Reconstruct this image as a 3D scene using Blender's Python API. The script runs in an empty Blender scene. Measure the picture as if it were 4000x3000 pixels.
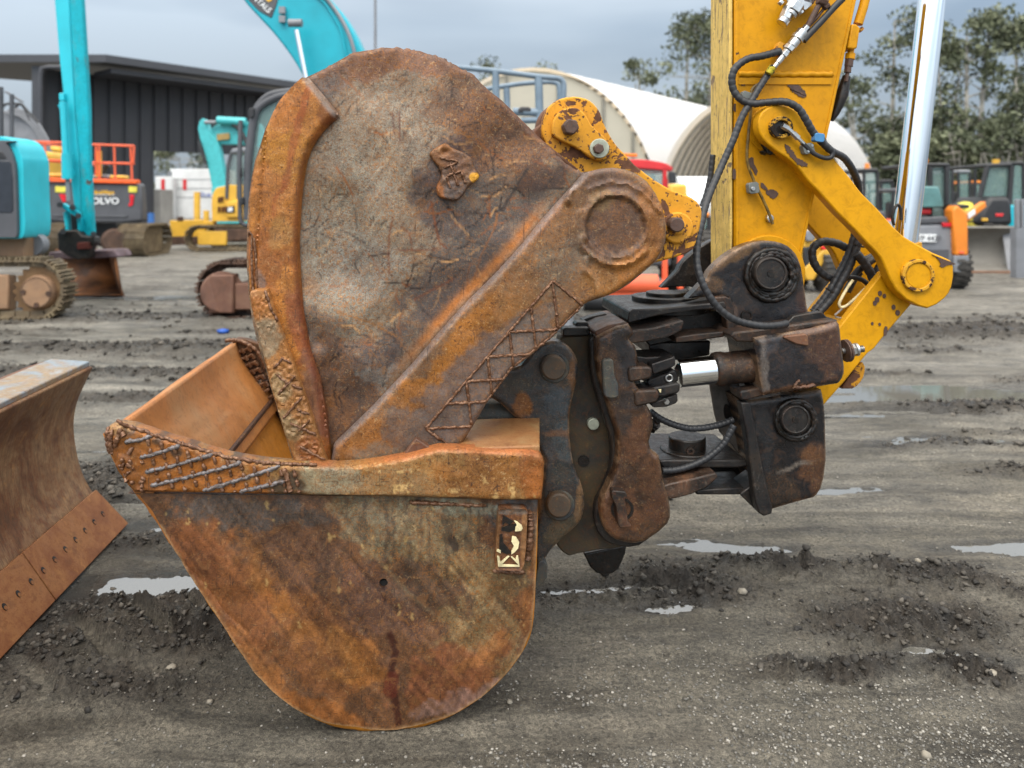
import bpy, math, random
import numpy as np
from mathutils import Vector, Matrix
from mathutils.geometry import delaunay_2d_cdt
R = math.radians
random.seed(7)
rng = np.random.default_rng(11)
sc = bpy.context.scene
col = sc.collection
# ------------------------------------------------------------------ camera
CAMH = 1.6; FPX = 3000.0; CX = 2000.0; HY = 790.0
cam_d = bpy.data.cameras.new("camera"); cam = bpy.data.objects.new("camera", cam_d); col.objects.link(cam)
cam.location = (0, 0, CAMH); cam.rotation_euler = (R(90), 0, 0)
cam_d.sensor_width = 36; cam_d.lens = 27; cam_d.shift_y = (HY-1500)/4000.0
cam_d.clip_end = 2000; cam_d.clip_start = .05
cam_d.dof.use_dof = True; cam_d.dof.focus_distance = 2.5; cam_d.dof.aperture_fstop = 2.3
sc.camera = cam
# ------------------------------------------------------------------ world, sun, exposure
SUN_EL, SUN_AZ = 52.0, 205.0     # azimuth clockwise from +Y : behind the camera, a little to the left
w = bpy.data.worlds.new("World"); sc.world = w; w.use_nodes = True
nt = w.node_tree; nt.nodes.clear()
def wn(t, **k):
    n = nt.nodes.new(t)
    for a, b in k.items(): setattr(n, a, b)
    return n
def wm(op, a, b=None, c=None):
    n = wn('ShaderNodeMath', operation=op)
    for i, v in enumerate((a, b, c)):
        if v is None: continue
        if isinstance(v, (int, float)): n.inputs[i].default_value = v
        else: nt.links.new(v, n.inputs[i])
    return n.outputs[0]
sky = wn('ShaderNodeTexSky', sky_type='NISHITA'); sky.sun_disc = False
sky.sun_elevation = R(SUN_EL); sky.sun_rotation = R(SUN_AZ); sky.air_density = 1.6; sky.dust_density = 3
tc = wn('ShaderNodeTexCoord'); sx = wn('ShaderNodeSeparateXYZ'); nt.links.new(tc.outputs['Generated'], sx.inputs[0])
zc = wm('MAXIMUM', sx.outputs[2], 0.0)
grad = wm('MULTIPLY_ADD', zc, 3.0, 0.56)                 # overcast: brightest overhead
grad = wm('MULTIPLY', grad, wm('MULTIPLY_ADD', sx.outputs[1], -0.42, 1.12))
mp = wn('ShaderNodeMapping'); mp.inputs['Scale'].default_value = (1.3, 1.3, 5.5); mp.inputs['Location'].default_value = (0.35, .2, .1)
nt.links.new(tc.outputs['Generated'], mp.inputs[0])
nz = wn('ShaderNodeTexNoise'); nz.inputs['Scale'].default_value = 1.25; nz.inputs['Detail'].default_value = 4; nz.inputs['Roughness'].default_value = .45
nt.links.new(mp.outputs[0], nz.inputs['Vector'])
cr = wn('ShaderNodeValToRGB'); nt.links.new(nz.outputs[0], cr.inputs[0])
cr.color_ramp.elements[0].position = .31; cr.color_ramp.elements[0].color = (.33, .43, .56, 1)
cr.color_ramp.elements[1].position = .58; cr.color_ramp.elements[1].color = (.64, .75, .87, 1)
nm = wn('ShaderNodeMix', data_type='RGBA'); mr_ = wn('ShaderNodeMapRange'); mr_.inputs[1].default_value = .22; mr_.inputs[2].default_value = .6; nt.links.new(zc, mr_.inputs[0]); nt.links.new(mr_.outputs[0], nm.inputs[0]); nt.links.new(cr.outputs[0], nm.inputs[6]); nm.inputs[7].default_value = (.84, .82, .78, 1)
mul = wn('ShaderNodeVectorMath', operation='SCALE'); nt.links.new(nm.outputs[2], mul.inputs[0]); nt.links.new(grad, mul.inputs['Scale'])
sk = wn('ShaderNodeVectorMath', operation='SCALE'); nt.links.new(sky.outputs[0], sk.inputs[0]); sk.inputs['Scale'].default_value = .012
ad = wn('ShaderNodeVectorMath', operation='ADD'); nt.links.new(mul.outputs[0], ad.inputs[0]); nt.links.new(sk.outputs[0], ad.inputs[1])
sc10 = wn('ShaderNodeVectorMath', operation='SCALE'); nt.links.new(ad.outputs[0], sc10.inputs[0]); sc10.inputs['Scale'].default_value = 10.0
bg = wn('ShaderNodeBackground'); bg.inputs[1].default_value = .1; nt.links.new(sc10.outputs[0], bg.inputs[0])
wo = wn('ShaderNodeOutputWorld'); nt.links.new(bg.outputs[0], wo.inputs[0])
sd = bpy.data.lights.new("sun", 'SUN'); so = bpy.data.objects.new("sun", sd); col.objects.link(so)
sd.energy = 1.5; sd.angle = R(25); sd.color = (1, .93, .84)
el, az = R(SUN_EL), R(SUN_AZ)
so.rotation_euler = Vector((math.sin(az)*math.cos(el), math.cos(az)*math.cos(el), math.sin(el))).to_track_quat('Z', 'Y').to_euler()
sc.view_settings.view_transform = 'Standard'; sc.view_settings.look = 'None'; sc.view_settings.exposure = 0.08; sc.view_settings.gamma = 1
sc.cycles.max_bounces = 5; sc.cycles.diffuse_bounces = 2; sc.cycles.glossy_bounces = 3; sc.cycles.transparent_max_bounces = 6
sc.cycles.caustics_reflective = False; sc.cycles.caustics_refractive = False
# ------------------------------------------------------------------ colours / materials
def lin(c):
    if isinstance(c, str): c = tuple(int(c[i:i+2], 16) for i in (0, 2, 4))
    o = []
    for v in c[:3]:
        v /= 255.0; o.append(v/12.92 if v <= .04045 else ((v+.055)/1.055)**2.4)
    return tuple(o)
class N:
    def __init__(s, name):
        s.m = bpy.data.materials.new(name); s.m.use_nodes = True; s.t = s.m.node_tree; s.t.nodes.clear()
        s.out = s.n('ShaderNodeOutputMaterial'); s.b = s.n('ShaderNodeBsdfPrincipled'); s.l(s.b.outputs[0], s.out.inputs[0])
        s.tc = s.n('ShaderNodeTexCoord').outputs['Object']
    def n(s, t, **k):
        n = s.t.nodes.new(t)
        for a, b in k.items(): setattr(n, a, b)
        return n
    def l(s, a, b): s.t.links.new(a, b)
    def set(s, i, v):
        if hasattr(v, 'links') or isinstance(v, bpy.types.NodeSocket): s.l(v, i)
        elif isinstance(v, tuple) and len(v) == 3 and i.type == 'RGBA': i.default_value = (*v, 1)
        else: i.default_value = v
    def noise(s, scale, detail=3, rough=.55, st=None, dist=0, loc=None):
        n = s.n('ShaderNodeTexNoise'); n.inputs['Scale'].default_value = scale; n.inputs['Detail'].default_value = detail
        n.inputs['Roughness'].default_value = rough; n.inputs['Distortion'].default_value = dist
        if st or loc:
            m = s.n('ShaderNodeMapping'); m.inputs['Scale'].default_value = st or (1, 1, 1); m.inputs['Location'].default_value = loc or (0, 0, 0)
            s.l(s.tc, m.inputs[0]); s.l(m.outputs[0], n.inputs['Vector'])
        else: s.l(s.tc, n.inputs['Vector'])
        return n.outputs[0]
    def ramp(s, f, stops):
        r = s.n('ShaderNodeValToRGB'); s.l(f, r.inputs[0]); e = r.color_ramp.elements
        while len(e) < len(stops): e.new(.5)
        for i, (p, c) in enumerate(stops):
            e[i].position = p; e[i].color = (c, c, c, 1) if isinstance(c, (int, float)) else (*c, 1)
        return r.outputs[0]
    def thr(s, f, a, b): return s.ramp(f, [(a, 0), (b, 1)])
    def math(s, op, a, b=0.0):
        n = s.n('ShaderNodeMath', operation=op); s.set(n.inputs[0], a); s.set(n.inputs[1], b); return n.outputs[0]
    def mix(s, f, a, b, mode='MIX'):
        n = s.n('ShaderNodeMix', data_type='RGBA', blend_type=mode)
        s.set(n.inputs[0], f); s.set(n.inputs[6], a); s.set(n.inputs[7], b); return n.outputs[2]
    def bump(s, h, strength=.4, dist=.004):
        n = s.n('ShaderNodeBump'); n.inputs['Strength'].default_value = strength; n.inputs['Distance'].default_value = dist
        s.l(h, n.inputs['Height']); s.l(n.outputs[0], s.b.inputs['Normal']); return n
    def edge(s, rad=.006):
        bv = s.n('ShaderNodeBevel', samples=3); bv.inputs[0].default_value = rad
        g = s.n('ShaderNodeNewGeometry'); d = s.n('ShaderNodeVectorMath', operation='DOT_PRODUCT')
        s.l(bv.outputs[0], d.inputs[0]); s.l(g.outputs['Normal'], d.inputs[1])
        return s.thr(s.math('SUBTRACT', 1.0, d.outputs['Value']), .03, .26)
    def fin(s, color, rough=.6, metal=0.0, spec=.5):
        s.set(s.b.inputs['Base Color'], color); s.set(s.b.inputs['Roughness'], rough); s.set(s.b.inputs['Metallic'], metal)
        s.b.inputs['Specular IOR Level'].default_value = spec
        return s.m
MATS = {}
def plain(name, c, rough=.6, metal=0.0, var=.12, scale=6, bump=0, spec=.5):
    if name in MATS: return MATS[name]
    s = N(name); c = lin(c) if isinstance(c, str) else c
    lo = tuple(v*(1-var*2) for v in c); hi = tuple(min(1, v*(1+var)) for v in c)
    f = s.noise(scale, 5, .6)
    if bump: s.bump(s.noise(scale*14, 3), .4, bump)
    MATS[name] = s.fin(s.ramp(f, [(.3, lo), (.65, hi)]), rough, metal, spec); return MATS[name]
def rust_attr(name, gloss=0.0):
    """colour zones stored per vertex (Col rgb, alpha = how much rust fleck), broken up by procedural flecks, pits and scratches"""
    s = N(name)
    a = s.n('ShaderNodeAttribute', attribute_name='Col'); c, al = a.outputs['Color'], a.outputs['Alpha']
    n1 = s.noise(7, 9, .66, dist=.5); n2 = s.noise(72, 6, .74, dist=2.4); n3 = s.noise(24, 7, .72, dist=1.0, loc=(3, 1, 2)); n4 = s.noise(120, 4, .75, dist=1.2); n5 = s.noise(80, 5, .7, dist=1.5, loc=(9, 2, 4))
    c = s.mix(1.0, c, s.ramp(n1, [(.30, (.62, .60, .58)), (.5, (1, 1, 1)), (.70, (1.34, 1.28, 1.22))]), 'MULTIPLY')
    c = s.mix(1.0, c, s.ramp(n4, [(.36, (.72, .70, .68)), (.5, (1, 1, 1)), (.64, (1.22, 1.2, 1.16))]), 'MULTIPLY')
    c = s.mix(s.math('MULTIPLY', s.thr(n3, .54, .60), .40 if gloss == 0 else .10), c, lin('80552c'))
    fl = s.math('MULTIPLY', s.thr(n2, .515, .55), al)
    c = s.mix(s.math('MULTIPLY', fl, .9 if gloss == 0 else .55), c, s.ramp(n1, [(.35, lin('5a3416')), (.6, lin('9a6024'))]))
    c = s.mix(s.math('MULTIPLY', s.thr(n5, .57, .61), s.math('MULTIPLY_ADD' if False else 'MULTIPLY', al, .75)), c, lin('32201a'))
    c = s.mix(s.math('MULTIPLY', s.math('SUBTRACT', 1.0, s.thr(n5, .37, .41)), s.math('MULTIPLY', al, .45)), c, lin('c6a878'))
    sc1 = s.noise(26, 4, .65, st=(9, 1, .6), loc=(1, 0, 0), dist=.3); sc2 = s.noise(26, 4, .65, st=(.7, 1, 8), loc=(5, 0, 0), dist=.3)
    c = s.mix(s.math('MULTIPLY', s.math('MAXIMUM', s.thr(sc1, .63, .655), s.thr(sc2, .645, .67)), .6), c, lin('2c211c'))
    h = s.math('ADD', s.math('MULTIPLY', n2, .8), s.math('ADD', s.math('MULTIPLY', n3, 1.0), s.math('MULTIPLY', n4, .5)))
    s.bump(h, .38, .004)
    return s.fin(c, s.ramp(n3, [(.3, .30-gloss), (.7, .60-gloss)]), .2, .5)
def rusty(name, cols, fleck=.5, rough=(.45, .8), scale=8, dist=.003, streak=None, metal=.1, edgec=None, scuff=None):
    s = N(name); n1 = s.noise(scale, 8, .65, dist=.6); n2 = s.noise(scale*12, 5, .65, dist=1.2); n3 = s.noise(scale*4, 6, .7, loc=(4, 2, 9))
    k = len(cols); c = s.ramp(n1, [(.28+.44*i/max(1, k-1), lin(x)) for i, x in enumerate(cols)])
    if streak:
        c = s.mix(s.math('MULTIPLY', s.thr(s.noise(14, 5, .65, st=streak[0]), .48, .62), streak[2]), c, lin(streak[1]))
    c = s.mix(s.math('MULTIPLY', s.thr(n2, .52, .6), fleck), c, lin('6b3716'))
    c = s.mix(s.math('MULTIPLY', s.thr(n3, .58, .68), fleck*.7), c, lin('b98a55'))
    if scuff: c = s.mix(s.math('MULTIPLY', s.math('MULTIPLY', s.thr(s.noise(48, 6, .8, dist=2.0), .575, .62), s.thr(s.noise(5, 3, .6, loc=(3,3,3)), .42, .62)), scuff[1]), c, lin(scuff[0]))
    if edgec: c = s.mix(s.math('MULTIPLY', s.math('MULTIPLY', s.edge(), s.thr(s.noise(14, 4, .7), .40, .62)), .7), c, lin(edgec))
    s.bump(s.math('ADD', s.math('MULTIPLY', n2, .5), n3), .5, dist)
    return s.fin(c, s.ramp(n3, [(.3, rough[0]), (.7, rough[1])]), metal, .45)
def paint(name, base, under='3d2a20', chips=.66, chipscale=14, rough=.48, edgec=None, dirt=None, scuff=None):
    s = N(name); b = lin(base)
    n1 = s.noise(3.5, 4, .5); c = s.ramp(n1, [(.3, tuple(v*.84 for v in b)), (.7, tuple(min(1, v*1.07) for v in b))])
    c = s.mix(1, c, s.ramp(s.noise(26, 7, .72, dist=.6), [(.34, (.80, .78, .74)), (.5, (1, 1, 1)), (.68, (1.06, 1.06, 1.1))]), 'MULTIPLY'); c = s.mix(s.math('MULTIPLY', s.thr(s.noise(9, 6, .7, st=(1, 1, .25), loc=(2, 2, 2)), .56, .72), .35), c, lin('8a6420'))
    if dirt: c = s.mix(s.math('MULTIPLY', s.thr(s.noise(7, 7, .7, dist=.5), .5, .75), dirt[1]), c, lin(dirt[0]))
    n2 = s.noise(chipscale, 6, .62, dist=.5); m = s.thr(n2, chips, chips+.012)
    n3 = s.noise(chipscale*5, 4, .6, loc=(5, 5, 5)); m = s.math('MAXIMUM', m, s.thr(n3, chips+.05, chips+.06))
    if edgec is not None:
        e = s.edge(.007); m = s.math('MAXIMUM', m, s.math('MULTIPLY', e, s.thr(s.noise(30, 4, .6), edgec, edgec+.06)))
    if scuff: m = s.math('MAXIMUM', m, s.math('MULTIPLY', s.thr(s.noise(20, 5, .7, st=scuff[0]), scuff[1], scuff[1]+.05), .85))
    c = s.mix(m, c, s.ramp(s.noise(40, 4), [(.35, lin(under)), (.7, tuple(v*1.9 for v in lin(under)))]))
    s.bump(s.math('ADD', s.math('MULTIPLY', m, -1.0), s.math('MULTIPLY', s.noise(160, 2), .12)), .5, .0016)
    return s.fin(c, s.math('MULTIPLY_ADD' if False else 'ADD', s.math('MULTIPLY', m, .3), rough), 0.0, .22)
def glass(name, c='4a6a68', rough=.08):
    s = N(name); return s.fin(lin(c), rough, .0, .9)
def alpha_glass(name, c='8fb8b0', a=.45):
    s = N(name); tr = s.n('ShaderNodeBsdfTransparent'); mx = s.n('ShaderNodeMixShader'); mx.inputs[0].default_value = a
    s.l(tr.outputs[0], mx.inputs[1]); s.l(s.b.outputs[0], mx.inputs[2]); s.l(mx.outputs[0], s.out.inputs[0])
    return s.fin(lin(c), .08, 0, .8)
# ------------------------------------------------------------------ objects
def tag(o, label=None, cat=None, group=None, kind=None):
    if label: o['label'] = label
    if cat: o['category'] = cat
    if group: o['group'] = group
    if kind: o['kind'] = kind
    return o
def thing(name, loc, label, cat, group=None):
    o = bpy.data.objects.new(name, None); o.empty_display_size = .2; o.location = loc; col.objects.link(o)
    return tag(o, label, cat, group)
def root_loc(p):
    v = Vector((0, 0, 0))
    while p is not None: v += Vector(p.location); p = p.parent
    return v
def mobj(name, vs, fs, mat, parent=None, smooth=None, bevel=0, segs=2):
    """one mesh object from WORLD coordinates"""
    off = root_loc(parent); me = bpy.data.meshes.new(name)
    v = np.asarray(vs, dtype=np.float64).reshape(-1, 3) - np.array(off)
    me.from_pydata(v.tolist(), [], [list(map(int, f)) for f in fs]); me.validate(); 
    mats = mat if isinstance(mat, list) else [mat]
    for m in mats: me.materials.append(m)
    o = bpy.data.objects.new(name, me); col.objects.link(o)
    if parent is not None: o.parent = parent
    if smooth is not None:
        me.polygons.foreach_set('use_smooth', [True]*len(me.polygons))
        me.set_sharp_from_angle(angle=R(smooth))
    if bevel:
        b = o.modifiers.new('bevel', 'BEVEL'); b.width = bevel; b.segments = segs; b.limit_method = 'ANGLE'; b.angle_limit = R(40); b.harden_normals = False
        me.polygons.foreach_set('use_smooth', [True]*len(me.polygons))
        me.set_sharp_from_angle(angle=R(45)) if smooth is None else None
        b.use_clamp_overlap = True
    return o
class MB:
    """collects shapes in world coordinates, linked as ONE mesh object"""
    def __init__(s): s.v = []; s.f = []; s.mi = []; s.cur = 0
    def add(s, vs, fs):
        n = len(s.v); s.v += [tuple(v) for v in vs]; s.f += [[i+n for i in f] for f in fs]; s.mi += [s.cur]*len(fs); return s
    def box(s, a, b, m=None):
        (x0, y0, z0), (x1, y1, z1) = a, b
        vs = [(x0,y0,z0),(x1,y0,z0),(x1,y1,z0),(x0,y1,z0),(x0,y0,z1),(x1,y0,z1),(x1,y1,z1),(x0,y1,z1)]
        if m is not None: vs = [m @ Vector(v) for v in vs]
        return s.add(vs, [(0,3,2,1),(4,5,6,7),(0,1,5,4),(1,2,6,5),(2,3,7,6),(3,0,4,7)])
    def cbox(s, c, sz, rot=None):
        h = Vector(sz)/2; m = Matrix.Translation(c) @ (rot.to_4x4() if rot is not None else Matrix.Identity(4))
        return s.box(tuple(-h), tuple(h), m)
    def prism(s, poly, ext):
        n = len(poly); ext = Vector(ext); a = [Vector(p) for p in poly]
        s.add(a+[p+ext for p in a], [list(range(n)), list(range(2*n-1, n-1, -1))]+[[i, i+n, (i+1) % n+n, (i+1) % n] for i in range(n)])
        return s
    def bar(s, p, q, r, n=8, r2=None):
        return s.tube([p, q], r, n, [r, r if r2 is None else r2])
    def tube(s, pts, r, n=8, rad=None, cap=True):
        P = [Vector(p) for p in pts]; k = len(P); vs = []; up = None
        for i, p in enumerate(P):
            t = (P[min(i+1, k-1)]-P[max(i-1, 0)]);
            if t.length < 1e-9: t = Vector((0, 0, 1))
            t.normalize()
            if up is None:
                up = Vector((0, 0, 1)) if abs(t.z) < .9 else Vector((1, 0, 0))
            u = up - t*up.dot(t)
            if u.length < 1e-6: u = t.orthogonal()
            u.normalize(); up = u; v = t.cross(u); rr = rad[i] if rad is not None else r
            for j in range(n):
                a = 2*math.pi*j/n; vs.append(p+(u*math.cos(a)+v*math.sin(a))*rr)
        fs = [[i*n+j, i*n+(j+1) % n, (i+1)*n+(j+1) % n, (i+1)*n+j] for i in range(k-1) for j in range(n)]
        if cap: fs += [list(range(n-1, -1, -1)), list(range((k-1)*n, k*n))]
        return s.add(vs, fs)
    def build(s, name, mat, parent=None, smooth=35, bevel=0, **k):
        o = mobj(name, s.v, s.f, mat, parent, smooth, bevel, **k)
        if isinstance(mat, list) and len(s.mi) == len(o.data.polygons): o.data.polygons.foreach_set('material_index', s.mi)
        return o
def crv(pts, n=8, closed=False):
    """Catmull-Rom through the points"""
    P = [tuple(p) for p in pts]; d = len(P[0]); k = len(P); out = []
    rngi = range(k if closed else k-1)
    for i in rngi:
        if closed: p0, p1, p2, p3 = P[(i-1) % k], P[i], P[(i+1) % k], P[(i+2) % k]
        else: p0, p1, p2, p3 = P[max(i-1, 0)], P[i], P[i+1], P[min(i+2, k-1)]
        for j in range(n):
            t = j/n; out.append(tuple(.5*((2*p1[a])+(-p0[a]+p2[a])*t+(2*p0[a]-5*p1[a]+4*p2[a]-p3[a])*t*t+(-p0[a]+3*p1[a]-3*p2[a]+p3[a])*t**3) for a in range(d)))
    if not closed: out.append(P[-1])
    return out
def F(px, py, d): return Vector(((px-CX)/FPX*d, d, CAMH+(HY-py)/FPX*d))
ANG = R(6.0); NV = Vector((-math.sin(ANG), math.cos(ANG), 0)); UV = Vector((math.cos(ANG), math.sin(ANG), 0))
Q0 = Vector(((1500-CX)/FPX*2.29, 2.29, 0)); Q0N = Q0.dot(NV)
def M(px, py, off=0.0):
    """the point of the machine's own upright plane (turned 6 degrees), 'off' metres behind the near bucket side"""
    d = Vector(((px-CX)/FPX, 1, (HY-py)/FPX)); t = (Q0N+off)/d.dot(NV); return Vector((0, 0, CAMH))+d*t
def Cr(x0, y0, s, pts): return [(x0+p[0]*s, y0+p[1]*s) for p in pts]
def OV(pts): return Cr(0, 0, 1.808, pts)
def ring(cx, cy, r, n=24, a0=0, a1=360, ry=None):
    full = abs(a1-a0) >= 360
    return [(cx+r*math.cos(R(a0+(a1-a0)*i/(n if full else n-1))), cy+(ry or r)*math.sin(R(a0+(a1-a0)*i/(n if full else n-1)))) for i in range(n)]
def plate(name, pts, off, th, mat, parent, bevel=.004, shift=0.0, **k):
    mb = MB(); mb.prism([M(x, y, off)+NV*shift for x, y in pts], NV*th); return mb.build(name, mat, parent, bevel=bevel, **k)
def disc(mb, cx, cy, r, off, th, n=28):
    mb.prism([M(x, y, off) for x, y in ring(cx, cy, r, n)], NV*th); return mb
# ------------------------------------------------------------------ numpy noise
def vnoise(x, y, seed=0):
    xi = np.floor(x).astype(np.int64); yi = np.floor(y).astype(np.int64); fx = x-xi; fy = y-yi
    def h(a, b):
        n = (a*374761393+b*668265263+seed*2147483647+144665) & 0xffffffff
        n = ((n ^ (n >> 13))*1274126177) & 0xffffffff; n = (n ^ (n >> 16)) & 0xffffffff
        return n/4294967295.0
    ux = fx*fx*fx*(fx*(fx*6-15)+10); uy = fy*fy*fy*(fy*(fy*6-15)+10)
    a = h(xi, yi); b = h(xi+1, yi); c = h(xi, yi+1); d = h(xi+1, yi+1)
    return (a*(1-ux)+b*ux)*(1-uy)+(c*(1-ux)+d*ux)*uy
def fbm(x, y, oct=4, seed=0, g=.5):
    s = 0; a = 1; t = 0
    for i in range(oct):
        s = s+a*vnoise(x*2**i, y*2**i, seed+i*17); t += a; a *= g
    return s/t
def poly_in(px, py, poly):
    ins = np.zeros(px.shape, bool); n = len(poly); j = n-1
    for i in range(n):
        xi, yi = poly[i]; xj, yj = poly[j]
        c = ((yi > py) != (yj > py)) & (px < (xj-xi)*(py-yi)/((yj-yi) or 1e-9)+xi); ins ^= c; j = i
    return ins
def seg_d(px, py, pts):
    best = np.full(px.shape, 1e9)
    for (x0, y0), (x1, y1) in zip(pts[:-1], pts[1:]):
        dx, dy = x1-x0, y1-y0; t = np.clip(((px-x0)*dx+(py-y0)*dy)/(dx*dx+dy*dy+1e-9), 0, 1)
        best = np.minimum(best, np.hypot(px-x0-t*dx, py-y0-t*dy))
    return best
def relief(name, outline, off, th, mat, parent, step, hfun, cfun, holes=()):
    """a steel plate whose near face is a fine mesh with dents, ridges and colour zones; walls give it its thickness"""
    out = []
    for i, p in enumerate(outline):
        q = outline[(i+1) % len(outline)]; L = math.hypot(q[0]-p[0], q[1]-p[1]); k = max(1, int(L/step))
        for j in range(k): out.append((p[0]+(q[0]-p[0])*j/k, p[1]+(q[1]-p[1])*j/k))
    o = np.array(out); x0, y0 = o.min(0); x1, y1 = o.max(0)
    gx, gy = np.meshgrid(np.arange(x0, x1, step), np.arange(y0, y1, step)); gx = gx+((np.arange(gx.shape[0]) % 2)*step*.5)[:, None]
    gx = gx.ravel(); gy = gy.ravel(); g = np.random.default_rng(5); gx = gx+g.uniform(-.15, .15, gx.size)*step; gy = gy+g.uniform(-.15, .15, gy.size)*step
    ok = poly_in(gx, gy, out) & (seg_d(gx, gy, out+[out[0]]) > step*.45)
    for hx, hy, hr in holes: ok &= np.hypot(gx-hx, gy-hy) > hr+step*.3
    pts = list(out)
    for hx, hy, hr in holes: pts += ring(hx, hy, hr, 20)
    pts += list(zip(gx[ok].tolist(), gy[ok].tolist()))
    r = delaunay_2d_cdt([Vector(p) for p in pts], [], [list(range(len(out)))], 1, 1e-4)
    V = np.array([tuple(v) for v in r[0]]); T = [list(t) for t in r[2]]
    if holes:
        T = [t for t in T if all(np.hypot(V[t, 0].mean()-hx, V[t, 1].mean()-hy) > hr*.95 for hx, hy, hr in holes)]
    h = hfun(V[:, 0], V[:, 1]); c = cfun(V[:, 0], V[:, 1])
    n = len(V)
    d = np.stack([(V[:, 0]-CX)/FPX, np.ones(n), (HY-V[:, 1])/FPX], 1); nn = np.array(NV); t = (Q0N+off)/(d@nn)
    W = d*t[:, None]+np.array([0, 0, CAMH]); W = W-nn[None]*h[:, None]
    ec = {}
    for tr in T:
        for a, b in ((tr[0], tr[1]), (tr[1], tr[2]), (tr[2], tr[0])): ec[(a, b)] = 1
    bd = [(a, b) for (a, b) in ec if (b, a) not in ec]
    bi = {}; BV = []
    for a, b in bd:
        for q in (a, b):
            if q not in bi: bi[q] = n+len(BV); BV.append(W[q]+nn*th)
    faces = T+[[b, a, bi[a], bi[b]] for a, b in bd]
    allv = np.vstack([W, np.array(BV)]); me_c = np.vstack([c, c[list(bi.keys())]*np.array([.8, .8, .8, 1])])
    ob = mobj(name, allv, faces, mat, parent, smooth=38)
    if len(ob.data.vertices) == len(me_c):
        at = ob.data.color_attributes.new('Col', 'FLOAT_COLOR', 'POINT'); at.data.foreach_set('color', me_c.astype(np.float32).ravel())
    return ob
def zones(base, blobs, warp=60, seed=1, soft=1.0):
    """blobs: (x, y, rx, ry, angle, colour, fleck, strength) in drawing units, edges roughened by noise"""
    def f(x, y):
        wx = x+(fbm(x/140, y/140, 4, seed)-.5)*2*warp; wy = y+(fbm(x/140+31, y/140+7, 4, seed+3)-.5)*2*warp
        c = np.zeros((len(x), 4)); c[:, :3] = np.array(lin(base[0])); c[:, 3] = base[1]
        for i, (bx, by, rx, ry, an, cc, fl, st) in enumerate(blobs):
            ca, sa = math.cos(R(an)), math.sin(R(an)); u = (wx-bx)*ca+(wy-by)*sa; v = -(wx-bx)*sa+(wy-by)*ca
            q = np.sqrt((u/rx)**2+(v/ry)**2)+(fbm(x/60, y/60, 5, seed+11+i, .62)-.5)*1.1
            k = np.clip((1.05-q)/(.30*soft), 0, 1); k = (k*k*(3-2*k)*st)[:, None]
            c = c*(1-k)+np.array([*lin(cc), fl])*k
        return c
    return f
def bead(mb, pts, r=.006, off=0.0, px_step=5, seed=0, n=6, hf=None):
    """a lumpy run of weld"""
    d = []; rr = random.Random(seed+int(pts[0][0]*7+pts[0][1]))
    for (x0, y0), (x1, y1) in zip(pts[:-1], pts[1:]):
        k = max(1, int(math.hypot(x1-x0, y1-y0)/px_step))
        for j in range(k): wb_ = 1.6*math.sin((x0+y0)*.37+j*.9)+1.1*math.sin(j*2.3+y1); d.append((x0+(x1-x0)*j/k+rr.uniform(-1.2, 1.2), y0+(y1-y0)*j/k+rr.uniform(-1.2, 1.2)+wb_*.8))
    d.append(pts[-1]); k = len(d)
    P_ = [M(x, y, off) for x, y in d]
    if hf is not None:
        a_ = np.array(d, dtype=float); hv = hf(a_[:, 0], a_[:, 1]); P_ = [p-NV*float(v) for p, v in zip(P_, hv)]
    mb.tube(P_, r, n, [r*(.66+.52*rr.random())*(.5 if i in (0, k-1) else 1) for i in range(k)])
def rplate(name, outline, off, th, parent, zf, step=9, mat=None, rnd=.007, rw=11, lump=.004, label=None):
    pr = outline+[outline[0]]
    hf = lambda x, y: -rnd*(1-np.clip(seg_d(x, y, pr)/rw, 0, 1))**2+(fbm(x/90, y/90, 3, 51)-.5)*lump+(fbm(x/16, y/16, 2, 52)-.5)*.0014
    def cf(x, y):
        c = zf(x, y); d = seg_d(x, y, pr); k = (np.clip((9-d)/7, 0, 1)*np.clip((fbm(x/30, y/30, 3, 55)-.42)/.1, 0, 1)*.75)[:, None]; return c*(1-k)+np.array([*lin('7d6650'), .4])*k
    return relief(name, outline, off, th, mat or m_rustb, parent, step, hf, cf)
def hose(pts, off, r, name, mat, parent, wrap=.022, depth=.15, n=12, offs=None):
    """pts in drawing units; wrapped hose: radius steps down once per turn of the wrap"""
    W = [M(p[0], p[1], (p[2] if len(p) > 2 else off)) for p in pts]; C = [Vector(p) for p in crv([tuple(p) for p in W], 12)]
    L = [0]
    for a, b in zip(C[:-1], C[1:]): L.append(L[-1]+(b-a).length)
    tot = L[-1]; st = wrap/5 if wrap else .02; k = max(4, int(tot/st)); P = []; rad = []; i = 0
    for j in range(k+1):
        s = tot*j/k
        while i < len(L)-2 and L[i+1] < s: i += 1
        f = (s-L[i])/max(1e-9, L[i+1]-L[i]); P.append(C[i].lerp(C[i+1], min(1, f)))
        ph = (s/wrap) % 1.0 if wrap else .5
        rad.append(r*(1-depth if wrap and ph < .19 else 1-.05*ph))
    mb = MB(); mb.tube(P, r, n, rad); return mb.build(name, mat, parent, smooth=50)
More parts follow.
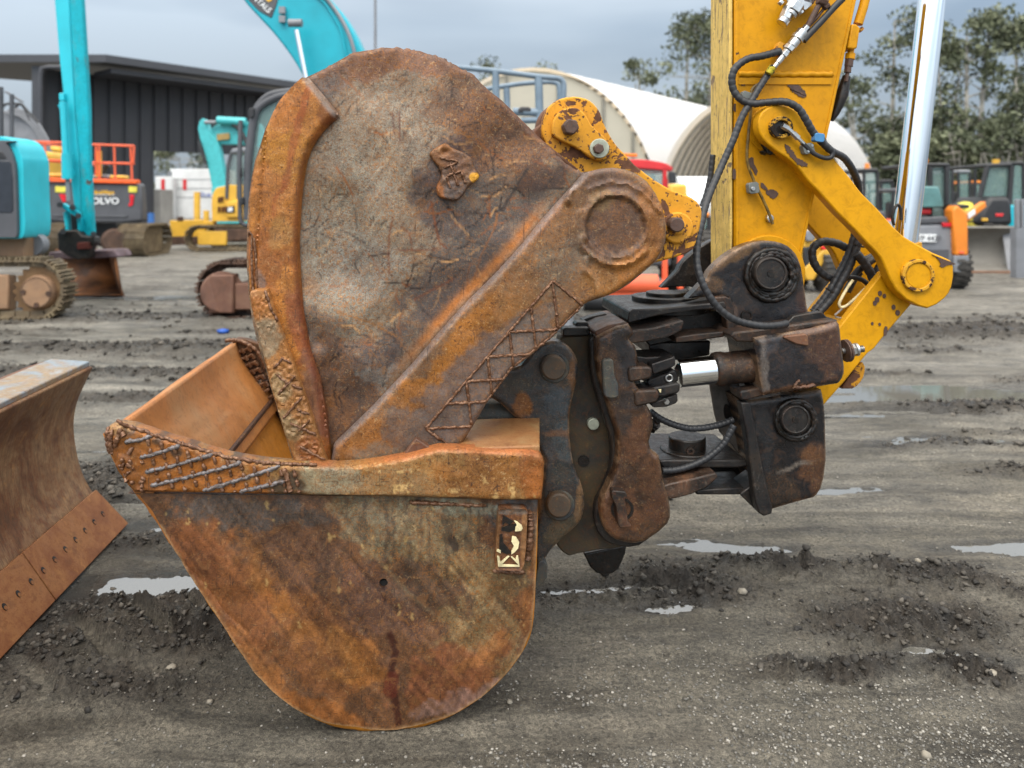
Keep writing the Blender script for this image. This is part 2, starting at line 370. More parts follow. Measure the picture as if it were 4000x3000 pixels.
# ------------------------------------------------------------------ shared materials
m_rusta = rust_attr('zoned_rust')
m_rustb = rust_attr('zoned_black', .12)
m_lip = rusty('polished_rust', ['8c5a30', 'b5743a', 'b08458'], .25, streak=((1, 9, 1), 'b5803f', .15), scale=3, dist=.0015, rough=(.4, .6))
m_inner = rusty('inner_rust', ['9a6420', 'bd7a26', 'a87038'], .25, scale=4, dist=.002)
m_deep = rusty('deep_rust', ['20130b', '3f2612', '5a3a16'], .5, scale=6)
m_brown = rusty('brown_steel', ['3b2a22', '5f4232', '6d4c38', '4b3a34'], .45, edgec='8a6a4c')
m_ear = rusty('blue_black_steel', ['1e2427', '363d40', '4a4a42', '66543c'], .25, edgec='8d7a5c', scale=12, scuff=('8f8a78', .6))
m_bead = rusty('weld_bead_brown', ['3f2a1e', '6b4a34', '8f7058'], .2, scale=60, dist=.001, rough=(.3, .5), metal=.3)
m_beadl = rusty('weld_bead_silver', ['3a302c', '57504c', '78777a', '6a4a34'], .3, scale=60, dist=.001, rough=(.35, .6), metal=.25)
m_black = rusty('greasy_black_steel', ['101012', '1d1e20', '2b2927', '3a3028'], .08, rough=(.22, .6), metal=.3, edgec='6b5444', scale=9, scuff=('6f6a66', .55))
m_blackr = rusty('black_and_rust_steel', ['0f0f11', '1b1918', '3a2c22', '6a4a36'], .2, rough=(.3, .75), edgec='8a6442', scale=7, scuff=('8a7a6c', .5))
m_dark = rusty('dark_grease', ['0b0b0b', '161513', '211d1a'], .1, rough=(.2, .6), scale=9)
m_hose = plain('hose_rubber', '26272a', .5, var=.15, scale=20)
m_chrome = plain('chrome', (.82, .84, .86), .07, 1.0, var=.02)
m_steel = plain('bright_steel', (.55, .55, .54), .3, .95, var=.15, scale=30)
m_bolt = rusty('rusty_bolt', ['3a2c26', '54423a', '493831'], .3, scale=20)
m_zinc = plain('zinc_plate', 'a9ad9c', .45, .3, var=.2, scale=30)
m_yel = paint('yellow_paint', 'cc8f08', chips=.72, chipscale=9, edgec=.62, dirt=('a8761c', .35))
m_yelworn = paint('worn_yellow_paint', 'd0922a', '54392a', chips=.545, chipscale=11, edgec=.46, dirt=('a87a3a', .6), rough=.55)
m_scuff = paint('scuffed_yellow_paint', 'd8b868', '6b5c4a', chips=.62, chipscale=16, scuff=((3.5, 3.5, .35), .55), dirt=('a4874c', .8), rough=.6)
m_cream = plain('cream_paint', 'd8ca9e', .6, var=.2, scale=40)

# ================================================================== lower bucket
LBout = [(500, 1926)] + OV([(300,1068),(330,1105),(360,1158),(398,1222),(440,1290),(478,1348),(515,1405),(548,1450),(590,1492),(640,1532),(700,1562),(745,1573),(800,1579),(860,1578),(920,1568),(980,1545),(1040,1508),(1090,1462),(1128,1412),(1149,1362),(1157,1270),(1160,1160),(1163,1085)]) + [(2104,1950)]
lb = thing('excavator_bucket', (M(1500, 2860, .75).x, M(1500, 2860, .75).y, 0), 'wide rusty bucket on the muddy ground, open side up, silver weld lines on its rim', 'bucket')
lbz = zones(('5a3f2c', .35), [
 (1000,2010,420,70,0,'46403c',.2,.9), (1650,2130,420,210,40,'766a50',.8,.9), (1450,2050,180,110,30,'6b6350',.7,.8), (1900,2380,220,260,20,'756244',.8,.8),
 (2010,2010,120,90,0,'55585a',.3,.9), (1800,1990,200,40,2,'8f9484',.3,.6), (1250,2500,330,170,50,'74492a',.5,.7), (1090,2350,300,50,56,'94602f',.5,.6), (1330,2560,110,60,45,'9a6632',.5,.7),
 (900,2330,150,300,-35,'7c4c2a',.3,.8), (1000,2620,200,80,50,'85552c',.3,.8), (1420,2600,80,90,0,'96602e',.5,.6), (1750,2640,230,130,-25,'74452a',.3,.85), (1870,2560,90,40,-20,'8f5e34',.5,.6), (1800,2745,230,55,-24,'84665a',.1,.85),
 (1250,2780,230,60,18,'855024',.3,.8), (1560,2350,260,170,10,'4c352b',.4,.8), (2080,2350,45,330,0,'7a4a28',.5,.8), (780,2180,90,160,-35,'6c4024',.3,.8), (1150,2200,180,120,30,'533a2c',.3,.7)], warp=70, seed=2)
def lb_c(x, y):
    c = lbz(x, y)
    nz = fbm(x/18, y/160, 4, 5)                                     # rain streaks running down the plate
    k = (np.clip((nz-.56)/.06, 0, 1)*np.clip((2500-y)/300, 0, 1)*np.clip((x-1000)/400, 0, 1)*.6)[:, None]
    c = c*(1-k)+np.array([*lin('40342c'), .2])*k
    u_ = (x*.77-y*.64); v_ = (x*.64+y*.77); dn = fbm(u_/16, v_/260, 5, 91, .6); c[:, :3] *= np.clip(1+(dn-.5)*1.5, .55, 1.5)[:, None]
    dn = fbm((x*.9+y*.42)/12, (y*.9-x*.42)/180, 4, 95, .6); c[:, :3] *= np.clip(1+(dn-.5)*.9, .7, 1.35)[:, None]
    e = seg_d(x, y, LBout)+(fbm(x/20, y/20, 3, 12)-.5)*10; k = (np.clip((9-e)/6, 0, 1)*.7*(y > 2050))[:, None]; c = c*(1-k)+np.array([*lin('a5825a'), .1])*k
    for pts, wd, cc, st in [([(1525,2480),(1548,2545),(1530,2600),(1528,2660),(1545,2740),(1556,2825)], 14, '3a1a10', .9), ([(1500,2300),(1506,2350)], 5, '2c1710', .9), ([(1490,2300),(1495,2335)], 4, '2c1710', .8), ([(1530,2650),(1525,2700)], 28, '5a2414', .7), ([(1765,2110),(1780,2140)], 15, '2e221c', .9)]:
        d = seg_d(x, y, pts)+(fbm(x/12, y/12, 2, 9)-.5)*8; k = (np.clip((wd-d)/4+.5, 0, 1)*st)[:, None]; c = c*(1-k)+np.array([*lin(cc), 0])*k
    d = seg_d(x, y, [(1340,2060),(1480,2190),(1600,2330),(1690,2400)]); k = (np.clip((14-d)/14, 0, 1)*.35)[:, None]; c = c*(1-k)+np.array([*lin('8b7a5c'), .5])*k
    k = (np.clip((fbm(x/26, y/60, 3, 77)-.80)/.02, 0, 1)*.6*(y < 2450))[:, None]; c = c*(1-k)+np.array([*lin('b99a62'), 0])*k
    return c
def lb_h(x, y):
    h = (fbm(x/260, y/260, 3, 4)-.5)*.02+(fbm(x/40, y/40, 3, 8)-.5)*.0035
    d = seg_d(x, y, [(690,2170),(790,2270),(880,2400),(960,2470)]); h -= .004*np.exp(-(d/5)**2)
    d = seg_d(x, y, [(1250,2745),(1500,2745),(1750,2690),(1980,2580)]); h -= .004*np.clip((y-2745)/30, 0, 1)*0
    k = np.clip((fbm(x/300, y/300, 2, 41)-.45)/.2, 0, 1); h += -.006*np.clip((seg_d(x, y, [(1100,2250),(1600,2720)])-0)/120, 0, 1)*k
    return h
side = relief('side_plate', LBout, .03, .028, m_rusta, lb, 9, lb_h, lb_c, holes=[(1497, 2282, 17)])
BANDout = [(549,1926),(520,1930),(498,1905),(458,1851),(438,1805),(425,1770),(413,1722),(411,1702),(413,1680),(420,1668),(440,1662),(495,1668),(545,1684),(594,1700),(650,1718),(712,1735),(802,1765),(892,1789),(960,1801),(1028,1811),(1130,1818),(1236,1821),(1310,1826),(1386,1822),(1480,1810),(1566,1794),(1620,1780),(1670,1767),(1711,1756),(1800,1757),(1930,1764),(2080,1768),(2108,1774),(2122,1790),(2128,1810),(2126,1860),(2120,1930),(2116,1957),(2000,1958),(1928,1957),(1600,1946),(1250,1939),(938,1933),(621,1927)]
bz = zones(('8f6c40', .9), [(700,1860,420,140,10,'94581e',.5,1),(560,1800,150,160,0,'8a5422',.5,.9),(1140,1880,110,60,-10,'3e3428',.1,.9),(1330,1890,130,60,0,'87806a',.6,.85),(1220,1850,50,60,0,'8f8468',.5,.8),(1900,1860,200,110,0,'8c5c2c',1,.8),(2080,1870,70,130,0,'935524',.6,.9),(1550,1900,180,70,0,'806a4c',.8,.6)], warp=35, seed=6)
def band_c(x, y):
    c = bz(x, y)
    for bx, by in [(745,1735),(920,1800),(620,1720),(500,1690),(690,1770)]:
        k = np.clip((28-np.hypot(x-bx, (y-by)*1.3)-(fbm(x/14, y/14, 2, 3)-.5)*30)/10, 0, 1)[:, None]*.8; c = c*(1-k)+np.array([*lin('3b3128'), .1])*k
    k = np.clip((fbm(x/22, y/34, 3, 90)-.68)/.02, 0, 1)[:, None]*.8*((x > 1450) & (y > 1840) & (fbm(x/60, y/60, 2, 4) > .55))[:, None]; c = c*(1-k)+np.array([*lin('c9a56c'), 0])*k
    top = np.interp(x, [411,1236,1566,1711,2128], [1675,1821,1794,1756,1770]); k = np.clip((14-(y-top))/8, 0, 1)[:, None]*.8*(x > 1200)[:, None]; c = c*(1-k)+np.array([*lin('b0673a'), .2])*k
    return c
def band_h(x, y):
    d = seg_d(x, y, BANDout+[BANDout[0]]); r = .012*(1-np.clip(d/14, 0, 1))**2
    return -r+(fbm(x/30, y/30, 3, 8)-.5)*.005*(1+1.6*(x < 560))+(fbm(x/12, y/12, 2, 18)-.5)*.003*(x < 1150)
band = relief('rim_plate', BANDout, 0.0, .05, m_rusta, lb, 9, band_h, band_c)
band['label'] = 'thick rusty rim plate along the open side'
mb = MB()
S2 = lambda pts: Cr(350, 1250, .4521, pts)
for a, b in [((300,1055),(535,1010)),((430,1195),(780,1085)),((480,1315),(1055,1165)),((525,1435),(1310,1235)),((980,1475),(1640,1265)),((1300,1480),(1690,1390))]:
    p = S2([a, b]); mid = ((p[0][0]+p[1][0])/2, (p[0][1]+p[1][1])/2+3); bead(mb, [p[0], mid, p[1]], .0068, -.002, hf=band_h, seed=3, px_step=7)
mb.build('weld_bead', m_beadl, band, smooth=60)['label'] = 'fresh silver weld beads'
mb = MB()
topl = S2([(240,860),(320,930),(430,960),(540,1000),(800,1078),(1000,1142),(1200,1198),(1500,1242),(1700,1255),(1960,1262)])
bead(mb, topl, .006, -.002, hf=band_h, seed=5)
bead(mb, Cr(350,1250,.4521,[(150,935),(140,1020),(150,1100),(170,1170)]), .008, -.002, hf=band_h, seed=7); bead(mb, Cr(350,1250,.4521,[(190,950),(175,1050),(190,1150)]), .006, -.002, hf=band_h, seed=8)
botx = lambda x: 1927+(x-549)*.012
for i, x in enumerate(range(575, 1150, 52)):
    yt = np.interp(x, [495,712,1028,1236], [1675,1742,1818,1826])+14; n_ = int((botx(x)-yt)/44)+1; 
    for j in range(n_):
        y0 = yt+j*38; y1 = min(y0+28, botx(x)-6)
        if y1-y0 > 6: bead(mb, [(x+(y0-yt)*.26, y0), (x+(y1-yt)*.26, y1)], .006, -.002, hf=band_h, seed=j*5+i)
for a, b in [((270,940),(215,1100)),((370,1100),(330,1165)),((260,950),(300,1010)),((1175,1210),(1190,1225)),((1680,1280),(1740,1490))]: bead(mb, S2([a, b]), .008, -.002, hf=band_h, seed=9)
rr = random.Random(4)
for i in range(26):
    x = rr.uniform(455, 560); y = rr.uniform(1790, 1915)
    if x > 440+(y-1790)*.6: bead(mb, [(x, y), (x+rr.uniform(-22, 22), y+rr.uniform(-22, 22))], .006, -.002, hf=band_h, seed=i)
for i in range(9): bead(mb, [(418, 1690+i*10), (440, 1690+i*10)], .005, -.002, hf=band_h, seed=i)
mb.build('weld_bead', m_bead, band, smooth=60)
mb = MB(); disc(mb, 1498, 2284, 19, .045, .01, 20); mb.build('hole_shade_disc', plain('hole_shade_black', '050403', .9), side)  # black disc behind the plate's hole, painted stand-in for the shade inside
# far side with its own rim, seen from inside
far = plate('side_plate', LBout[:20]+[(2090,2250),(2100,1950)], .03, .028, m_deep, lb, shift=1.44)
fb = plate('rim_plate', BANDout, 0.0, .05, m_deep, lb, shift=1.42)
mb = MB(); A, B_ = (885,1338), (1060,1560)
def Mfar(x, y): return M(x, y, 1.41)
for k in range(8):
    y = 1372+k*27; x0 = 905+k*13; mb_p = [(x0-12, y+8), (x0+30, y+3), (x0+70, y-14)]
    d = [Mfar(*p) for p in crv(mb_p, 8)]; mb.tube(d, .008, 5, [.006+.004*rr.random() for _ in d])
for k in range(3):
    for j in range(6): 
        x0 = 918+k*26+j*13; y = 1368+j*27-k*6; d = [Mfar(x0, y), Mfar(x0+6, y+9), Mfar(x0+12, y+18)]; mb.tube(d, .008, 5, [.008, .010, .007])
d = [Mfar(*p) for p in crv([(880,1332),(905,1328),(935,1332),(975,1350),(1010,1380),(1040,1440)], 10)]; mb.tube(d, .009, 6, [.007+.005*rr.random() for _ in d])
mb.build('weld_bead', m_bead, fb, smooth=60)
# curved shell between the two sides
def sweep(name, prof, off, depth, mat, parent, th=.018, nseg=14, wob=.0012, closed=False):
    P = [M(x, y, off) for x, y in prof]; vs = []; fs = []; k = len(P)
    for j in range(nseg+1):
        for i, p in enumerate(P):
            q = p+NV*(depth*j/nseg)
            q = q+Vector((1, 0, 1))*((float(vnoise(np.array([i*.7]), np.array([j*.9]), 3)[0])-.5)*wob*2); vs.append(q)
    for j in range(nseg):
        for i in range(k-1): fs.append([j*k+i, j*k+i+1, (j+1)*k+i+1, (j+1)*k+i])
    o = mobj(name, vs, fs, mat, parent, smooth=40); s = o.modifiers.new('thick', 'SOLIDIFY'); s.thickness = th; s.offset = 0; return o
prof = [(570,1940),(610,2000)]+LBout[3:-2]+[(2098,1965)]
_p = [M(712,2140,.05), M(716,2146,.05)]; mb = MB(); q0 = M(668,2072,.05); mb.tube([q0+Vector((.012,0,.03)), q0+Vector((.012,0,.03))+NV*1.38], .012, 8); mb.build('lip_seam', m_deep, lb)
sweep('shell', [(x*1.0+ (10 if x < 1400 else -10), y-9) for x, y in crv(prof, 3)], .045, 1.42, m_inner, lb)
sweep('cutting_lip', crv([(428,1682),(468,1790),(530,1885),(585,1955),(640,2035),(690,2115)], 5), .03, 1.44, m_lip, lb, th=.04)['label'] = 'flat rust brown digging lip'
# shelf and cross tube behind the rim
mb = MB()
a = [M(1800,1757,.0), M(2085,1768,.0), M(2045,1655,.36), M(1846,1668,.36)]
z = a[0].z
mb.prism([Vector((p.x, p.y, z-.004)) for p in [M(1790,1757,.03), M(2108,1768,.03), M(2108,1768,.34), M(1815,1768,.34)]], (0, 0, -.03))
mb.build('top_plate', rusty('orange_rust_plate', ['7a5234', '94683f', '9a8058'], .3, scale=6, rough=(.4, .65)), lb, bevel=.006)
mb = MB(); p = M(1700, 1625, .42); mb.tube([p, p+UV*.36], .055, 20); mb.build('cross_tube', m_ear, lb)
# welded name plate with raised figures
np_out = [(1948,1993),(1955,1985),(1990,1984),(2050,1986),(2060,1994),(2058,2060),(2055,2130),(2048,2200),(2040,2220),(2030,2228),(1945,2226),(1934,2218),(1932,2200),(1938,2120),(1943,2050)]
npz = zones(('5e3d2a', .4), [(1950,2100,12,130,2,'7d5a3a',.4,.8),(2045,2110,12,130,2,'87623f',.4,.8),(2000,2000,60,12,0,'63625e',.2,.7)], 10, 3)
cast = relief('name_plate', np_out, -.002, .04, m_rusta, lb, 5, lambda x, y: (fbm(x/16, y/16, 3, 2)-.5)*.004+.004*np.exp(-(seg_d(x, y, np_out+[np_out[0]])/7)**2), npz)
mb = MB()
for poly in [[(2008,2034),(2020,2038),(2038,2052),(2042,2064),(2036,2074),(2012,2076),(2014,2058),(2020,2052)], [(2001,2095),(2016,2098),(2028,2118),(2024,2142),(2012,2156),(1998,2166),(1998,2152),(2008,2134),(1998,2116)],
             [(1942,2172),(1950,2174),(1956,2196),(1984,2172),(1990,2174),(1960,2205),(2026,2208),(1996,2176),(2000,2174),(2014,2186),(2018,2170),(2024,2172),(2030,2214),(1946,2214)], [(1944,2145),(1956,2150),(1956,2162),(1940,2154)]]:
    mb.prism([M(x, y, -.009) for x, y in poly], NV*.004)
mb.build('raised_figure', m_cream, cast, smooth=20)
mb = MB()
for poly in [[(1964,2012),(2006,2036),(1990,2052),(1976,2040),(1962,2052)], [(1960,2060),(2018,2046),(2022,2066),(1990,2078),(1958,2074)], [(1952,2090),(1962,2086),(1966,2120),(1984,2140),(1998,2160),(1980,2166),(1950,2150)]]:
    mb.prism([M(x, y, -.007) for x, y in poly], NV*.004)
mb.build('worn_figure', m_dark, cast, smooth=20)
mb = MB()
bead(mb, [(2068,1995),(2072,2060),(2066,2130),(2058,2190)], .012, .03, seed=3); bead(mb, [(1925,2230),(2050,2236)], .008, .03, seed=3); bead(mb, [(1600,1962),(1900,1975)], .007, .03, seed=3)
mb.build('weld_bead', m_bead, side, smooth=60)
# rear lug
plate('rear_lug', [(2104,2195),(2125,2188),(2140,2210),(2137,2260),(2116,2285),(2085,2310)], .3, .06, m_ear, lb)

# ================================================================== upper bucket
UBarc = OV([(562,320),(552,345),(544,385),(538,430),(536,480),(535,530),(535,560),(537,590),(538,630),(543,665)])
UBtop = OV([(575,275),(590,240),(605,215),(625,190),(640,178),(668,165),(682,158),(700,148),(716,138),(726,134),(740,127),(752,118),(765,113),(790,110),(812,105),(835,102),(865,102),(890,106),(905,110),(912,116),(935,117),(958,122),(966,130),(982,140),(1000,150),(1020,160),(1040,178),(1080,215),(1130,265),(1165,298),(1190,320),(1215,345),(1245,364),(1258,372)])
EAR = OV([(1275,370),(1300,364),(1325,362),(1350,366),(1375,375),(1398,392),(1418,418),(1434,450),(1441,485),(1438,520),(1430,545)])+[(2563,1022),(2529,1048),(2490,1082),(2453,1111),(2418,1134),(2381,1153),(2340,1168),(2305,1179),(2278,1193)]
UBlow = [(2265,1203),(2150,1322),(2075,1385),(2000,1443),(1945,1510),(1900,1577),(1849,1664),(1800,1745),(1770,1850),(1600,1930),(1350,1940),(1190,1900),(1147,1808),(1106,1678),(1057,1515),(1025,1380),(1003,1300),(990,1244)]
_g = random.Random(9); UBtop = [UBtop[0]]+[(x+_g.uniform(-2, 2), y+_g.uniform(-3, 7)) for x, y in crv(UBtop, 4)[1:-1]]+[UBtop[-1]]
UBout = UBarc[::-1]+UBtop+EAR+UBlow
ub = thing('excavator_bucket', (M(1500, 1850, .5).x, M(1500, 1850, .5).y, M(1500,1925,.1).z), 'narrower grey and rust bucket standing tip down inside the wide bucket', 'bucket')
ubz = zones(('7d7060', .75), [
 (1500,250,420,90,-5,'755240',.9,.9),(1250,330,120,60,-30,'6d6762',.5,.7),(1350,900,170,300,0,'7f7a6d',.85,.7),(1300,1180,200,160,0,'7e796d',.9,.6),(1450,1050,160,140,0,'807c73',.8,.7),(1560,560,260,220,0,'8a8172',.8,.5),
 (1990,520,230,330,45,'5f4434',.8,.9),(1820,400,160,160,30,'6a4e3c',.9,.7),(1740,640,100,150,20,'4b3f40',.3,.8),(1760,780,170,170,0,'4a4242',.3,.85),(1980,760,200,120,0,'56504a',.5,.8),(1860,960,200,110,-45,'4c4846',.4,.85),(1700,1150,170,110,-50,'4a4443',.4,.85),
 (2130,680,110,60,-30,'553d33',.4,.8),(1230,1300,130,110,0,'60534a',.6,.8),(1380,1430,170,130,-30,'5f4a40',.7,.8),(1250,1500,100,170,-20,'5a4234',.5,.85),(1400,1620,170,110,-45,'5a453a',.6,.85),(1480,1420,60,80,0,'8c8a84',.6,.8),(1290,1660,90,160,10,'60483a',.5,.9),(1360,1590,60,70,0,'8a5c34',.6,.7),
 (1500,1330,120,60,-50,'4f4745',.4,.8),(1000,700,60,300,0,'8d5a2a',.5,.5),(1230,1120,50,60,0,'8a6648',.5,.6)], warp=70, seed=12)
RIDGE = [(2286,676),(2200,770),(2120,860),(2040,960),(1940,1070),(1830,1180),(1767,1246),(1600,1440),(1450,1600),(1301,1745),(1290,1810)]
def scratches(n, seed, x0, x1, y0, y1):
    g = random.Random(seed); o = []
    for i in range(n):
        x, y = g.uniform(x0, x1), g.uniform(y0, y1); a = g.uniform(-.6, 3.4); L = g.uniform(25, 130); b = g.uniform(-.5, .5)
        o.append(([(x, y), (x+math.cos(a)*L*.5, y+math.sin(a)*L*.5), (x+math.cos(a+b)*L, y+math.sin(a+b)*L)], g.uniform(1.8, 3.2), g.choice(['8b4f1e', '2a1812', '20120c', '2b1c16', 'b3885a', '1c1210']), g.uniform(.6, .95)))
    return o
SCR = scratches(170, 3, 1200, 2200, 260, 1600)+scratches(90, 8, 1700, 2250, 500, 1150)+[
 ([(1535,850),(1520,920),(1518,1000),(1522,1070)], 3, '6b3a18', .9), ([(1566,885),(1600,910),(1610,975)], 3, '6b3a18', .9), ([(1943,835),(1935,890),(1900,950),(1875,1010),(1850,1100)], 3.5, '8a5424', .9),
 ([(1685,790),(1700,880),(1716,945),(1742,968)], 4, '6b3a1a', .9), ([(1655,825),(1700,838),(1770,815)], 3, '7a4418', .9), ([(1912,765),(1915,850)], 3, '7a4418', .9), ([(1310,1210),(1450,1260),(1560,1320)], 3, '8a5a28', .9), ([(1535,440),(1540,520)], 3, '5a3020', .9), ([(1560,440),(1563,560)], 3, '5a3020', .9), ([(2060,660),(1965,815)], 5, '3a302c', .9), ([(1560,978),(1720,972)], 3, '6a3a20', .8), ([(1620,1170),(1770,1090)], 4, '6a3a20', .8)]
def ub_c(x, y):
    c = ubz(x, y)
    dn = fbm((x*.8+y*.6)/14, (y*.8-x*.6)/190, 4, 97, .6); c[:, :3] *= np.clip(1+(dn-.5)*.9, .7, 1.35)[:, None]
    for pts, wd, cc, st in SCR:
        xs = [p[0] for p in pts]; ys = [p[1] for p in pts]; m = (x > min(xs)-9) & (x < max(xs)+9) & (y > min(ys)-9) & (y < max(ys)+9)
        if not m.any(): continue
        d = seg_d(x[m], y[m], pts); k = (np.clip((wd+2-d)/3, 0, 1)*st)[:, None]; c[m] = c[m]*(1-k)+np.array([*lin(cc), 0])*k
    d = seg_d(x, y, RIDGE); side_ = 1.0
    k = (np.exp(-((d-34)/20)**2)*np.clip((x-1500)/200, 0, 1)*np.clip((2150-x)/100, 0, 1)*(.5+fbm(x/30, y/30, 3, 2)*.8))[:, None]; k = np.clip(k, 0, .9); c = c*(1-k)+np.array([*lin('b8702c'), .1])*k
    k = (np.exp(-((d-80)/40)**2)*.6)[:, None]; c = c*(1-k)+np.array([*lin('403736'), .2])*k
    d = seg_d(x, y, UBtop+EAR[:3])+(fbm(x/25, y/25, 4, 19)-.5)*30; k = (np.clip((26-d)/18, 0, 1)*.75)[:, None]; c = c*(1-k)+np.array([*lin('50301f'), .5])*k
    return c
_ubc = ub_c
def ub_c(x, y):
    c = _ubc(x, y)
    for L, wd in ((INNER, 16), (RIDGE, 14)):
        d = seg_d(x, y, L); k = (np.clip((wd-d)/wd, 0, 1)*.8)[:, None]; c = c*(1-k)+np.array([*lin('2c1d16'), .1])*k
    return c
def ub_h(x, y):
    h = (fbm(x/330, y/330, 2, 14)-.5)*.045+(fbm(x/110, y/110, 2, 15)-.5)*.006+(fbm(x/25, y/25, 2, 16)-.5)*.0008
    for dx, dy, r_, a_ in [(1230,1290,60,-.012),(1330,1180,90,.01),(1420,1420,110,.014),(1300,1420,70,-.01),(1500,1000,120,.01),(1360,1330,50,-.008),(1250,1340,30,-.01)]: h += a_*np.exp(-((x-dx)**2+(y-dy)**2)/r_**2)
    d = seg_d(x, y, RIDGE); h -= .0*d
    e = seg_d(x, y, UBtop); h -= .006*(1-np.clip(e/16, 0, 1))**2
    return h
INNER = [(1203,301),(1314,434),(1311,460),(1257,511),(1212,579),(1189,656),(1171,778),(1165,900),(1166,1050),(1181,1217),(1204,1352),(1247,1488),(1290,1810)]
ubs = relief('side_plate', UBout, .115, .03, m_rusta, ub, 7.5, ub_h, ub_c)
# raised wear strip along the left edge
WS = UBarc[::-1][1:]+[OV([(575,275)])[0],OV([(590,240)])[0],OV([(610,209)])[0],OV([(640,178)])[0],(1180,302),(1203,301),(1262,370),(1314,434),(1318,446),(1311,460),(1285,482),(1257,511),(1232,545),(1212,579),(1198,617),(1189,656),(1178,720),(1171,778),(1167,846),(1163,930),(1164,1000),(1171,1110),(1181,1217),(1204,1352),(1224,1420),(1247,1488),(1270,1620),(1290,1810),(1285,1900),(1220,1900),(1100,1400),(1060,1290),(1044,1135),(990,1150),(975,1160)]
wz = zones(('a4692a', .85), [(1130,600,120,200,-60,'ac7428',.8,.8),(1100,420,120,90,-50,'a0622a',.7,.8),(1050,800,60,200,0,'a0642a',.7,.8),(1040,1000,100,130,0,'8a5226',.6,.9),(1140,560,20,300,15,'8a431c',.2,.7),(1280,450,60,40,-45,'6b3c18',.3,.8),(1180,1300,60,200,-15,'86482a',.4,.8),(1230,1550,50,200,-12,'6c4a3a',.4,.85),(1010,1090,25,50,0,'6f6560',.2,.7),(1100,900,60,80,0,'9b7a48',.8,.5)], 30, 22)
INNER = [(1203,301),(1314,434),(1311,460),(1257,511),(1212,579),(1189,656),(1171,778),(1165,900),(1166,1050),(1181,1217),(1204,1352),(1247,1488),(1290,1810)]
def ws_h(x, y):
    d = seg_d(x, y, INNER); o = seg_d(x, y, UBarc+UBtop[:6]); return -.022*(1-np.clip(d/30, 0, 1))**2-.008*(1-np.clip(o/14, 0, 1))**2+(fbm(x/26, y/26, 3, 4)-.5)*.003+(fbm(x/120, y/120, 2, 4)-.5)*.006
def ws_c(x, y):
    c = wz(x, y); d = seg_d(x, y, INNER[2:]); k = (np.exp(-((d-10)/14)**2)*.7)[:, None]; c = c*(1-k)+np.array([*lin('6a2f12'), .1])*k
    d = seg_d(x, y, INNER[:2]); k = (np.clip((30-d)/10, 0, 1)*.8)[:, None]; return c*(1-k)+np.array([*lin('77716c'), .3])*k
ws = relief('wear_strip', WS, .075, .05, m_rusta, ub, 9, ws_h, ws_c); ws['label'] = 'orange rusted wear strip along the left edge'
mb = MB()
for pts in [[(968,925),(975,905),(984,918),(982,1000),(985,1090),(990,1140)], [(992,930),(1000,1010),(1004,1090),(1008,1125)]]: bead(mb, pts, .004, .0765, seed=2)
mb.build('weld_bead', m_bead, ws, smooth=60)
LS = [(972,1156),(978,1138),(1000,1130),(1044,1130),(1055,1165),(1079,1244),(1108,1320),(1138,1401),(1187,1542),(1225,1651),(1274,1808),(1285,1900),(1190,1900),(1147,1808),(1106,1678),(1057,1515),(1025,1380),(1003,1300),(990,1244),(978,1190)]
lz = zones(('97683a', .6), [(1040,1330,60,90,-20,'8f8068',.2,.85),(1100,1500,40,60,-20,'98805c',.3,.8),(1130,1650,40,80,-20,'8f7a58',.3,.8),(1000,1200,40,60,0,'9a5f2a',.8,.8),(1210,1760,50,60,0,'8a4f26',.5,.8)], 20, 33)
def ls_h(x, y):
    d = seg_d(x, y, LS+[LS[0]]); m = np.clip((fbm(x/70, y/70, 2, 6)-.45)/.1, 0, 1); return -.008*(1-np.clip(d/9, 0, 1))**2+(fbm(x/10, y/10, 3, 5)-.35)*.011*m+(fbm(x/30, y/30, 2, 7)-.5)*.004
ls = relief('wear_strip', LS, .045, .06, m_rusta, ub, 6, ls_h, lz); ls['label'] = 'lower wear strip caked with mud and crossed weld lines'
mb = MB()
for a, b in [((365,730),(440,775)),((380,735),(310,810)),((470,860),(340,1000)),((440,925),(520,960)),((330,850),(420,920)),((515,1015),(380,1170)),((480,1105),(570,1140)),((430,1200),(620,1290)),((570,1180),(490,1260)),((500,1370),(680,1470)),((250,250),(300,400)),((300,400),(340,470))]:
    bead(mb, Cr(900,1000,.5426,[a, b]), .0045, .044, hf=ls_h, seed=6)
mb.build('weld_bead', m_bead, ls, smooth=60)
# ear plate right of the diagonal ridge
EP = RIDGE+[(1310,1850),(1500,1900),(1770,1850),(1800,1745),(1849,1664),(1900,1577),(1945,1510),(2000,1443),(2075,1385),(2150,1322),(2265,1203)]+EAR[::-1]
EP = EP[:1]+EP[1:]
ez = zones(('6f543c', .75), [(1800,1400,420,100,-49,'98601f',.9,.9),(2020,1180,170,110,-49,'7d5a36',.9,.8),(1430,1720,180,90,-30,'8a5826',.9,.8),(1600,1560,100,60,-49,'8a5a2c',.9,.7),(1870,1500,140,300,45,'5a5250',.3,.85),(2060,1300,150,70,-49,'655b54',.4,.8),(1640,1680,190,110,0,'5c504a',.3,.8),(1480,1780,130,60,0,'6b5f52',.5,.8),
 (2190,1040,140,90,-40,'6a5f50',.7,.7),(2400,880,125,125,0,'5a4234',.5,.9),(2360,800,70,50,0,'7d6440',.6,.7),(2400,720,200,60,10,'5f4a40',.4,.8),(2540,860,60,200,0,'865626',.9,.8),(2450,1060,160,80,-40,'925e24',.9,.85),(2330,1100,80,60,-40,'8a6236',.8,.8),(2100,880,110,40,-49,'6a4a38',.5,.7)], 50, 44)
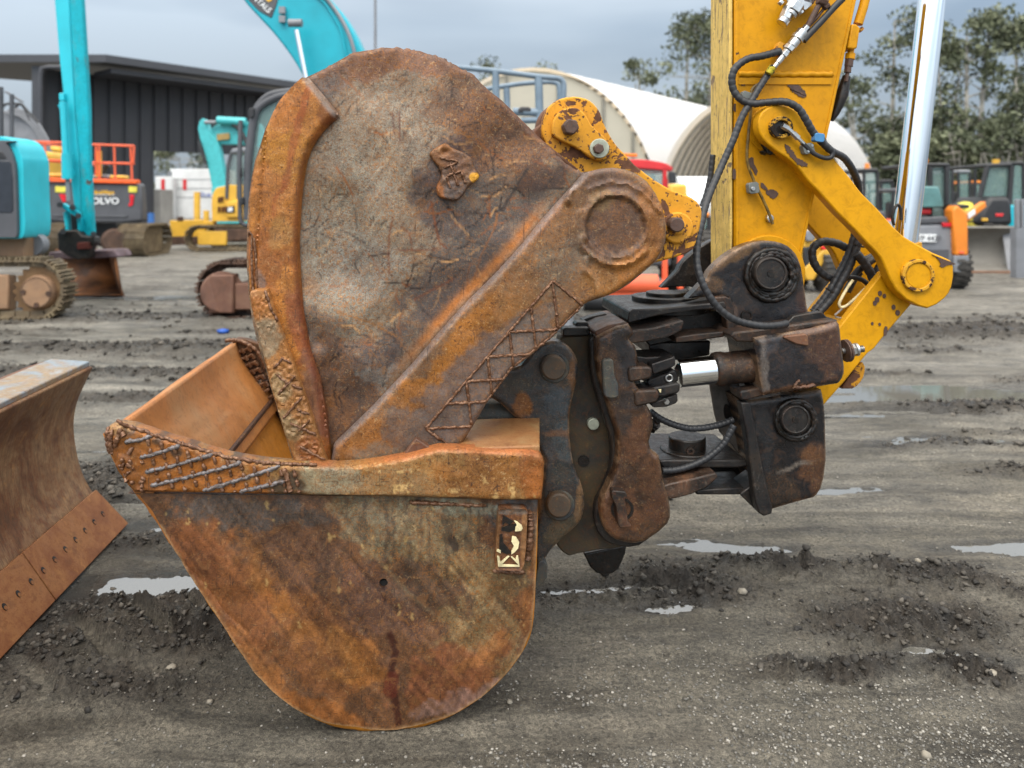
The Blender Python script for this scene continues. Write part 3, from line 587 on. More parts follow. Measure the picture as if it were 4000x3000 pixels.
def ep_h(x, y):
    d = seg_d(x, y, RIDGE); o = seg_d(x, y, EAR+UBlow[:8]); b = np.hypot(x-2404, y-882)+(fbm(x/16, y/16, 2, 4)-.5)*10
    h = -.02*(1-np.clip(d/22, 0, 1))**2-.01*(1-np.clip(o/16, 0, 1))**2+(fbm(x/28, y/28, 3, 4)-.5)*.0035+(fbm(x/150, y/150, 2, 4)-.5)*.01
    h += .010*np.exp(-((b-124)/13)**2)-.004*(b < 112)+.006*np.exp(-((b-150)/12)**2)*(y > 820)
    for L, wd, am in [([(2275,930),(2268,960),(2290,985),(2330,1010),(2400,1040),(2470,1025),(2510,985)], 12, .008), ([(2290,1010),(2285,1050),(2320,1090),(2340,1150)], 12, .009), ([(2300,740),(2380,710),(2460,725),(2520,760),(2580,830)], 6, .006), ([(2240,700),(2225,740),(2215,780)], 14, .02)]:
        d = seg_d(x, y, L)+(fbm(x/14, y/14, 2, 31)-.5)*14; h += am*np.exp(-(d/wd)**2)
    return h
def ep_c(x, y):
    c = ez(x, y); d = seg_d(x, y, RIDGE); k = (np.clip((16-d)/8, 0, 1)*.85)[:, None]; c = c*(1-k)+np.array([*lin('7d7472'), .25])*k
    b = np.hypot(x-2404, y-882)+(fbm(x/16, y/16, 2, 4)-.5)*10; k = (np.exp(-((b-112)/7)**2)*.7)[:, None]; return c*(1-k)+np.array([*lin('33241c'), .1])*k
ep = relief('ear_plate', EP, .075, .05, m_rusta, ub, 9, ep_h, ep_c); ep['label'] = 'raised diagonal plate ending in a round pin boss'
mb = MB(); tl0, tl1 = (1662,1675), (2160,1097)
def xline(p, d, q0, q1):
    x, y = p; dx, dy = d; ex, ey = q1[0]-q0[0], q1[1]-q0[1]; den = dx*ey-dy*ex; t = ((q0[0]-x)*ey-(q0[1]-y)*ex)/den; return (x+dx*t, y+dy*t), t
edge_ = [(1771,1751),(1849,1660),(1900,1573),(2000,1440),(2075,1383),(2150,1320),(2278,1192)]
def clipto(p, d):
    best = None
    for q0, q1 in zip(edge_[:-1], edge_[1:]):
        r_, t = xline(p, d, q0, q1); s_ = ((r_[0]-q0[0])*(q1[0]-q0[0])+(r_[1]-q0[1])*(q1[1]-q0[1]))/((q1[0]-q0[0])**2+(q1[1]-q0[1])**2)
        if t > 0 and -.01 <= s_ <= 1.01 and (best is None or t < best[1]): best = (r_, t)
    return best[0] if best else None
bead(mb, [tl0, tl1], .0050, .0735, hf=ep_h, seed=1); bead(mb, [tl1, (2280,1194)], .0050, .0735, hf=ep_h, seed=1); bead(mb, [tl0, (1771,1751)], .0050, .0735, hf=ep_h, seed=1); bead(mb, [(2278,1192),(2150,1318),(2000,1438),(1900,1572)], .005, .0735, hf=ep_h, seed=4)
for p in [(1744,1578),(1822,1491),(1905,1394),(1990,1297),(2074,1201),(2158,1102)]:
    for d in [(.12, 1), (1, -.06)]:
        q = clipto(p, d)
        if q and not (p[0] > 2100 and d[0] == 1): bead(mb, [p, q], .0050, .0735, hf=ep_h, seed=int(p[0]))
q = clipto(tl0, (1, -.05)); bead(mb, [tl0, q], .0050, .0735, hf=ep_h, seed=2)
mb.build('weld_bead', m_bead, ep, smooth=60)['label'] = 'triangular lattice of weld lines'
# welded badge of broken plate
BD = Cr(1500,500,.4521,[(390,230),(400,205),(430,180),(480,150),(530,125),(555,140),(580,165),(640,190),(700,215),(735,240),(760,265),(775,320),(790,350),(810,380),(825,415),(815,440),(780,470),(740,500),(715,530),(700,560),(670,600),(640,625),(590,632),(540,618),(490,605),(465,580),(455,550),(452,515),(465,480),(485,440),(495,400),(490,360),(465,330),(430,290)])
bdz = zones(('5c4638', .4), [(1730,600,60,50,0,'8a5a30',.5,.7),(1860,690,22,20,0,'c8922e',0,1),(1710,760,40,60,0,'8a5226',.5,.8),(1790,640,60,40,30,'6b4a36',.5,.6),(1780,740,50,40,0,'4a4444',.2,.7)], 12, 5)
bd_h = lambda x, y: (fbm(x/22, y/22, 3, 2)-.5)*.007-.008*(1-np.clip(seg_d(x, y, BD+[BD[0]])/8, 0, 1))**2-.01*np.exp(-((x-1737)**2+(y-594)**2)/120)
bd = relief('badge_plate', BD, .075, .045, m_rusta, ub, 5, bd_h, bdz)
mb = MB()
for a, b in [((480,255),(640,290)),((640,295),(520,345)),((570,300),(640,500)),((540,410),(670,375)),((540,415),(575,520)),((670,375),(705,480)),((495,370),(485,330))]: bead(mb, Cr(1500,500,.4521,[a, b]), .0048, .073, hf=bd_h, seed=4)
mb.build('weld_bead', m_bead, bd, smooth=60)
plate('gusset', [(1560,1800),(1625,1712),(1693,1757),(1690,1830),(1580,1830)], .045, .03, m_brown, ub)
# shell of the upper bucket (its round back) running away from us
o = sweep('shell', [(x+(8 if x < 1300 else 0), y+8) for x, y in UBarc[::-1][2:]+OV([(575,275),(605,215),(640,178),(700,150),(765,115),(835,104),(906,112),(982,142),(1080,218),(1165,300),(1245,366)])], .14, 1.05, m_brown, ub)

# ================================================================== worn yellow link behind the upper bucket
S4 = lambda p: Cr(1800,100,.4521,p)
S5 = lambda p: Cr(2200,550,.4219,p)
YL = S4([(740,1010),(710,960),(700,900),(706,840),(720,780),(740,735),(765,695),(805,660),(850,635),(915,618),(980,612),(1035,618),(1080,630),(1120,650),(1150,675),(1180,710),(1205,750),(1222,800),(1240,850),(1262,900),(1290,950),(1318,995),(1350,1040),(1388,1080),(1430,1120),(1500,1200),(1600,1280),(1675,1335),(1750,1380),(1820,1418),(1900,1450),(1955,1468),(2000,1492),(2040,1520)])+S5([(1245,570),(1275,610),(1285,650),(1284,700),(1275,760),(1262,830),(1240,900),(1228,955),(1210,1000),(1160,1035),(1100,1060),(1000,1090),(850,1130)])+[(2450,1010),(2300,900),(2150,800),(2060,700)]
yl = thing('bucket_linkage', (M(2400,800,.3).x, M(2400,800,.3).y, M(2400,1000,.3).z), 'chipped yellow link plate with a big bolt and a silver washer behind the upper bucket', 'linkage')
yp = plate('link_plate', YL, .2, .045, m_yelworn, yl, bevel=.006)
plate('link_plate', YL, .2, .045, m_brown, yl, bevel=.006, shift=.16)
LV = S4([(790,940),(788,880),(800,820),(822,780),(850,745),(890,720),(930,708),(972,706),(1010,715),(1048,738),(1080,770),(1105,815),(1130,860),(1175,905),(1230,950),(1262,985),(1290,1020),(1303,1060),(1300,1100),(1284,1135),(1260,1155),(1220,1168),(1180,1165),(1130,1145),(1080,1110),(980,1045),(860,990),(820,965)])
lv = plate('lever_plate', LV, .168, .032, m_yelworn, yl, bevel=.005)
mb = MB(); mb.prism([M(x, y, .12) for x, y in ring(*S4([(955,872)])[0], 33, 6, 10, 370)], NV*.05); mb.build('pin_head', m_bolt, yl, bevel=.005)
mb = MB(); disc(mb, *S4([(1200,1060)])[0], 38, .158, .01); ws2 = mb.build('washer', m_zinc, yl, bevel=.002)
mb = MB(); mb.prism([M(x, y, .135) for x, y in ring(*S4([(1196,1062)])[0], 21, 6, 20, 380)], NV*.025); mb.build('bolt_head', m_bolt, ws2, bevel=.003)
mb = MB(); disc(mb, 2648, 890, 62, .182, .02); bs = mb.build('boss', m_yelworn, yl, bevel=.006)
mb = MB(); disc(mb, 2648, 884, 33, .165, .02); mb.build('collar', m_yelworn, bs, bevel=.004)
mb = MB(); disc(mb, 2646, 878, 29, .14, .04); mb.build('pin_head', m_bolt, bs, bevel=.004)
mb = MB(); disc(mb, 2150, 545, 72, .26, .3); mb.build('pin_tube', m_brown, yl, bevel=.006)
# ================================================================== yellow excavator arm (the machine itself stands outside the frame)
T5 = lambda p: Cr(2700, 0, .4973, p)
T6 = lambda p: Cr(3000, 500, .4521, p)
T9 = lambda p: Cr(3050, 850, .3315, p)
T7 = lambda p: Cr(2400, 850, .4521, p)
bs_ = M(3000, 1000, .6)
arm = thing('excavator', (bs_.x, bs_.y, bs_.z-.5), 'bright yellow excavator arm reaching down from above with black hoses and a chrome rod', 'excavator')
ST = [(2869,-160),(3378,-160),(3346,0),(3247,467),(3227,545),(3150,880),(3128,1005),(3090,1150),(2869,1150)]
st = plate('stick', ST, .50, .20, m_yel, arm, bevel=.004)
mb = MB(); mb.prism([M(x, y, .502) for x, y in [(2872,-160),(2884,-160),(2884,1020),(2872,1020)]], -NV*.006)
mb.prism([M(x, y, .502) for x, y in [(3362,-160),(3374,-160),(3342,0),(3128,1000),(3117,1000),(3331,0)]], -NV*.006)
mb.build('edge_flange', m_yel, st, bevel=.002)
mb = MB()
a, b = M(2884, 291, .5), M(3250, 291, .5); mb.tube([a.lerp(b, i/30)+Vector((0, 0, .002*math.sin(i*1.7))) for i in range(31)], .012, 8)
mb.prism([M(x, y, .498) for x, y in [(2884,304),(3252,304),(3246,330),(2884,330)]], -NV*.004)
mb.build('weld_seam', m_yel, st, smooth=60)
# scuffed front plate on the left flank of the stick
p0, p1 = M(2866, -160, .502), M(2866, 1060, .502)
mb = MB(); mb.prism([p0-UV*.004, p0-UV*.004+NV*.196, p1-UV*.004+NV*.196, p1-UV*.004], -UV*.014)
mb.build('front_plate', m_scuff, st, bevel=.004)['label'] = 'scuffed and scratched flank of the stick'
# rust and bare patches with their own raised edge of paint
for pl in [T5(crv([(750,655),(820,660),(870,690),(905,740),(890,765),(850,755),(800,720),(775,690)], 5, True)), T5(crv([(590,1500),(640,1490),(690,1520),(650,1560),(610,1540)], 4, True)), T5(crv([(385,640),(430,635),(420,670),(395,670)], 4, True)), T5([(455,1250),(490,1240),(500,1290),(525,1340),(510,1375),(480,1340),(460,1300)]), T5([(340,820),(362,830),(360,880),(335,870)]), T5([(330,1340),(352,1330),(350,1400),(332,1410)]), T5([(550,1440),(580,1450),(600,1500),(560,1480)])]:
    _g = random.Random(len(pl)); pl = [(x+_g.uniform(-3, 3), y+_g.uniform(-3, 3)) for x, y in crv(pl, 2, True)]; mb = MB(); mb.prism([M(x, y, .4965) for x, y in pl], NV*.002); mb.build('bare_patch', m_bolt, st, smooth=20)
mb = MB(); disc(mb, 3020, 505, 96, .494, .02, 40); mb.build('pin_boss', m_yel, st, bevel=.004)
# lower edge cover over the hitch ear
plate('end_plate', Cr(2400,850,.4521,ring(1335, 470, 318, 30, 180, 360))+[(3140,1150),(2880,1150)], .488, .014, m_yel, arm, bevel=.004)
# --- rocker link
RK = [(2998,562),(2980,542),(2968,520),(2962,495),(2964,462),(2976,438),(2996,422),(3018,412),(3042,408),(3068,411),(3092,420),(3113,433),(3145,472),(3177,522),(3215,568),(3257,617),(3310,680),(3362,749),(3429,816),(3488,884),(3533,925),(3588,957),(3646,988),(3690,1006),(3715,1018),(3725,1040),(3726,1079),(3719,1119),(3708,1145),(3692,1165),(3660,1190),(3624,1205),(3595,1198),(3565,1183),(3540,1170),(3520,1151),(3505,1138),(3493,1119),(3480,1095),(3470,1074),(3460,1048),(3448,1020),(3438,1003),(3425,988),(3408,970),(3389,952),(3335,893),(3271,830),(3194,744),(3158,708),(3113,649),(3090,628),(3068,613),(3036,592)]
RKZ = paint('yellow_paint_link', 'cf940c', chips=.715, chipscale=8, edgec=.5, dirt=('b5821e', .3))
rk = plate('rocker_link', RK, .40, .055, RKZ, arm, bevel=.006)
rk2 = plate('rocker_link', RK, .40, .05, RKZ, arm, bevel=.006, shift=.34); rk2['label'] = 'far rocker link seen behind the near one'
for pl in [T6(crv([(155,140),(200,180),(250,250),(330,300),(340,330),(270,320),(200,250),(160,200)], 4, True)), T6([(1420,1088),(1600,1165),(1604,1182),(1560,1180),(1540,1200),(1480,1195),(1500,1170),(1450,1110)])]:
    _g = random.Random(len(pl)); pl = [(x+_g.uniform(-3, 3), y+_g.uniform(-3, 3)) for x, y in crv(pl, 2, True)]; mb = MB(); mb.prism([M(x, y, .3965) for x, y in pl], NV*.002); mb.build('bare_patch', m_bolt, rk, smooth=20)
def annulus(mb, cx, cy, r0, r1, off, th, n=36, ry=1.0):
    A = [M(x, y, off) for x, y in ring(cx, cy, r1, n)]; B = [M(x, y, off) for x, y in ring(cx, cy, r0, n)]
    vs = A+B+[p+NV*th for p in A]+[p+NV*th for p in B]; fs = []
    for i in range(n):
        j = (i+1) % n; fs += [[i, j, n+j, n+i], [2*n+i, 3*n+i, 3*n+j, 2*n+j], [i, 2*n+i, 2*n+j, j], [n+i, n+j, 3*n+j, 3*n+i]]
    mb.add(vs, fs)
mb = MB(); annulus(mb, 3590, 1077, 50, 64, .385, .03); mb.build('pin_ring', paint('yellow_worn2', 'd09a2a', chips=.56, chipscale=22, edgec=.3), rk, bevel=.003)
mb = MB(); disc(mb, 3590, 1077, 51, .391, .02, 30); mb.build('pin_cap', RKZ, rk, bevel=.003)
mb = MB(); annulus(mb, 3056, 497, 28, 44, .375, .06); mb.build('pin_sleeve', paint('yellow_greasy', 'b98a2a', under='1c1612', chips=.5, chipscale=22, edgec=.2), rk, bevel=.003)
mb = MB(); disc(mb, 3056, 497, 30, .394, .01, 30); mb.build('pin_hollow', m_dark, rk)
mb = MB(); bead(mb, T5([(545,950),(540,1010),(548,1080),(575,1150),(600,1190),(640,1200)]), .012, .45, seed=3); bead(mb, T5([(570,1180),(560,1215)]), .016, .44, seed=5); bead(mb, T5([(620,1160),(680,1215)]), .012, .45, seed=6)
mb.build('grease', m_dark, rk, smooth=60)
# --- lower link box
HL = [(3452,1060),(3564,1185),(3535,1218),(3507,1251),(3482,1280),(3461,1304),(3415,1362),(3390,1380),(3340,1440),(3295,1496),(3223,1578),(3150,1650),(3080,1560),(3200,1400),(3284,1271)]
hl = plate('bucket_link', HL, .47, .04, RKZ, arm, bevel=.005)
h2 = plate('bucket_link', HL, .47, .04, RKZ, arm, bevel=.005, shift=.26); h2['label'] = 'far cheek of the lower link'
mb = MB(); mb.prism([M(x, y, .51) for x, y in [(3540,1205),(3556,1188),(3180,1600),(3165,1590)]], NV*.22); mb.build('web_plate', RKZ, hl)
mb = MB(); mb.prism([M(x, y, .51) for x, y in [(3330,1255),(3345,1262),(3205,1420),(3190,1412)]], NV*.22); mb.build('web_plate', RKZ, hl)
mb = MB(); c = [M(x, y, .55) for x, y in crv(T9([(1060,775),(900,930),(800,1020),(740,1055),(700,1050),(690,1010),(720,940),(790,820),(850,735)]), 8)]; mb.tube(c, .006, 8); mb.build('opening_rim', m_cream, hl, smooth=60)
mb = MB(); c = [M(x, y, .5) for x, y in T9([(720,1075),(635,1150),(645,1170),(750,1195)])]; mb.tube(c, .004, 6); mb.build('wire_clip', m_steel, hl)
mb = MB()
for x, y, r_ in [(3438,1146,8),(3455,1156,7),(3427,1171,9),(3418,1184,8),(3491,1200,8),(3507,1222,9),(3408,1264,5),(3437,1267,5)]:
    mb.prism([M(a, b, .4665) for a, b in ring(x, y, r_, 9, ry=r_*1.3)], NV*.002)
mb.prism([M(a, b, .4665) for a, b in T9([(1230,1280),(1255,1285),(1262,1340),(1240,1390),(1215,1400),(1215,1330)])], NV*.002)
mb.build('paint_chip', m_bolt, hl, smooth=20)
plate('lug', [(3340,1440),(3372,1415),(3380,1432),(3379,1451),(3373,1475),(3363,1492),(3348,1508),(3331,1519),(3286,1519)], .53, .03, m_yelworn, arm, bevel=.004)
# --- cylinder rod
def arod(name, x0, y0, x1, y1, off, r, mat, n=40):
    mb = MB(); mb.tube([M(x0, y0, off), M(x1, y1, off)], r, n); return mb.build(name, mat, arm, smooth=40)
arod('cylinder_rod', 3650, -80, 3530, 960, .62, .0515, m_chrome, 64)
arod('rod_eye', 3534, 950, 3545, 1085, .62, .062, RKZ)
mb = MB(); mb.tube([M(x, y, .5) for x, y in crv([(3492,880),(3486,850),(3494,815),(3508,800),(3518,820),(3520,860)], 6)], .006, 8); mb.build('hose_clip', m_dark, arm, smooth=60)
# --- right side valve block and pipes
mb = MB(); mb.prism([M(x, y, .5) for x, y in T5([(1262,188),(1298,190),(1328,218),(1305,378),(1278,386),(1230,378),(1245,300)])], NV*.07); vb = mb.build('valve_block', m_yel, arm, bevel=.005)
mb = MB(); mb.tube([M(x, y, .53) for x, y in T5([(1325,225),(1340,240)])], .012, 8); mb.build('plug', m_yelworn, vb)
mb = MB(); mb.tube([M(x, y, .53) for x, y in T5([(1375,-40),(1350,60),(1310,190)])], .018, 12); mb.build('pipe', m_yel, arm, smooth=60)
mb = MB()
for (a, b, r_) in [((1258,380),(1250,425),.012),((1252,420),(1246,465),.02)]: mb.tube([M(x, y, .53) for x, y in T5([a, b])], r_, 6 if r_ > .015 else 12)
mb.build('pipe_fitting', m_yel, arm, smooth=30)
mb = MB()
for (a, b, r_) in [((1243,465),(1236,522),.017),((1232,522),(1228,570),.014),((1228,570),(1215,640),.008)]: mb.tube([M(x, y, .53) for x, y in T5([a, b])], r_, 6)
mb.build('pipe_fitting', m_bolt, arm, smooth=30)
mb = MB(); pp = [(1220,600),(1205,660),(1185,740),(1160,820),(1130,890),(1105,950)]; mb.tube([M(x, y, .56) for x, y in T5(pp)], .02, 12, [.016,.02,.025,.02,.016,.006]); mb.build('rubber_boot', m_dark, arm, smooth=60)
# --- hoses on the face of the stick
HA = [(3023,259,.455),(2978,323,.44),(2939,388,.43),(2899,457,.42),(2864,547,.41),(2824,637,.4),(2785,726,.37),(2755,806,.33),(2739,877,.3),(2725,940,.28),(2722,1022,.25),(2739,1094,.23),(2771,1157,.22),(2807,1203,.22),(2852,1239,.22),(2906,1261,.23),(2979,1273,.24),(3040,1270,.26),(3070,1264,.29)]
hose(HA, .4, .0135, 'wrapped_hose', m_hose, arm)['label'] = 'long black wrapped hose looping down to the tilting hitch'
HB = [(3048,199,.45),(2978,219,.44),(2924,229,.44),(2879,259,.44),(2860,298,.44),(2864,348,.44),(2894,388,.43),(2939,405,.42),(2998,400,.41),(3068,398,.38),(3118,423,.37),(3148,467,.365),(3177,517,.365),(3217,562,.37),(3252,592,.38),(3297,617,.41),(3332,666,.45),(3352,721,.5),(3356,790,.56)]
hose(HB, .4, .0145, 'wrapped_hose', m_hose, arm)['label'] = 'black wrapped hose in an S over the rocker link'
HC = T5([(170,1215),(160,1320),(145,1420),(115,1540),(85,1620)]); hose([(x, y, .60) for x, y in HC], .6, .012, 'wrapped_hose', m_hose, arm)
mb = MB(); mb.tube([M(x, y, .44) for x, y in crv(T5([(1190,-10),(1120,60),(1020,170),(930,265),(880,320)]), 8)], .013, 14); mb.build('smooth_hose', m_hose, arm, smooth=60)
# coupling stack
ax = T5([(905,215),(640,540)])
def axp(t, off=.445): return M(ax[0][0]+(ax[1][0]-ax[0][0])*t, ax[0][1]+(ax[1][1]-ax[0][1])*t, off)
mb = MB()
for t0, t1, r_, n_ in [(-.02,.1,.014,6),(.1,.22,.022,20),(.22,.3,.025,20),(.3,.46,.020,20),(.46,.56,.021,6),(.56,.62,.015,6),(.62,.7,.017,6),(.7,.86,.012,16),(.86,1.0,.010,16)]: mb.tube([axp(t0), axp(t1)], r_, n_)
mb.build('hose_coupling', m_steel, arm, smooth=30, bevel=.0015)
mb = MB(); mb.tube([M(x, y, .445) for x, y in T5([(1010,30),(960,120),(915,205)])], .011, 12); mb.tube([M(x, y, .45) for x, y in T5([(1040,70),(985,140),(930,200)])], .006, 10); mb.build('steel_pipe', m_bolt, arm, smooth=60)
mb = MB(); q = [M(x, y, .43) for x, y in T5([(640,525),(605,580)])]; mb.tube(q, .0145, 12); mb.build('hose_tag', paint('tag_yellow', 'b7a92e', under='202020', chips=.52, chipscale=60), arm, smooth=60)
# top connector
mb = MB()
for a, b, r_, n_ in [((830,30),(790,95),.034,6),((790,95),(770,120),.026,16),((775,60),(735,150),.024,6),((735,150),(710,185),.022,20)]: mb.tube([M(x, y, .44) for x, y in T5([a, b])], r_, n_)
mb.tube([M(x, y, .44) for x, y in T5([(850,80),(870,105)])], .012, 6); mb.tube([M(x, y, .44) for x, y in T5([(690,10),(715,30)])], .012, 6)
mb.prism([M(x, y, .46) for x, y in T5([(740,-30),(960,-30),(950,40),(900,80),(830,60),(760,20)])], NV*.03)
mb.build('hydraulic_connector', m_steel, arm, smooth=30, bevel=.002)
mb = MB()
for a, b, r_ in [((1000,-10),(1060,20),.022),((1040,60),(1075,35),.014)]: mb.tube([M(x, y, .44) for x, y in T5([a, b])], r_, 8)
mb.prism([M(x, y, .46) for x, y in T5([(900,-30),(1000,-30),(960,30),(880,10)])], NV*.02)
mb.build('pipe_bracket', m_bolt, arm, bevel=.002)
# thin grease pipe and clamps
mb = MB(); mb.tube([M(x, y, .475) for x, y in crv(T5([(650,560),(560,640),(480,700),(470,800),(465,900),(450,1050),(438,1200),(445,1290),(480,1390),(520,1480),(560,1560),(600,1650),(640,1760)]), 6)], .006, 8); mb.build('grease_pipe', plain('old_pipe', '6b5420', .5, var=.4, scale=40), arm, smooth=60)
def clamp(cx, cy, w_, h_, an, mat, off=.455):
    mb = MB(); ca, sa = math.cos(R(an)), math.sin(R(an)); pts = [(cx+x*ca-y*sa, cy+x*sa+y*ca) for x, y in [(-w_,-h_*.7),(-w_*.7,-h_),(w_*.7,-h_),(w_,-h_*.7),(w_,h_*.7),(w_*.7,h_),(-w_*.7,h_),(-w_,h_*.7)]]
    mb.prism([M(x, y, off) for x, y in pts], NV*.03); return mb
cl = clamp(2946, 734, 20, 22, -8, None).build('pipe_clamp', plain('grey_clamp', '6f7370', .5), arm, bevel=.002); mb = MB(); disc(mb, 2943, 737, 8, .445, .012, 14); mb.build('bolt', m_steel, cl, bevel=.001)
cl = clamp(3160, 580, 21, 20, -15, None, .37).build('pipe_clamp', plain('grey_clamp', '6f7370', .5), arm, bevel=.002)
for x, y in [(3174,568),(3159,590)]: mb = MB(); disc(mb, x, y, 5, .366, .01, 12); mb.build('bolt', m_steel, cl)
cl = clamp(2920, 372, 20, 14, 20, None).build('pipe_clamp', plain('grey_clamp', '6f7370', .5), arm, bevel=.002)
clamp(3048, 190, 16, 26, 25, None).build('pipe_clamp', m_yelworn, arm, bevel=.002)
clamp(3203, 537, 19, 17, 8, None, .345).build('hose_bracket', plain('blue_bracket', '3f78a8', .4, var=.2), arm, bevel=.002)
mb = MB()
for a, b, r_, n_ in [((715,985),(760,1010),.012,6),((760,1010),(800,1045),.009,6),((800,1045),(840,1085),.012,6),((840,1085),(885,1130),.007,10)]: mb.tube([M(x, y, .37) for x, y in T5([a, b])], r_, n_)
mb.build('grease_nipple', m_steel, arm, smooth=30)
mb = MB(); mb.tube([M(x, y, .372) for x, y in crv(T5([(870,1120),(900,1150),(950,1195),(1000,1225),(1055,1242),(1095,1235),(1112,1205),(1100,1170),(1050,1120),(1025,1060)]), 8)], .0085, 12); mb.build('grease_hose', m_hose, arm, smooth=60)
mb = MB(); x, y = 3008, 853; disc(mb, x, y, 16, .492, .01, 20); mb.prism([M(a, b, .475) for a, b in ring(x, y, 12, 6)], NV*.02); mb.build('bolt', m_steel, arm, bevel=.002)
# --- bundle of hoses in the link
for pts, o_, r_ in [([(880,165),(850,280),(800,430),(740,560),(690,650),(600,820),(500,970),(380,1110)], .60, .016), ([(935,200),(900,340),(850,480),(790,620),(710,760),(640,890),(560,1000),(460,1110)], .58, .016),
                    ([(770,360),(690,315),(600,290),(510,282),(430,310),(375,370),(370,460),(400,550),(450,620),(520,680),(600,715),(680,715)], .63, .017), ([(880,420),(950,490),(1000,560),(1050,640),(1080,700),(1095,770)], .56, .019)]:
    hose([(x, y, o_) for x, y in T9(pts)], o_, r_, 'wrapped_hose', m_hose, arm, wrap=.026)
for pts, o_, r_ in [([(760,715),(850,705),(950,730),(1020,780),(1060,820)], .6, .010), ([(950,540),(1050,470),(1150,440)], .62, .014), ([(980,580),(1080,500),(1180,470)], .6, .014), ([(820,760),(880,660),(960,590),(1040,600)], .64, .014), ([(1130,740),(1140,640),(1180,560)], .6, .018), ([(780,870),(850,740),(930,640)], .66, .016)]:
    mb = MB(); mb.tube([M(x, y, o_) for x, y in crv(T9(pts), 8)], r_, 12); mb.build('smooth_hose', m_hose, arm, smooth=60)
mb = MB(); mb.tube([M(x, y, .57) for x, y in crv(T9([(860,310),(940,340),(1050,345)]), 5)], .004, 6); mb.tube([M(x, y, .555) for x, y in T9([(530,830),(620,885)])], .004, 6); mb.build('cable_tie', m_dark, arm)

# ================================================================== black tilting hitch
hb = M(2850, 1500, .5)
ht = thing('tilting_hitch', (hb.x, hb.y, hb.z-.4), 'greasy black and brown tilting hitch with short chrome cylinder between yellow arm and bucket', 'hitch')
E1 = T7([(805,528),(830,470),(862,430),(905,388),(960,340),(1018,298),(1080,262),(1140,233),(1200,215),(1265,203),(1330,200),(1395,207),(1450,222),(1500,245),(1540,278),(1570,312),(1592,352),(1612,400),(1622,440),(1632,500),(1642,560),(1652,640),(1662,720),(1672,780),(1688,840),(1700,1000),(1000,1040),(1000,760),(980,700),(900,680),(640,700)])
zE = zones(('18191d', .05), [(2850,1010,120,30,-30,'5e4830',.4,.8),(2760,1110,60,40,0,'4c3c2c',.5,.8),(3150,1200,40,80,0,'3c2c28',.2,.8),(2900,1180,120,70,0,'242528',.1,.8),(2830,1230,60,50,0,'54463f',.3,.8),(3090,1200,50,60,0,'2a2b30',.1,.6)], 40, 61)
e1 = rplate('mounting_ear', E1, .40, .05, ht, zE, 9)
e2 = plate('mounting_ear', E1, .40, .05, m_black, ht, bevel=.006, shift=.34); e2['label'] = 'far mounting ear seen left of the arm'
mb = MB(); disc(mb, *T7([(1360,500)])[0], 108, .392, .02, 36); rg = mb.build('weld_collar', m_dark, e1, bevel=.006)
mb = MB()
for k, rr_ in enumerate((98, 86, 76)):
    d = []; g = random.Random(k)
    mb.tube([M(*p, .392) for p in ring(3015, 1074, rr_, 60, 0, 359)], .009, 6, [.008+.006*g.random() for _ in range(60)])
mb.build('weld_bead', m_dark, rg, smooth=60)
def pin(cx, cy, r, off, parent, mat=m_black, hole=14):
    mb = MB(); disc(mb, cx, cy, r, off, .06, 36); p = mb.build('pin', mat, parent, bevel=.005)
    mb = MB(); annulus(mb, cx, cy, r*.84, r*.95, off-.004, .008); mb.build('pin_rim', m_black, p, bevel=.002)
    mb = MB(); disc(mb, cx, cy, hole, off-.0035, .006, 18); mb.build('grease_hole', m_dark, p); return p
pin(3013, 1069, 65, .355, e1)
mb = MB(); annulus(mb, *T7([(1148,848)])[0], 16, 22, .393, .01); mb.build('bolt_hole', m_dark, e1)
mb = MB(); disc(mb, *T7([(1148,848)])[0], 17, .397, .01); mb.build('bolt_hole', m_dark, e1)
# pivot slabs
def slab(pts, off, dep, mat=m_black, name='pivot_slab', bevel=.006, parent=None): return plate(name, pts, off, dep, mat, parent or ht, bevel=bevel)
S35 = lambda p: Cr(2350, 1100, .3617, p)
s1 = slab(S35([(295,330),(340,300),(620,290),(1190,232),(1330,215),(1350,290),(1000,310),(600,370),(300,450),(280,430)]), .36, .42, m_black)
mb = MB(); c = M(2600, 1200, .58); 
for r_, h_, z_ in [(.17, .03, -.01), (.13, .028, .018), (.075, .02, .04)]: mb.tube([c+Vector((0, 0, z_)), c+Vector((0, 0, z_+h_))], r_, 36)
mb.build('pivot_cap', m_dark, s1, smooth=40, bevel=.003)
slab(S35([(300,440),(900,350),(1330,300),(1330,500),(880,620),(520,700),(400,560),(300,500)]), .47, .3, m_dark, 'swivel_body')
slab(S35([(230,560),(290,540),(560,500),(850,425),(885,420),(890,450),(870,520),(800,560),(700,605),(480,650),(250,680),(230,660)]), .30, .35, m_blackr)
slab(S35([(800,600),(1000,570),(1330,538),(1345,560),(1320,600),(1000,640),(800,660)]), .36, .3, m_blackr)
slab(S35([(510,660),(1180,640),(1170,800),(800,850),(520,800)]), .50, .25, m_dark, 'swivel_body')
plate('corner_gusset', T7([(850,690),(960,680),(1010,700),(1035,780),(1050,980),(1000,1000),(970,960),(960,820),(880,800),(850,760)]), .37, .05, m_blackr, ht, bevel=.005)
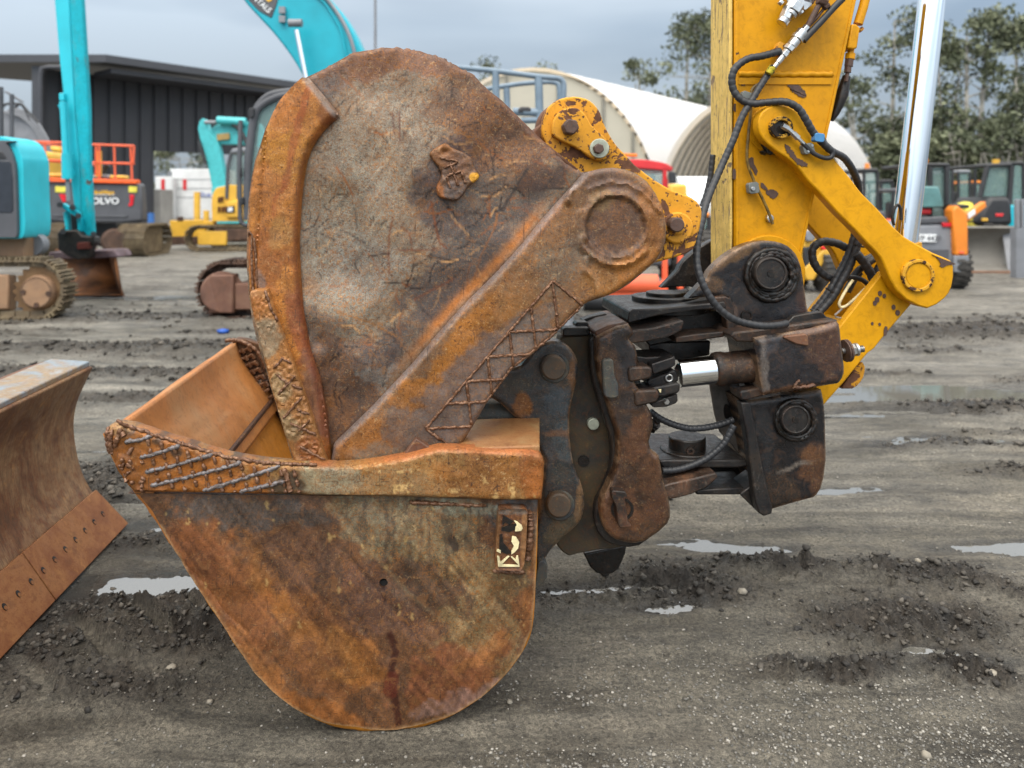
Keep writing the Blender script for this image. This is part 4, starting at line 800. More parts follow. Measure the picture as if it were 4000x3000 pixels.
# knuckles
for pl, o_, d_, mt in [([(290,940),(330,922),(500,918),(540,930),(548,960),(540,1035),(500,1055),(330,1088),(295,1075)], .27, .1, m_blackr), ([(540,890),(780,812),(800,830),(800,905),(760,930),(560,1005),(545,960)], .29, .1, m_black),
        ([(500,1060),(790,950),(830,1000),(835,1080),(560,1140),(490,1120)], .33, .1, m_black), ([(360,1195),(400,1175),(590,1168),(620,1190),(625,1250),(600,1305),(390,1352),(362,1340)], .27, .1, m_blackr),
        ([(470,1160),(830,1090),(852,1120),(850,1185),(820,1210),(640,1250),(500,1240)], .30, .1, m_black), ([(540,1335),(560,1310),(820,1215),(825,1290),(800,1318),(700,1355),(570,1362),(545,1350)], .31, .09, m_black), ([(370,800),(480,815),(790,800),(800,830),(540,900),(400,920)], .34, .14, m_dark)]:
    slab(S35(pl), o_, d_, mt, 'knuckle', .007)
mb = MB(); annulus(mb, *S35([(732,1045)])[0], 9, 16, .322, .02, 20); mb.build('socket_screw', m_steel, ht, bevel=.002)
mb = MB(); disc(mb, *S35([(705,1300)])[0], 11, .295, .02, 6); disc(mb, *S35([(705,1300)])[0], 6, .28, .02, 10); mb.build('grease_nipple', m_steel, ht)
mb = MB(); mb.prism([M(*p, .296) for p in S35([(612,1165),(645,1162),(640,1200),(632,1198)])], NV*.006); mb.build('chip_mark', m_cream, ht)
# short chrome cylinder
c0, c1 = M(2648, 1459, .36), M(2800, 1443, .36); mb = MB(); mb.tube([c0, c1], .0505, 48); mb.build('chrome_rod', m_chrome, ht, smooth=40, bevel=.002)
d_ = (c1-c0).normalized(); mb = MB(); e0 = M(2786, 1444, .36)
mb.tube([e0, e0+d_*.006, e0+d_*.02, e0+d_*.035, e0+d_*.05, e0+d_*.09, e0+d_*.22], .06, 40, [.054, .060, .062, .0615, .057, .0575, .0575]); mb.build('cylinder_gland', m_blackr, ht, smooth=50)
# cylinder housing
HB1 = [(2950,1323),(3000,1312),(3065,1304),(3180,1284),(3241,1268),(3262,1258),(3273,1256),(3284,1268),(3288,1290),(3298,1380),(3304,1438),(3303,1462),(3295,1483),(3286,1496),(3277,1501),(2988,1547),(2974,1483)]
zH = zones(('1c1c20', .1), [(3230,1360,90,130,-10,'46322a',.4,.85),(3120,1320,50,40,0,'4f3a30',.4,.7),(2985,1420,22,120,-5,'6c6662',.2,.8),(3080,1520,140,22,-8,'52392a',.4,.9),(3180,1280,130,18,-8,'5c463a',.3,.8),(3050,1400,70,60,30,'26272c',.1,.8),(3010,1350,40,40,0,'3a3b40',.1,.7)], 30, 62)
hs = rplate('cylinder_housing', HB1, .26, .26, ht, zH, 7, rnd=.014, rw=22)
plate('housing_flange', [(2852,1312),(2870,1298),(2960,1288),(3100,1268),(3241,1250),(3274,1248),(3270,1262),(3100,1296),(2960,1325),(2940,1338),(2880,1336)], .285, .24, m_blackr, ht, bevel=.008)
plate('top_fin', [(3060,1284),(3074,1262),(3101,1234),(3150,1225),(3209,1216),(3225,1232),(3243,1254),(3243,1275)], .33, .03, m_black, ht, bevel=.004)
plate('welded_tab', [(3062,1320),(3068,1313),(3148,1304),(3156,1312),(3161,1348),(3154,1352),(3112,1345)], .25, .02, m_brown, hs, bevel=.005)
mb = MB(); bead(mb, T7([(1600,1398),(1548,1468),(1640,1462),(1735,1448)]), .0065, .258, seed=3); mb.build('weld_bead', m_brown, hs, smooth=60)
plate('lower_flange', S35([(1490,1190),(1520,1180),(1760,1140),(1760,1230),(1570,1285),(1510,1280)]), .30, .1, m_blackr, ht, bevel=.006)
# bolt on the right
def Mx(p, off): return M(p[0], p[1], off)
A0, A1 = T7([(1962,1155)])[0], T7([(2150,1133)])[0]
def ap(t): return M(A0[0]+(A1[0]-A0[0])*t, A0[1]+(A1[1]-A0[1])*t, .36)
mb = MB(); mb.tube([ap(0), ap(1)], .0115, 14); bt = mb.build('threaded_stud', m_steel, ht, smooth=40)
mb = MB()
for i in range(14): mb.tube([ap(.78+i*.016), ap(.784+i*.016)], .0128, 14)
for t0, t1, r_, n_ in [(.36,.62,.022,6),(.62,.72,.024,20)]: mb.tube([ap(t0), ap(t1)], r_, n_)
mb.build('nut', m_steel, bt, bevel=.001)
mb = MB()
for t0, t1 in [(.14,.22),(.24,.34)]: mb.tube([ap(t0), ap(t1)], .041, 30)
mb.build('washer', m_bolt, bt, smooth=40, bevel=.002)
# lower block
LBk = [(2900,1570),(3211,1523),(3222,1570),(3227,1622),(3230,1720),(3230,1803),(3222,1870),(3211,1911),(3196,1935),(3181,1947),(3100,1968),(3019,1992),(3008,2000),(2960,1850),(2930,1700)]
zL = zones(('161619', .05), [(3190,1850,60,110,0,'4c3629',.4,.85),(3130,1960,110,28,-14,'5e4636',.4,.9),(3050,1900,70,70,0,'26221f',.2,.8),(3120,1830,90,12,-20,'6a635c',.1,.7),(3180,1790,50,40,0,'5a3c24',.3,.6),(2990,1700,30,120,-10,'22262a',.1,.7)], 35, 63)
lk = rplate('hitch_block', LBk, .34, .30, ht, zL, 9, rnd=.010, rw=16)
mb = MB(); 
a0 = [M(2900,1500,.36), M(2935,1760,.36), M(2975,1930,.36)]
mb.prism([M(2868,1420,.36), M(2905,1575,.36), M(2935,1760,.36), M(2975,1945,.36), M(2975,1945,.36)+NV*.02+UV*-.0, M(2900,1750,.62), M(2870,1560,.62), M(2850,1420,.62)], UV*.02)
mb.build('side_web', plain('grey_steel', '5c5650', .55, .2, var=.25, scale=18, bump=.002), lk)
rb = plate('rib_bar', [(2893,1572),(2932,1572),(2950,1660),(2985,1850),(3020,1985),(3016,2008),(2985,2018),(2965,2005),(2950,1960),(2930,1800),(2912,1670)], .305, .045, m_black, ht, bevel=.006)
SW = [(2765,1440),(2900,1440),(2903,1575),(2925,1700),(2935,1800),(2900,1790),(2860,1740),(2815,1690),(2795,1620)]
sw = plate('guard_plate', SW, .50, .02, plain('grey_steel', '5c5650', .55, .2, var=.25, scale=18, bump=.002), ht, bevel=.003)
mb = MB(); disc(mb, 2842, 1610, 14, .495, .02, 20); 
mb = MB(); mb.prism([M(x, y, .494) for x, y in [(2842+14*math.cos(R(a))+14*math.sin(R(a))*.3, 1612+34*math.sin(R(a))) for a in range(0, 360, 15)]], NV*.004); mb.build('oval_hole', m_dark, sw)
plate('foot_gusset', [(2890,1930),(2985,1860),(3005,1990),(2982,2014),(2955,1995)], .36, .12, m_black, ht, bevel=.005)
mb = MB(); disc(mb, 3108, 1640, 84, .332, .02, 36); r2 = mb.build('weld_collar', m_dark, lk, bevel=.008)
mb = MB()
for k, rr_ in enumerate((76, 68)):
    g = random.Random(k+5); mb.tube([M(*p, .332) for p in ring(3109, 1641, rr_, 50, 0, 359)], .008, 6, [.007+.005*g.random() for _ in range(50)])
mb.build('weld_bead', m_dark, r2, smooth=60)
pin(3109, 1640, 57, .30, lk, hole=12)
# lower slabs
slab([(2575,1800),(2600,1796),(2916,1796),(2922,1822),(2880,1828),(2590,1829)], .35, .32, m_black)
mb = MB(); c = M(2684, 1790, .46); c.z = .70; mb.tube([c-Vector((0,0,.05)), c+Vector((0, 0, .03))], .068, 32); b2 = mb.build('pivot_pin', m_dark, ht, smooth=40, bevel=.004)
mb = MB(); mb.tube([c-Vector((0,0,.05)), c-Vector((0, 0, .014))], .1, 32); mb.build('pin_flange', m_dark, b2, smooth=40, bevel=.004)
mb = MB(); annulus(mb, 2698, 1764, 8, 15, .385, .02, 18); mb.build('grease_port', m_blackr, b2)
slab([(2545,1912),(2620,1888),(2720,1866),(2796,1847),(2804,1858),(2802,1870),(2760,1905),(2700,1932),(2640,1948),(2567,1955),(2548,1945)], .29, .34, m_blackr)
slab([(2720,1914),(2800,1908),(2940,1903),(2944,1934),(2720,1934)], .38, .25, m_black)
slab([(2620,1828),(2925,1826),(2950,1905),(2720,1915),(2660,1890)], .56, .1, m_dark, 'swivel_body')
# brown pivot frame
S8 = lambda p: Cr(2000, 1200, .6027, p)
PF = S8([(550,195),(600,165),(680,128),(760,112),(785,150),(790,180),(760,210),(800,250),(818,330),(820,420),(770,430),(880,640),(912,700),(920,780),(905,830),(892,880),(900,920),(925,950),(955,965),(970,1040),(985,1130),(1018,1240),(1030,1310),(1030,1370),(1012,1410),(960,1460),(870,1525),(800,1537),(740,1532),(680,1515),(640,1490),(605,1450),(588,1400),(578,1340),(580,1300),(592,1240),(620,1190),(650,1120),(675,1060),(690,980),(692,900),(682,820),(655,740),(625,640),(598,560),(568,460),(552,350)])
m_frame = rusty('brown_grease_steel', ['171514', '2c231d', '54392a', '64462f'], .25, rough=(.35, .7), edgec='8a6646', scale=6, scuff=('8a705a', .5))
zP = zones(('3a2b22', .35), [(2400,1330,70,60,0,'1f1e1f',.2,.85),(2440,1420,50,90,0,'22262b',.1,.85),(2390,1500,40,110,0,'4a3a30',.4,.6),(2470,1560,60,40,0,'2a2a2c',.2,.7),(2480,1720,60,110,10,'5c3e2c',.5,.85),(2430,1640,30,40,0,'2e2c2c',.2,.7),(2530,1850,60,80,0,'4f3626',.4,.8),(2430,2000,90,100,0,'604230',.5,.85),(2560,1990,60,60,0,'4a3226',.4,.7),(2480,1240,60,20,-20,'6a4c34',.5,.8),(2380,1280,20,80,0,'5a3c2a',.5,.6)], 35, 64)
pf = rplate('pivot_frame', PF, .28, .05, ht, zP, 8, rnd=.012, rw=16)
pf2 = plate('pivot_frame', [(x-26, y+14) for x, y in PF], .335, .05, m_black, ht, bevel=.008); pf2['label'] = 'inner frame plate just behind, set to the left'
plate('swivel_body', S8([(740,230),(800,250),(818,330),(820,430),(880,650),(760,650),(700,400)]), .36, .06, m_ear, ht, bevel=.006)
bd_ = plate('carrier_plate', S8([(320,190),(500,178),(620,200),(700,700),(720,1100),(740,1545),(700,1560),(560,1575),(430,1598),(370,1615),(330,1590),(296,1552),(250,1400),(200,1000),(240,400)]), .42, .08, rusty('greenish_black_steel', ['1d1d1a', '34302a', '4a3d28', '3f3a34'], .25, scale=5, edgec='6a5a40'), ht, bevel=.006)
EARH = S8([(0,400),(60,380),(110,320),(140,280),(180,248),(225,226),(270,220),(312,226),(350,242),(385,272),(410,310),(427,355),(432,400),(425,460),(400,560),(382,640),(372,720),(375,850),(386,940),(400,1020),(420,1080),(445,1130),(462,1190),(472,1250),(470,1310),(455,1370),(430,1410),(400,1440),(330,1500),(250,1580),(200,1660),(150,1700),(150,1500),(190,1260),(215,1000),(190,945),(60,752),(-80,620),(-260,520),(-150,330)])
zR = zones(('2b3134', .3), [(2040,1570,35,50,0,'74481f',.6,.9),(2010,1500,60,40,0,'3a3c38',.3,.8),(2170,1560,60,80,0,'39434a',.2,.8),(2200,1450,70,70,0,'33312c',.4,.7),(2240,1500,16,120,5,'6a4a30',.5,.8),(2200,1720,50,80,0,'3c464b',.3,.8),(2230,1650,14,100,8,'6a4526',.5,.8),(2190,1860,60,60,0,'3a3f3e',.4,.7),(2200,2080,80,60,-30,'504a3a',.5,.7),(2270,1980,14,110,0,'6a543c',.5,.8),(2180,1690,60,14,10,'6a4a34',.4,.7),(2140,1780,30,60,0,'46474a',.3,.7)], 30, 65)
ear = rplate('hitch_ear', EARH, .33, .06, ht, zR, 8, rnd=.009, rw=14)
for cx, cy in [(2166, 1438), (2187, 1977)]:
    mb = MB(); disc(mb, cx, cy, 60, .322, .02, 32); cc = mb.build('pin_collar', m_ear, ear, bevel=.005)
    mb = MB(); disc(mb, cx-2, cy, 48, .285, .04, 36); mb.build('pin', rusty('pin_steel', ['2c2c2a', '4a4238', '5c4630'], .3, scale=16, edgec='8a6a48'), cc, bevel=.006)
mb = MB(); disc(mb, 2319, 1658, 23, .40, .03, 28); bb = mb.build('pin_head', m_zinc, ht, bevel=.003)
mb = MB(); disc(mb, 2281, 1801, 22, .415, .01, 28); mb.build('round_hole', m_dark, bd_)
lp = plate('latch_plate', S8([(585,350),(600,338),(648,335),(658,350),(665,440),(690,500),(694,575),(680,592),(640,595),(605,585),(598,560),(590,470)]), .262, .03, m_ear, ht, bevel=.006)
mb = MB(); annulus(mb, *S8([(715,1310)])[0], 34, 44, .277, .01, 30); mb.build('round_recess', m_dark, pf)
lb2 = plate('latch_bar', S8([(645,1200),(655,1188),(735,1196),(748,1220),(735,1250),(752,1390),(775,1415),(770,1428),(700,1432),(688,1410),(675,1290),(650,1240)]), .245, .04, m_frame, ht, bevel=.006)
for pl, o_ in [([(330,145),(345,135),(495,130),(510,150),(505,185),(330,190)], .4), ([(408,112),(425,98),(490,96),(512,125),(505,140),(415,138)], .44), ([(455,85),(520,60),(605,40),(640,55),(648,85),(600,105),(480,112)], .5)]:
    slab(S8(pl), o_, .06, m_dark, 'latch_lug', .005)
slab(S8([(535,160),(620,120),(740,95),(765,115),(600,180),(550,200)]), .3, .3, m_frame, 'top_plate')
plate('lower_lobe', S8([(465,1600),(745,1540),(735,1600),(715,1650),(690,1700),(650,1728),(600,1735),(550,1725),(510,1690),(490,1650)]), .62, .06, m_dark, ht, bevel=.006)
for pts, o_ in [([(895,675),(950,715),(1000,742),(1070,768),(1150,785),(1230,783),(1300,772),(1370,755),(1435,730)], .40), ([(1440,765),(1410,820),(1375,880),(1320,935),(1260,980),(1190,1015),(1120,1040),(1050,1055),(975,1060)], .34)]:
    hose([(x, y, o_) for x, y in S8(pts)], o_, .0125, 'wrapped_hose', m_hose, ht, wrap=.016)
mb = MB(); g = random.Random(2); q = M(2557, 1662, .38)
for i in range(7): mb.tube([q+Vector((g.uniform(-.01,.012), 0, g.uniform(-.02,.02))), q+Vector((g.uniform(-.004,.014), .02, g.uniform(-.02,.02)))], .012, 7)
mb.build('hose_end', m_dark, ht, smooth=60)
# ================================================================== ground, puddles, stones
def G(px, py): y = CAMH*FPX/(py-HY); return ((px-CX)/FPX*y, y)
RDG = [(1.08,3.33,.40,.10,-4,.080,1),(0.62,3.18,.42,.20,0,.040,1),(1.72,3.28,.42,.14,-6,.055,1),(2.1,3.1,.25,.14,-20,.05,1),(1.45,2.95,.4,.2,0,.02,1),(1.18,2.66,.24,.06,8,.03,1),(1.62,2.62,.16,.07,-10,.04,1),(2.0,2.55,.2,.1,0,.035,1),
 (-1.62,2.98,.55,.17,10,.055,1),(-1.2,2.86,.45,.16,4,.050,1),(-1.75,2.72,.4,.2,0,.045,1),(-1.1,3.05,.35,.12,0,.04,1),(-1.5,2.55,.5,.12,0,.03,.7),(-2.33,4.35,.35,.45,0,.07,1),(-1.8,3.6,.4,.12,0,.035,.8),(-1.6,3.85,.3,.08,0,.03,.8),
 (-5.2,10.6,2.6,.45,0,.07,.8),(-2.2,10.2,1.4,.4,0,.06,.8),(-4.2,8.3,2.6,.35,2,.075,.9),(-4,7.1,2.2,.22,0,.05,.9),(-3,6.3,1.4,.18,0,.04,.7),(-8,9.3,2,.5,0,.06,.8),
 (5.3,9.1,1.9,.6,4,.17,1),(7.6,8.6,1.6,.5,0,.14,1),(3.6,6.0,.9,.22,0,.05,.9),(5.2,6.9,1.1,.3,0,.06,.8),(2.9,5.1,.7,.12,0,.035,.8),(3.2,4.55,.5,.12,0,.03,.9),(.3,4.2,.6,.2,0,.03,.7),(0.1,5.2,.7,.2,0,.035,.7),(-.4,3.0,.7,.2,0,.02,.5)]
PUD = [(-1.56,3.22,.36,.10,0),(-1.75,3.75,.30,.035,0),(-1.85,4.05,.35,.03,0),(1.02,3.60,.24,.045,0),(.55,3.03,.17,.045,6),(.36,3.2,.2,.035,-4),(-1.3,3.45,.3,.03,0),(-2.2,4.9,.4,.05,0),(1.9,4.3,.25,.04,0),(3.65,6.35,.75,.22,0),(2.75,5.15,.35,.08,0),(2.9,5.85,.55,.05,0),(1.52,2.74,.16,.03,0),(-5.6,12.9,1.8,.18,0),(2.35,3.6,.3,.06,0)]
def ell(x, y, e):
    ca, sa = math.cos(R(e[4])), math.sin(R(e[4])); u = (x-e[0])*ca+(y-e[1])*sa; v = -(x-e[0])*sa+(y-e[1])*ca; return (u/e[2])**2+(v/e[3])**2
TREAD = [tuple(G(*p) for p in q) for q in [((640,2320),(830,2440)),((480,2400),(660,2520)),((280,2450),(470,2610)),((60,2560),(190,2720)),((700,2250),(880,2350)),((560,2300),(700,2380))]]
def ground_h(x, y):
    near = np.clip(1.4-y/22, 0, 1)
    wx = x+(fbm(x*1.7, y*1.7, 3, 3)-.5)*.5; wy = y+(fbm(x*1.7+9, y*1.7, 3, 5)-.5)*.25
    h = (fbm(x*.35, y*.5, 3, 1)-.5)*.05*np.clip(y/6, .2, 1)*near
    mud = np.zeros(x.shape)
    for e in RDG:
        k = np.exp(-ell(wx, wy, e)*1.1); h += k*e[5]*.75; mud = np.maximum(mud, k*e[6])
    streak = fbm(x*.9, y*4.5, 4, 21); far = np.clip((y-3.8)/2, 0, 1)
    mud = np.maximum(mud, np.clip((streak-.57)/.08, 0, 1)*.55*far*np.clip((34-y)/14, 0, 1)*np.clip((fbm(x*.22, y*.3, 2, 8)-.40)/.1, 0, 1))
    ruts = (streak-.5)*.10*far*near; h += ruts
    cl = 1-np.abs(2*fbm(x*9, y*9, 4, 33, .6)-1)
    lump = (fbm(x*22, y*22, 3, 44, .6)-.45)
    h += ((fbm(x*1.3, y*13, 4, 81)-.5)*.022+(fbm(x*5, y*22, 3, 83)-.5)*.009)*np.clip(1.3-y/14, .15, 1); h += np.clip(mud, 0, 1)*((cl-.72)*.09+lump*.07+(fbm(x*50, y*50, 2, 47)-.5)*.02)+(fbm(x*26, y*26, 2, 50)-.5)*.004
    for a_, b_ in TREAD:
        d = seg_d(x, y, [a_, b_]); k = np.clip((.030-d)/.012, 0, 1); h = h*(1-k)+k*(.012); mud = mud*(1-k*.62)
        k2 = np.exp(-((d-.05)/.018)**2); h += k2*.012
    p = np.full(x.shape, 9.0)
    for e in PUD: p = np.minimum(p, ell(wx, wy, e))
    pk = np.exp(-p*.6); h = h*(1-pk*.9)-.026*pk+((fbm(x*13, y*26, 4, 57)-.5)*.030+(fbm(x*45, y*70, 2, 58)-.5)*.008)*np.clip(pk*1.6, 0, 1)*(1-.45*np.clip((pk-.7)/.3, 0, 1))
    # keep it flat where the bucket rests
    b = np.exp(-(((x+.45)/.6)**2+((y-2.6)/.8)**2)**2); h = h*(1-b)-.004*b
    b = np.exp(-(((x+1.86-(3.76-y)*.105)/.12)**2))*np.clip((4.0-y)/.2, 0, 1)*np.clip((y-1.2)/.3, 0, 1); h = h*(1-b)-.006*b
    return h, np.clip(mud, 0, 1), pk
ys = [-25, -12, -5, -2, -.5, .3, .8, 1.1, 1.35]
while ys[-1] < 500: ys.append(ys[-1]*(1.0052 if ys[-1] < 16 else 1.02 if ys[-1] < 60 else 1.1))
ys = np.array(ys); us = np.linspace(-1, 1, 700); us = np.sign(us)*(np.abs(us)*.92+.9*np.abs(us)**6)
UU, YY = np.meshgrid(us, ys); XX = UU*(np.maximum(YY, 1)*.78+.9)*np.where(YY > 60, 1.6, 1)+np.where(YY < 1, UU*25, 0)
hh, mm, pp = ground_h(XX.ravel(), YY.ravel())
nr, nc = XX.shape; V = np.stack([XX.ravel(), YY.ravel(), hh], 1)
idx = np.arange(nr*nc).reshape(nr, nc); q = np.stack([idx[:-1, :-1], idx[:-1, 1:], idx[1:, 1:], idx[1:, :-1]], -1).reshape(-1, 4)
me = bpy.data.meshes.new('ground'); me.vertices.add(len(V)); me.vertices.foreach_set('co', V.astype(np.float32).ravel())
me.loops.add(q.size); me.loops.foreach_set('vertex_index', q.astype(np.int32).ravel()); me.polygons.add(len(q)); me.polygons.foreach_set('loop_start', (np.arange(len(q))*4).astype(np.int32)); 
me.update(calc_edges=True); me.polygons.foreach_set('use_smooth', np.ones(len(q), bool))
at = me.attributes.new('mud', 'FLOAT', 'POINT'); at.data.foreach_set('value', mm.astype(np.float32))
dry = np.clip((YY.ravel()-3.0)/4+(fbm(XX.ravel()*.6, YY.ravel()*1.5, 4, 61)-.5)*1.2, 0, 1); at = me.attributes.new('dry', 'FLOAT', 'POINT'); at.data.foreach_set('value', dry.astype(np.float32))
at = me.attributes.new('wet', 'FLOAT', 'POINT'); at.data.foreach_set('value', pp.astype(np.float32))
gr = bpy.data.objects.new('ground', me); col.objects.link(gr); tag(gr, kind='structure')
s = N('ground_mat')
am = s.n('ShaderNodeAttribute', attribute_name='mud').outputs['Fac']; aw = s.n('ShaderNodeAttribute', attribute_name='wet').outputs['Fac']
big = s.noise(.6, 5, .6, st=(1, 2.2, 1)); med = s.noise(7, 6, .65); fine = s.noise(70, 6, .75, dist=.6); vf = s.noise(320, 3, .7)
far_ = s.n('ShaderNodeAttribute', attribute_name='dry').outputs['Fac']
base = s.mix(far_, s.ramp(big, [(.3, (.088, .080, .064)), (.52, (.138, .126, .103)), (.7, (.180, .166, .138))]), s.ramp(big, [(.3, (.095, .090, .077)), (.5, (.150, .143, .127)), (.7, (.21, .20, .178))]))
smr = s.noise(2.2, 7, .68, st=(.45, 3.0, 1), dist=.5)
base = s.mix(1, base, s.ramp(smr, [(.34, (.50, .48, .46)), (.5, (1, 1, 1)), (.66, (1.42, 1.40, 1.38))]), 'MULTIPLY')
base = s.mix(1, base, s.ramp(med, [(.3, (.62, .62, .62)), (.6, (1.05, 1.04, 1.02)), (.8, (1.3, 1.28, 1.24))]), 'MULTIPLY')
base = s.mix(1, base, s.ramp(fine, [(.36, (.42, .41, .40)), (.5, (1, 1, 1)), (.62, (1.55, 1.53, 1.48))]), 'MULTIPLY')
base = s.mix(1, base, s.ramp(vf, [(.36, (.6, .6, .6)), (.5, (1, 1, 1)), (.64, (1.4, 1.4, 1.4))]), 'MULTIPLY')
vo = s.n('ShaderNodeTexVoronoi'); vo.inputs['Scale'].default_value = 95; s.l(s.tc, vo.inputs['Vector'])
vcol = s.n('ShaderNodeSeparateColor'); s.l(vo.outputs['Color'], vcol.inputs[0])
peb = s.math('MULTIPLY', s.thr(vcol.outputs[0], .70, .74), s.ramp(vo.outputs['Distance'], [(.30, 1), (.42, 0)]))
peb = s.math('MULTIPLY', s.math('MULTIPLY', peb, .8), s.thr(s.noise(1.9, 5, .7), .52, .66)); peb = s.math('MULTIPLY', peb, s.math('SUBTRACT', 1.0, s.math('MULTIPLY', am, .8)))
base = s.mix(peb, base, s.ramp(vcol.outputs[1], [(.2, (.12, .112, .095)), (.8, (.24, .23, .20))]))
mudc = s.mix(1, s.ramp(med, [(.3, (.014, .012, .010)), (.7, (.056, .048, .039))]), s.ramp(fine, [(.38, (.45, .45, .45)), (.62, (1.7, 1.65, 1.6))]), 'MULTIPLY')
mk = s.thr(s.math('ADD', am, s.math('MULTIPLY', s.math('SUBTRACT', med, .5), 1.3)), .12, .78)
c = s.mix(mk, base, mudc)
c = s.mix(s.math('MULTIPLY', s.thr(aw, .10, .5), .75), c, (.035, .032, .028))
sheen = s.math('MAXIMUM', s.thr(s.noise(1.1, 5, .65, st=(1, 3.2, 1), dist=.4), .50, .62), s.math('MULTIPLY', s.math('SUBTRACT', 1.0, s.thr(smr, .36, .46)), .8))
c = s.mix(s.math('MULTIPLY', sheen, .35), c, s.mix(1, c, (.62, .60, .58), 'MULTIPLY'))
rg = s.math('SUBTRACT', s.ramp(med, [(.3, .62), (.7, .9)]), s.math('MULTIPLY', s.thr(aw, .12, .5), .55)); rg = s.math('SUBTRACT', rg, s.math('MULTIPLY', mk, .15)); rg = s.math('SUBTRACT', rg, s.math('MULTIPLY', sheen, .42))
hb_ = s.math('ADD', s.math('MULTIPLY', fine, .7), s.math('ADD', s.math('MULTIPLY', vf, .35), s.math('MULTIPLY', peb, .5))); hb_ = s.math('ADD', hb_, s.math('MULTIPLY', med, 1.2)); s.bump(hb_, 1.0, .014)
me.materials.append(s.fin(c, rg, 0, .35))
# water lying in the hollows
s = N('puddle_water'); s.bump(s.noise(5, 2, .5), .05, .004); wat = s.fin((.12, .115, .10), .04, 0, .6); s.b.inputs['IOR'].default_value = 2.1; s.b.inputs['Specular IOR Level'].default_value = 1.0
mb = MB()
for e in PUD:
    ca, sa = math.cos(R(e[4])), math.sin(R(e[4])); mb.add([(e[0]+math.cos(a)*e[2]*1.7*ca-math.sin(a)*e[3]*1.9*sa, e[1]+math.cos(a)*e[2]*1.7*sa+math.sin(a)*e[3]*1.9*ca, -.0125) for a in [2*math.pi*i/40 for i in range(40)]], [list(range(40))])
tag(mb.build('water', wat), kind='structure')
# loose gravel, clods
ICO = []
def ico():
    t = (1+5**.5)/2; v = [(-1,t,0),(1,t,0),(-1,-t,0),(1,-t,0),(0,-1,t),(0,1,t),(0,-1,-t),(0,1,-t),(t,0,-1),(t,0,1),(-t,0,-1),(-t,0,1)]
    f = [(0,11,5),(0,5,1),(0,1,7),(0,7,10),(0,10,11),(1,5,9),(5,11,4),(11,10,2),(10,7,6),(7,1,8),(3,9,4),(3,4,2),(3,2,6),(3,6,8),(3,8,9),(4,9,5),(2,4,11),(6,2,10),(8,6,7),(9,8,1)]
    return np.array(v)/math.hypot(1, t), np.array(f)
IV, IF = ico()
def scatter(name, X, Y, S, mat, flat=.6, rough=.25, sink=.3, kind='stuff', label=None, cat=None):
    n = len(X); h = ground_h(X, Y)[0]
    v = IV[None]*(1+rng.uniform(-rough, rough, (n, 12, 1))); v = v*np.stack([rng.uniform(.7, 1.35, n), rng.uniform(.7, 1.2, n), rng.uniform(flat*.7, flat*1.2, n)], 1)[:, None, :]
    a = rng.uniform(0, 6.28, n); ca, sa = np.cos(a)[:, None], np.sin(a)[:, None]; vx = v[..., 0]*ca-v[..., 1]*sa; vy = v[..., 0]*sa+v[..., 1]*ca
    P = np.stack([vx*S[:, None]+X[:, None], vy*S[:, None]+Y[:, None], v[..., 2]*S[:, None]+(h+S*flat*(1-sink*2))[:, None]], -1).reshape(-1, 3)
    Fc = (IF[None]+(np.arange(n)*12)[:, None, None]).reshape(-1, 3)
    me = bpy.data.meshes.new(name); me.vertices.add(len(P)); me.vertices.foreach_set('co', P.astype(np.float32).ravel()); me.loops.add(Fc.size); me.loops.foreach_set('vertex_index', Fc.astype(np.int32).ravel())
    me.polygons.add(len(Fc)); me.polygons.foreach_set('loop_start', (np.arange(len(Fc))*3).astype(np.int32)); me.update(calc_edges=True)
    vv = np.repeat(rng.uniform(0, 1, n), 12).astype(np.float32); at = me.attributes.new('tone', 'FLOAT', 'POINT'); at.data.foreach_set('value', vv)
    me.materials.append(mat); o = bpy.data.objects.new(name, me); col.objects.link(o); tag(o, label, cat, kind=kind); return o
s = N('pebble_mat'); tn = s.n('ShaderNodeAttribute', attribute_name='tone').outputs['Fac']
peb_m = s.fin(s.mix(1, s.ramp(tn, [(0, (.08, .076, .066)), (.55, (.16, .152, .135)), (.88, (.26, .24, .205)), (1, (.38, .36, .32))]), s.ramp(s.noise(60, 4), [(.3, (.7, .7, .7)), (.7, (1.2, 1.2, 1.2))]), 'MULTIPLY'), .65)
s = N('clod_mat'); tn = s.n('ShaderNodeAttribute', attribute_name='tone').outputs['Fac']; s.bump(s.noise(90, 4, .7), .8, .006)
clod_m = s.fin(s.mix(1, s.ramp(tn, [(0, (.016, .0135, .011)), (.6, (.046, .040, .032)), (1, (.11, .096, .078))]), s.ramp(s.noise(50, 4), [(.3, (.7, .7, .7)), (.7, (1.3, 1.3, 1.3))]), 'MULTIPLY'), .7)
def pts_near(n, y0=1.95, y1=5.5):
    y = y0*(y1/y0)**rng.uniform(0, 1, n); x = rng.uniform(-.9, .9, n)*y; return x, y
x, y = pts_near(60000); h, md, pk = ground_h(x, y); dens = np.clip((fbm(x*2.2, y*3.0, 3, 71)-.50)/.09, 0, 1)**1.3*np.clip((2.95-y)/.7, 0.05, 1)*(.35+.65*np.clip((x+.3)/1.2, 0, 1))*(md < .3)
dens = dens+.05; k = rng.uniform(0, 1, len(x)) < dens; x, y = x[k], y[k]
scatter('gravel', x, y, .0022+.0045*rng.uniform(0, 1, len(x))**3, peb_m)
x, y = pts_near(170000, 2.1, 12); h, md, pk = ground_h(x, y); k = rng.uniform(0, 1, len(x)) < np.clip((md-.18)*1.6, 0, 1)**1.2*.8; x, y = x[k], y[k]
scatter('mud_clods', x, y, (.0025+.012*rng.uniform(0, 1, len(x))**7)*np.clip(y/3, 1, 2.5), clod_m, flat=.7, rough=.6, sink=.35)
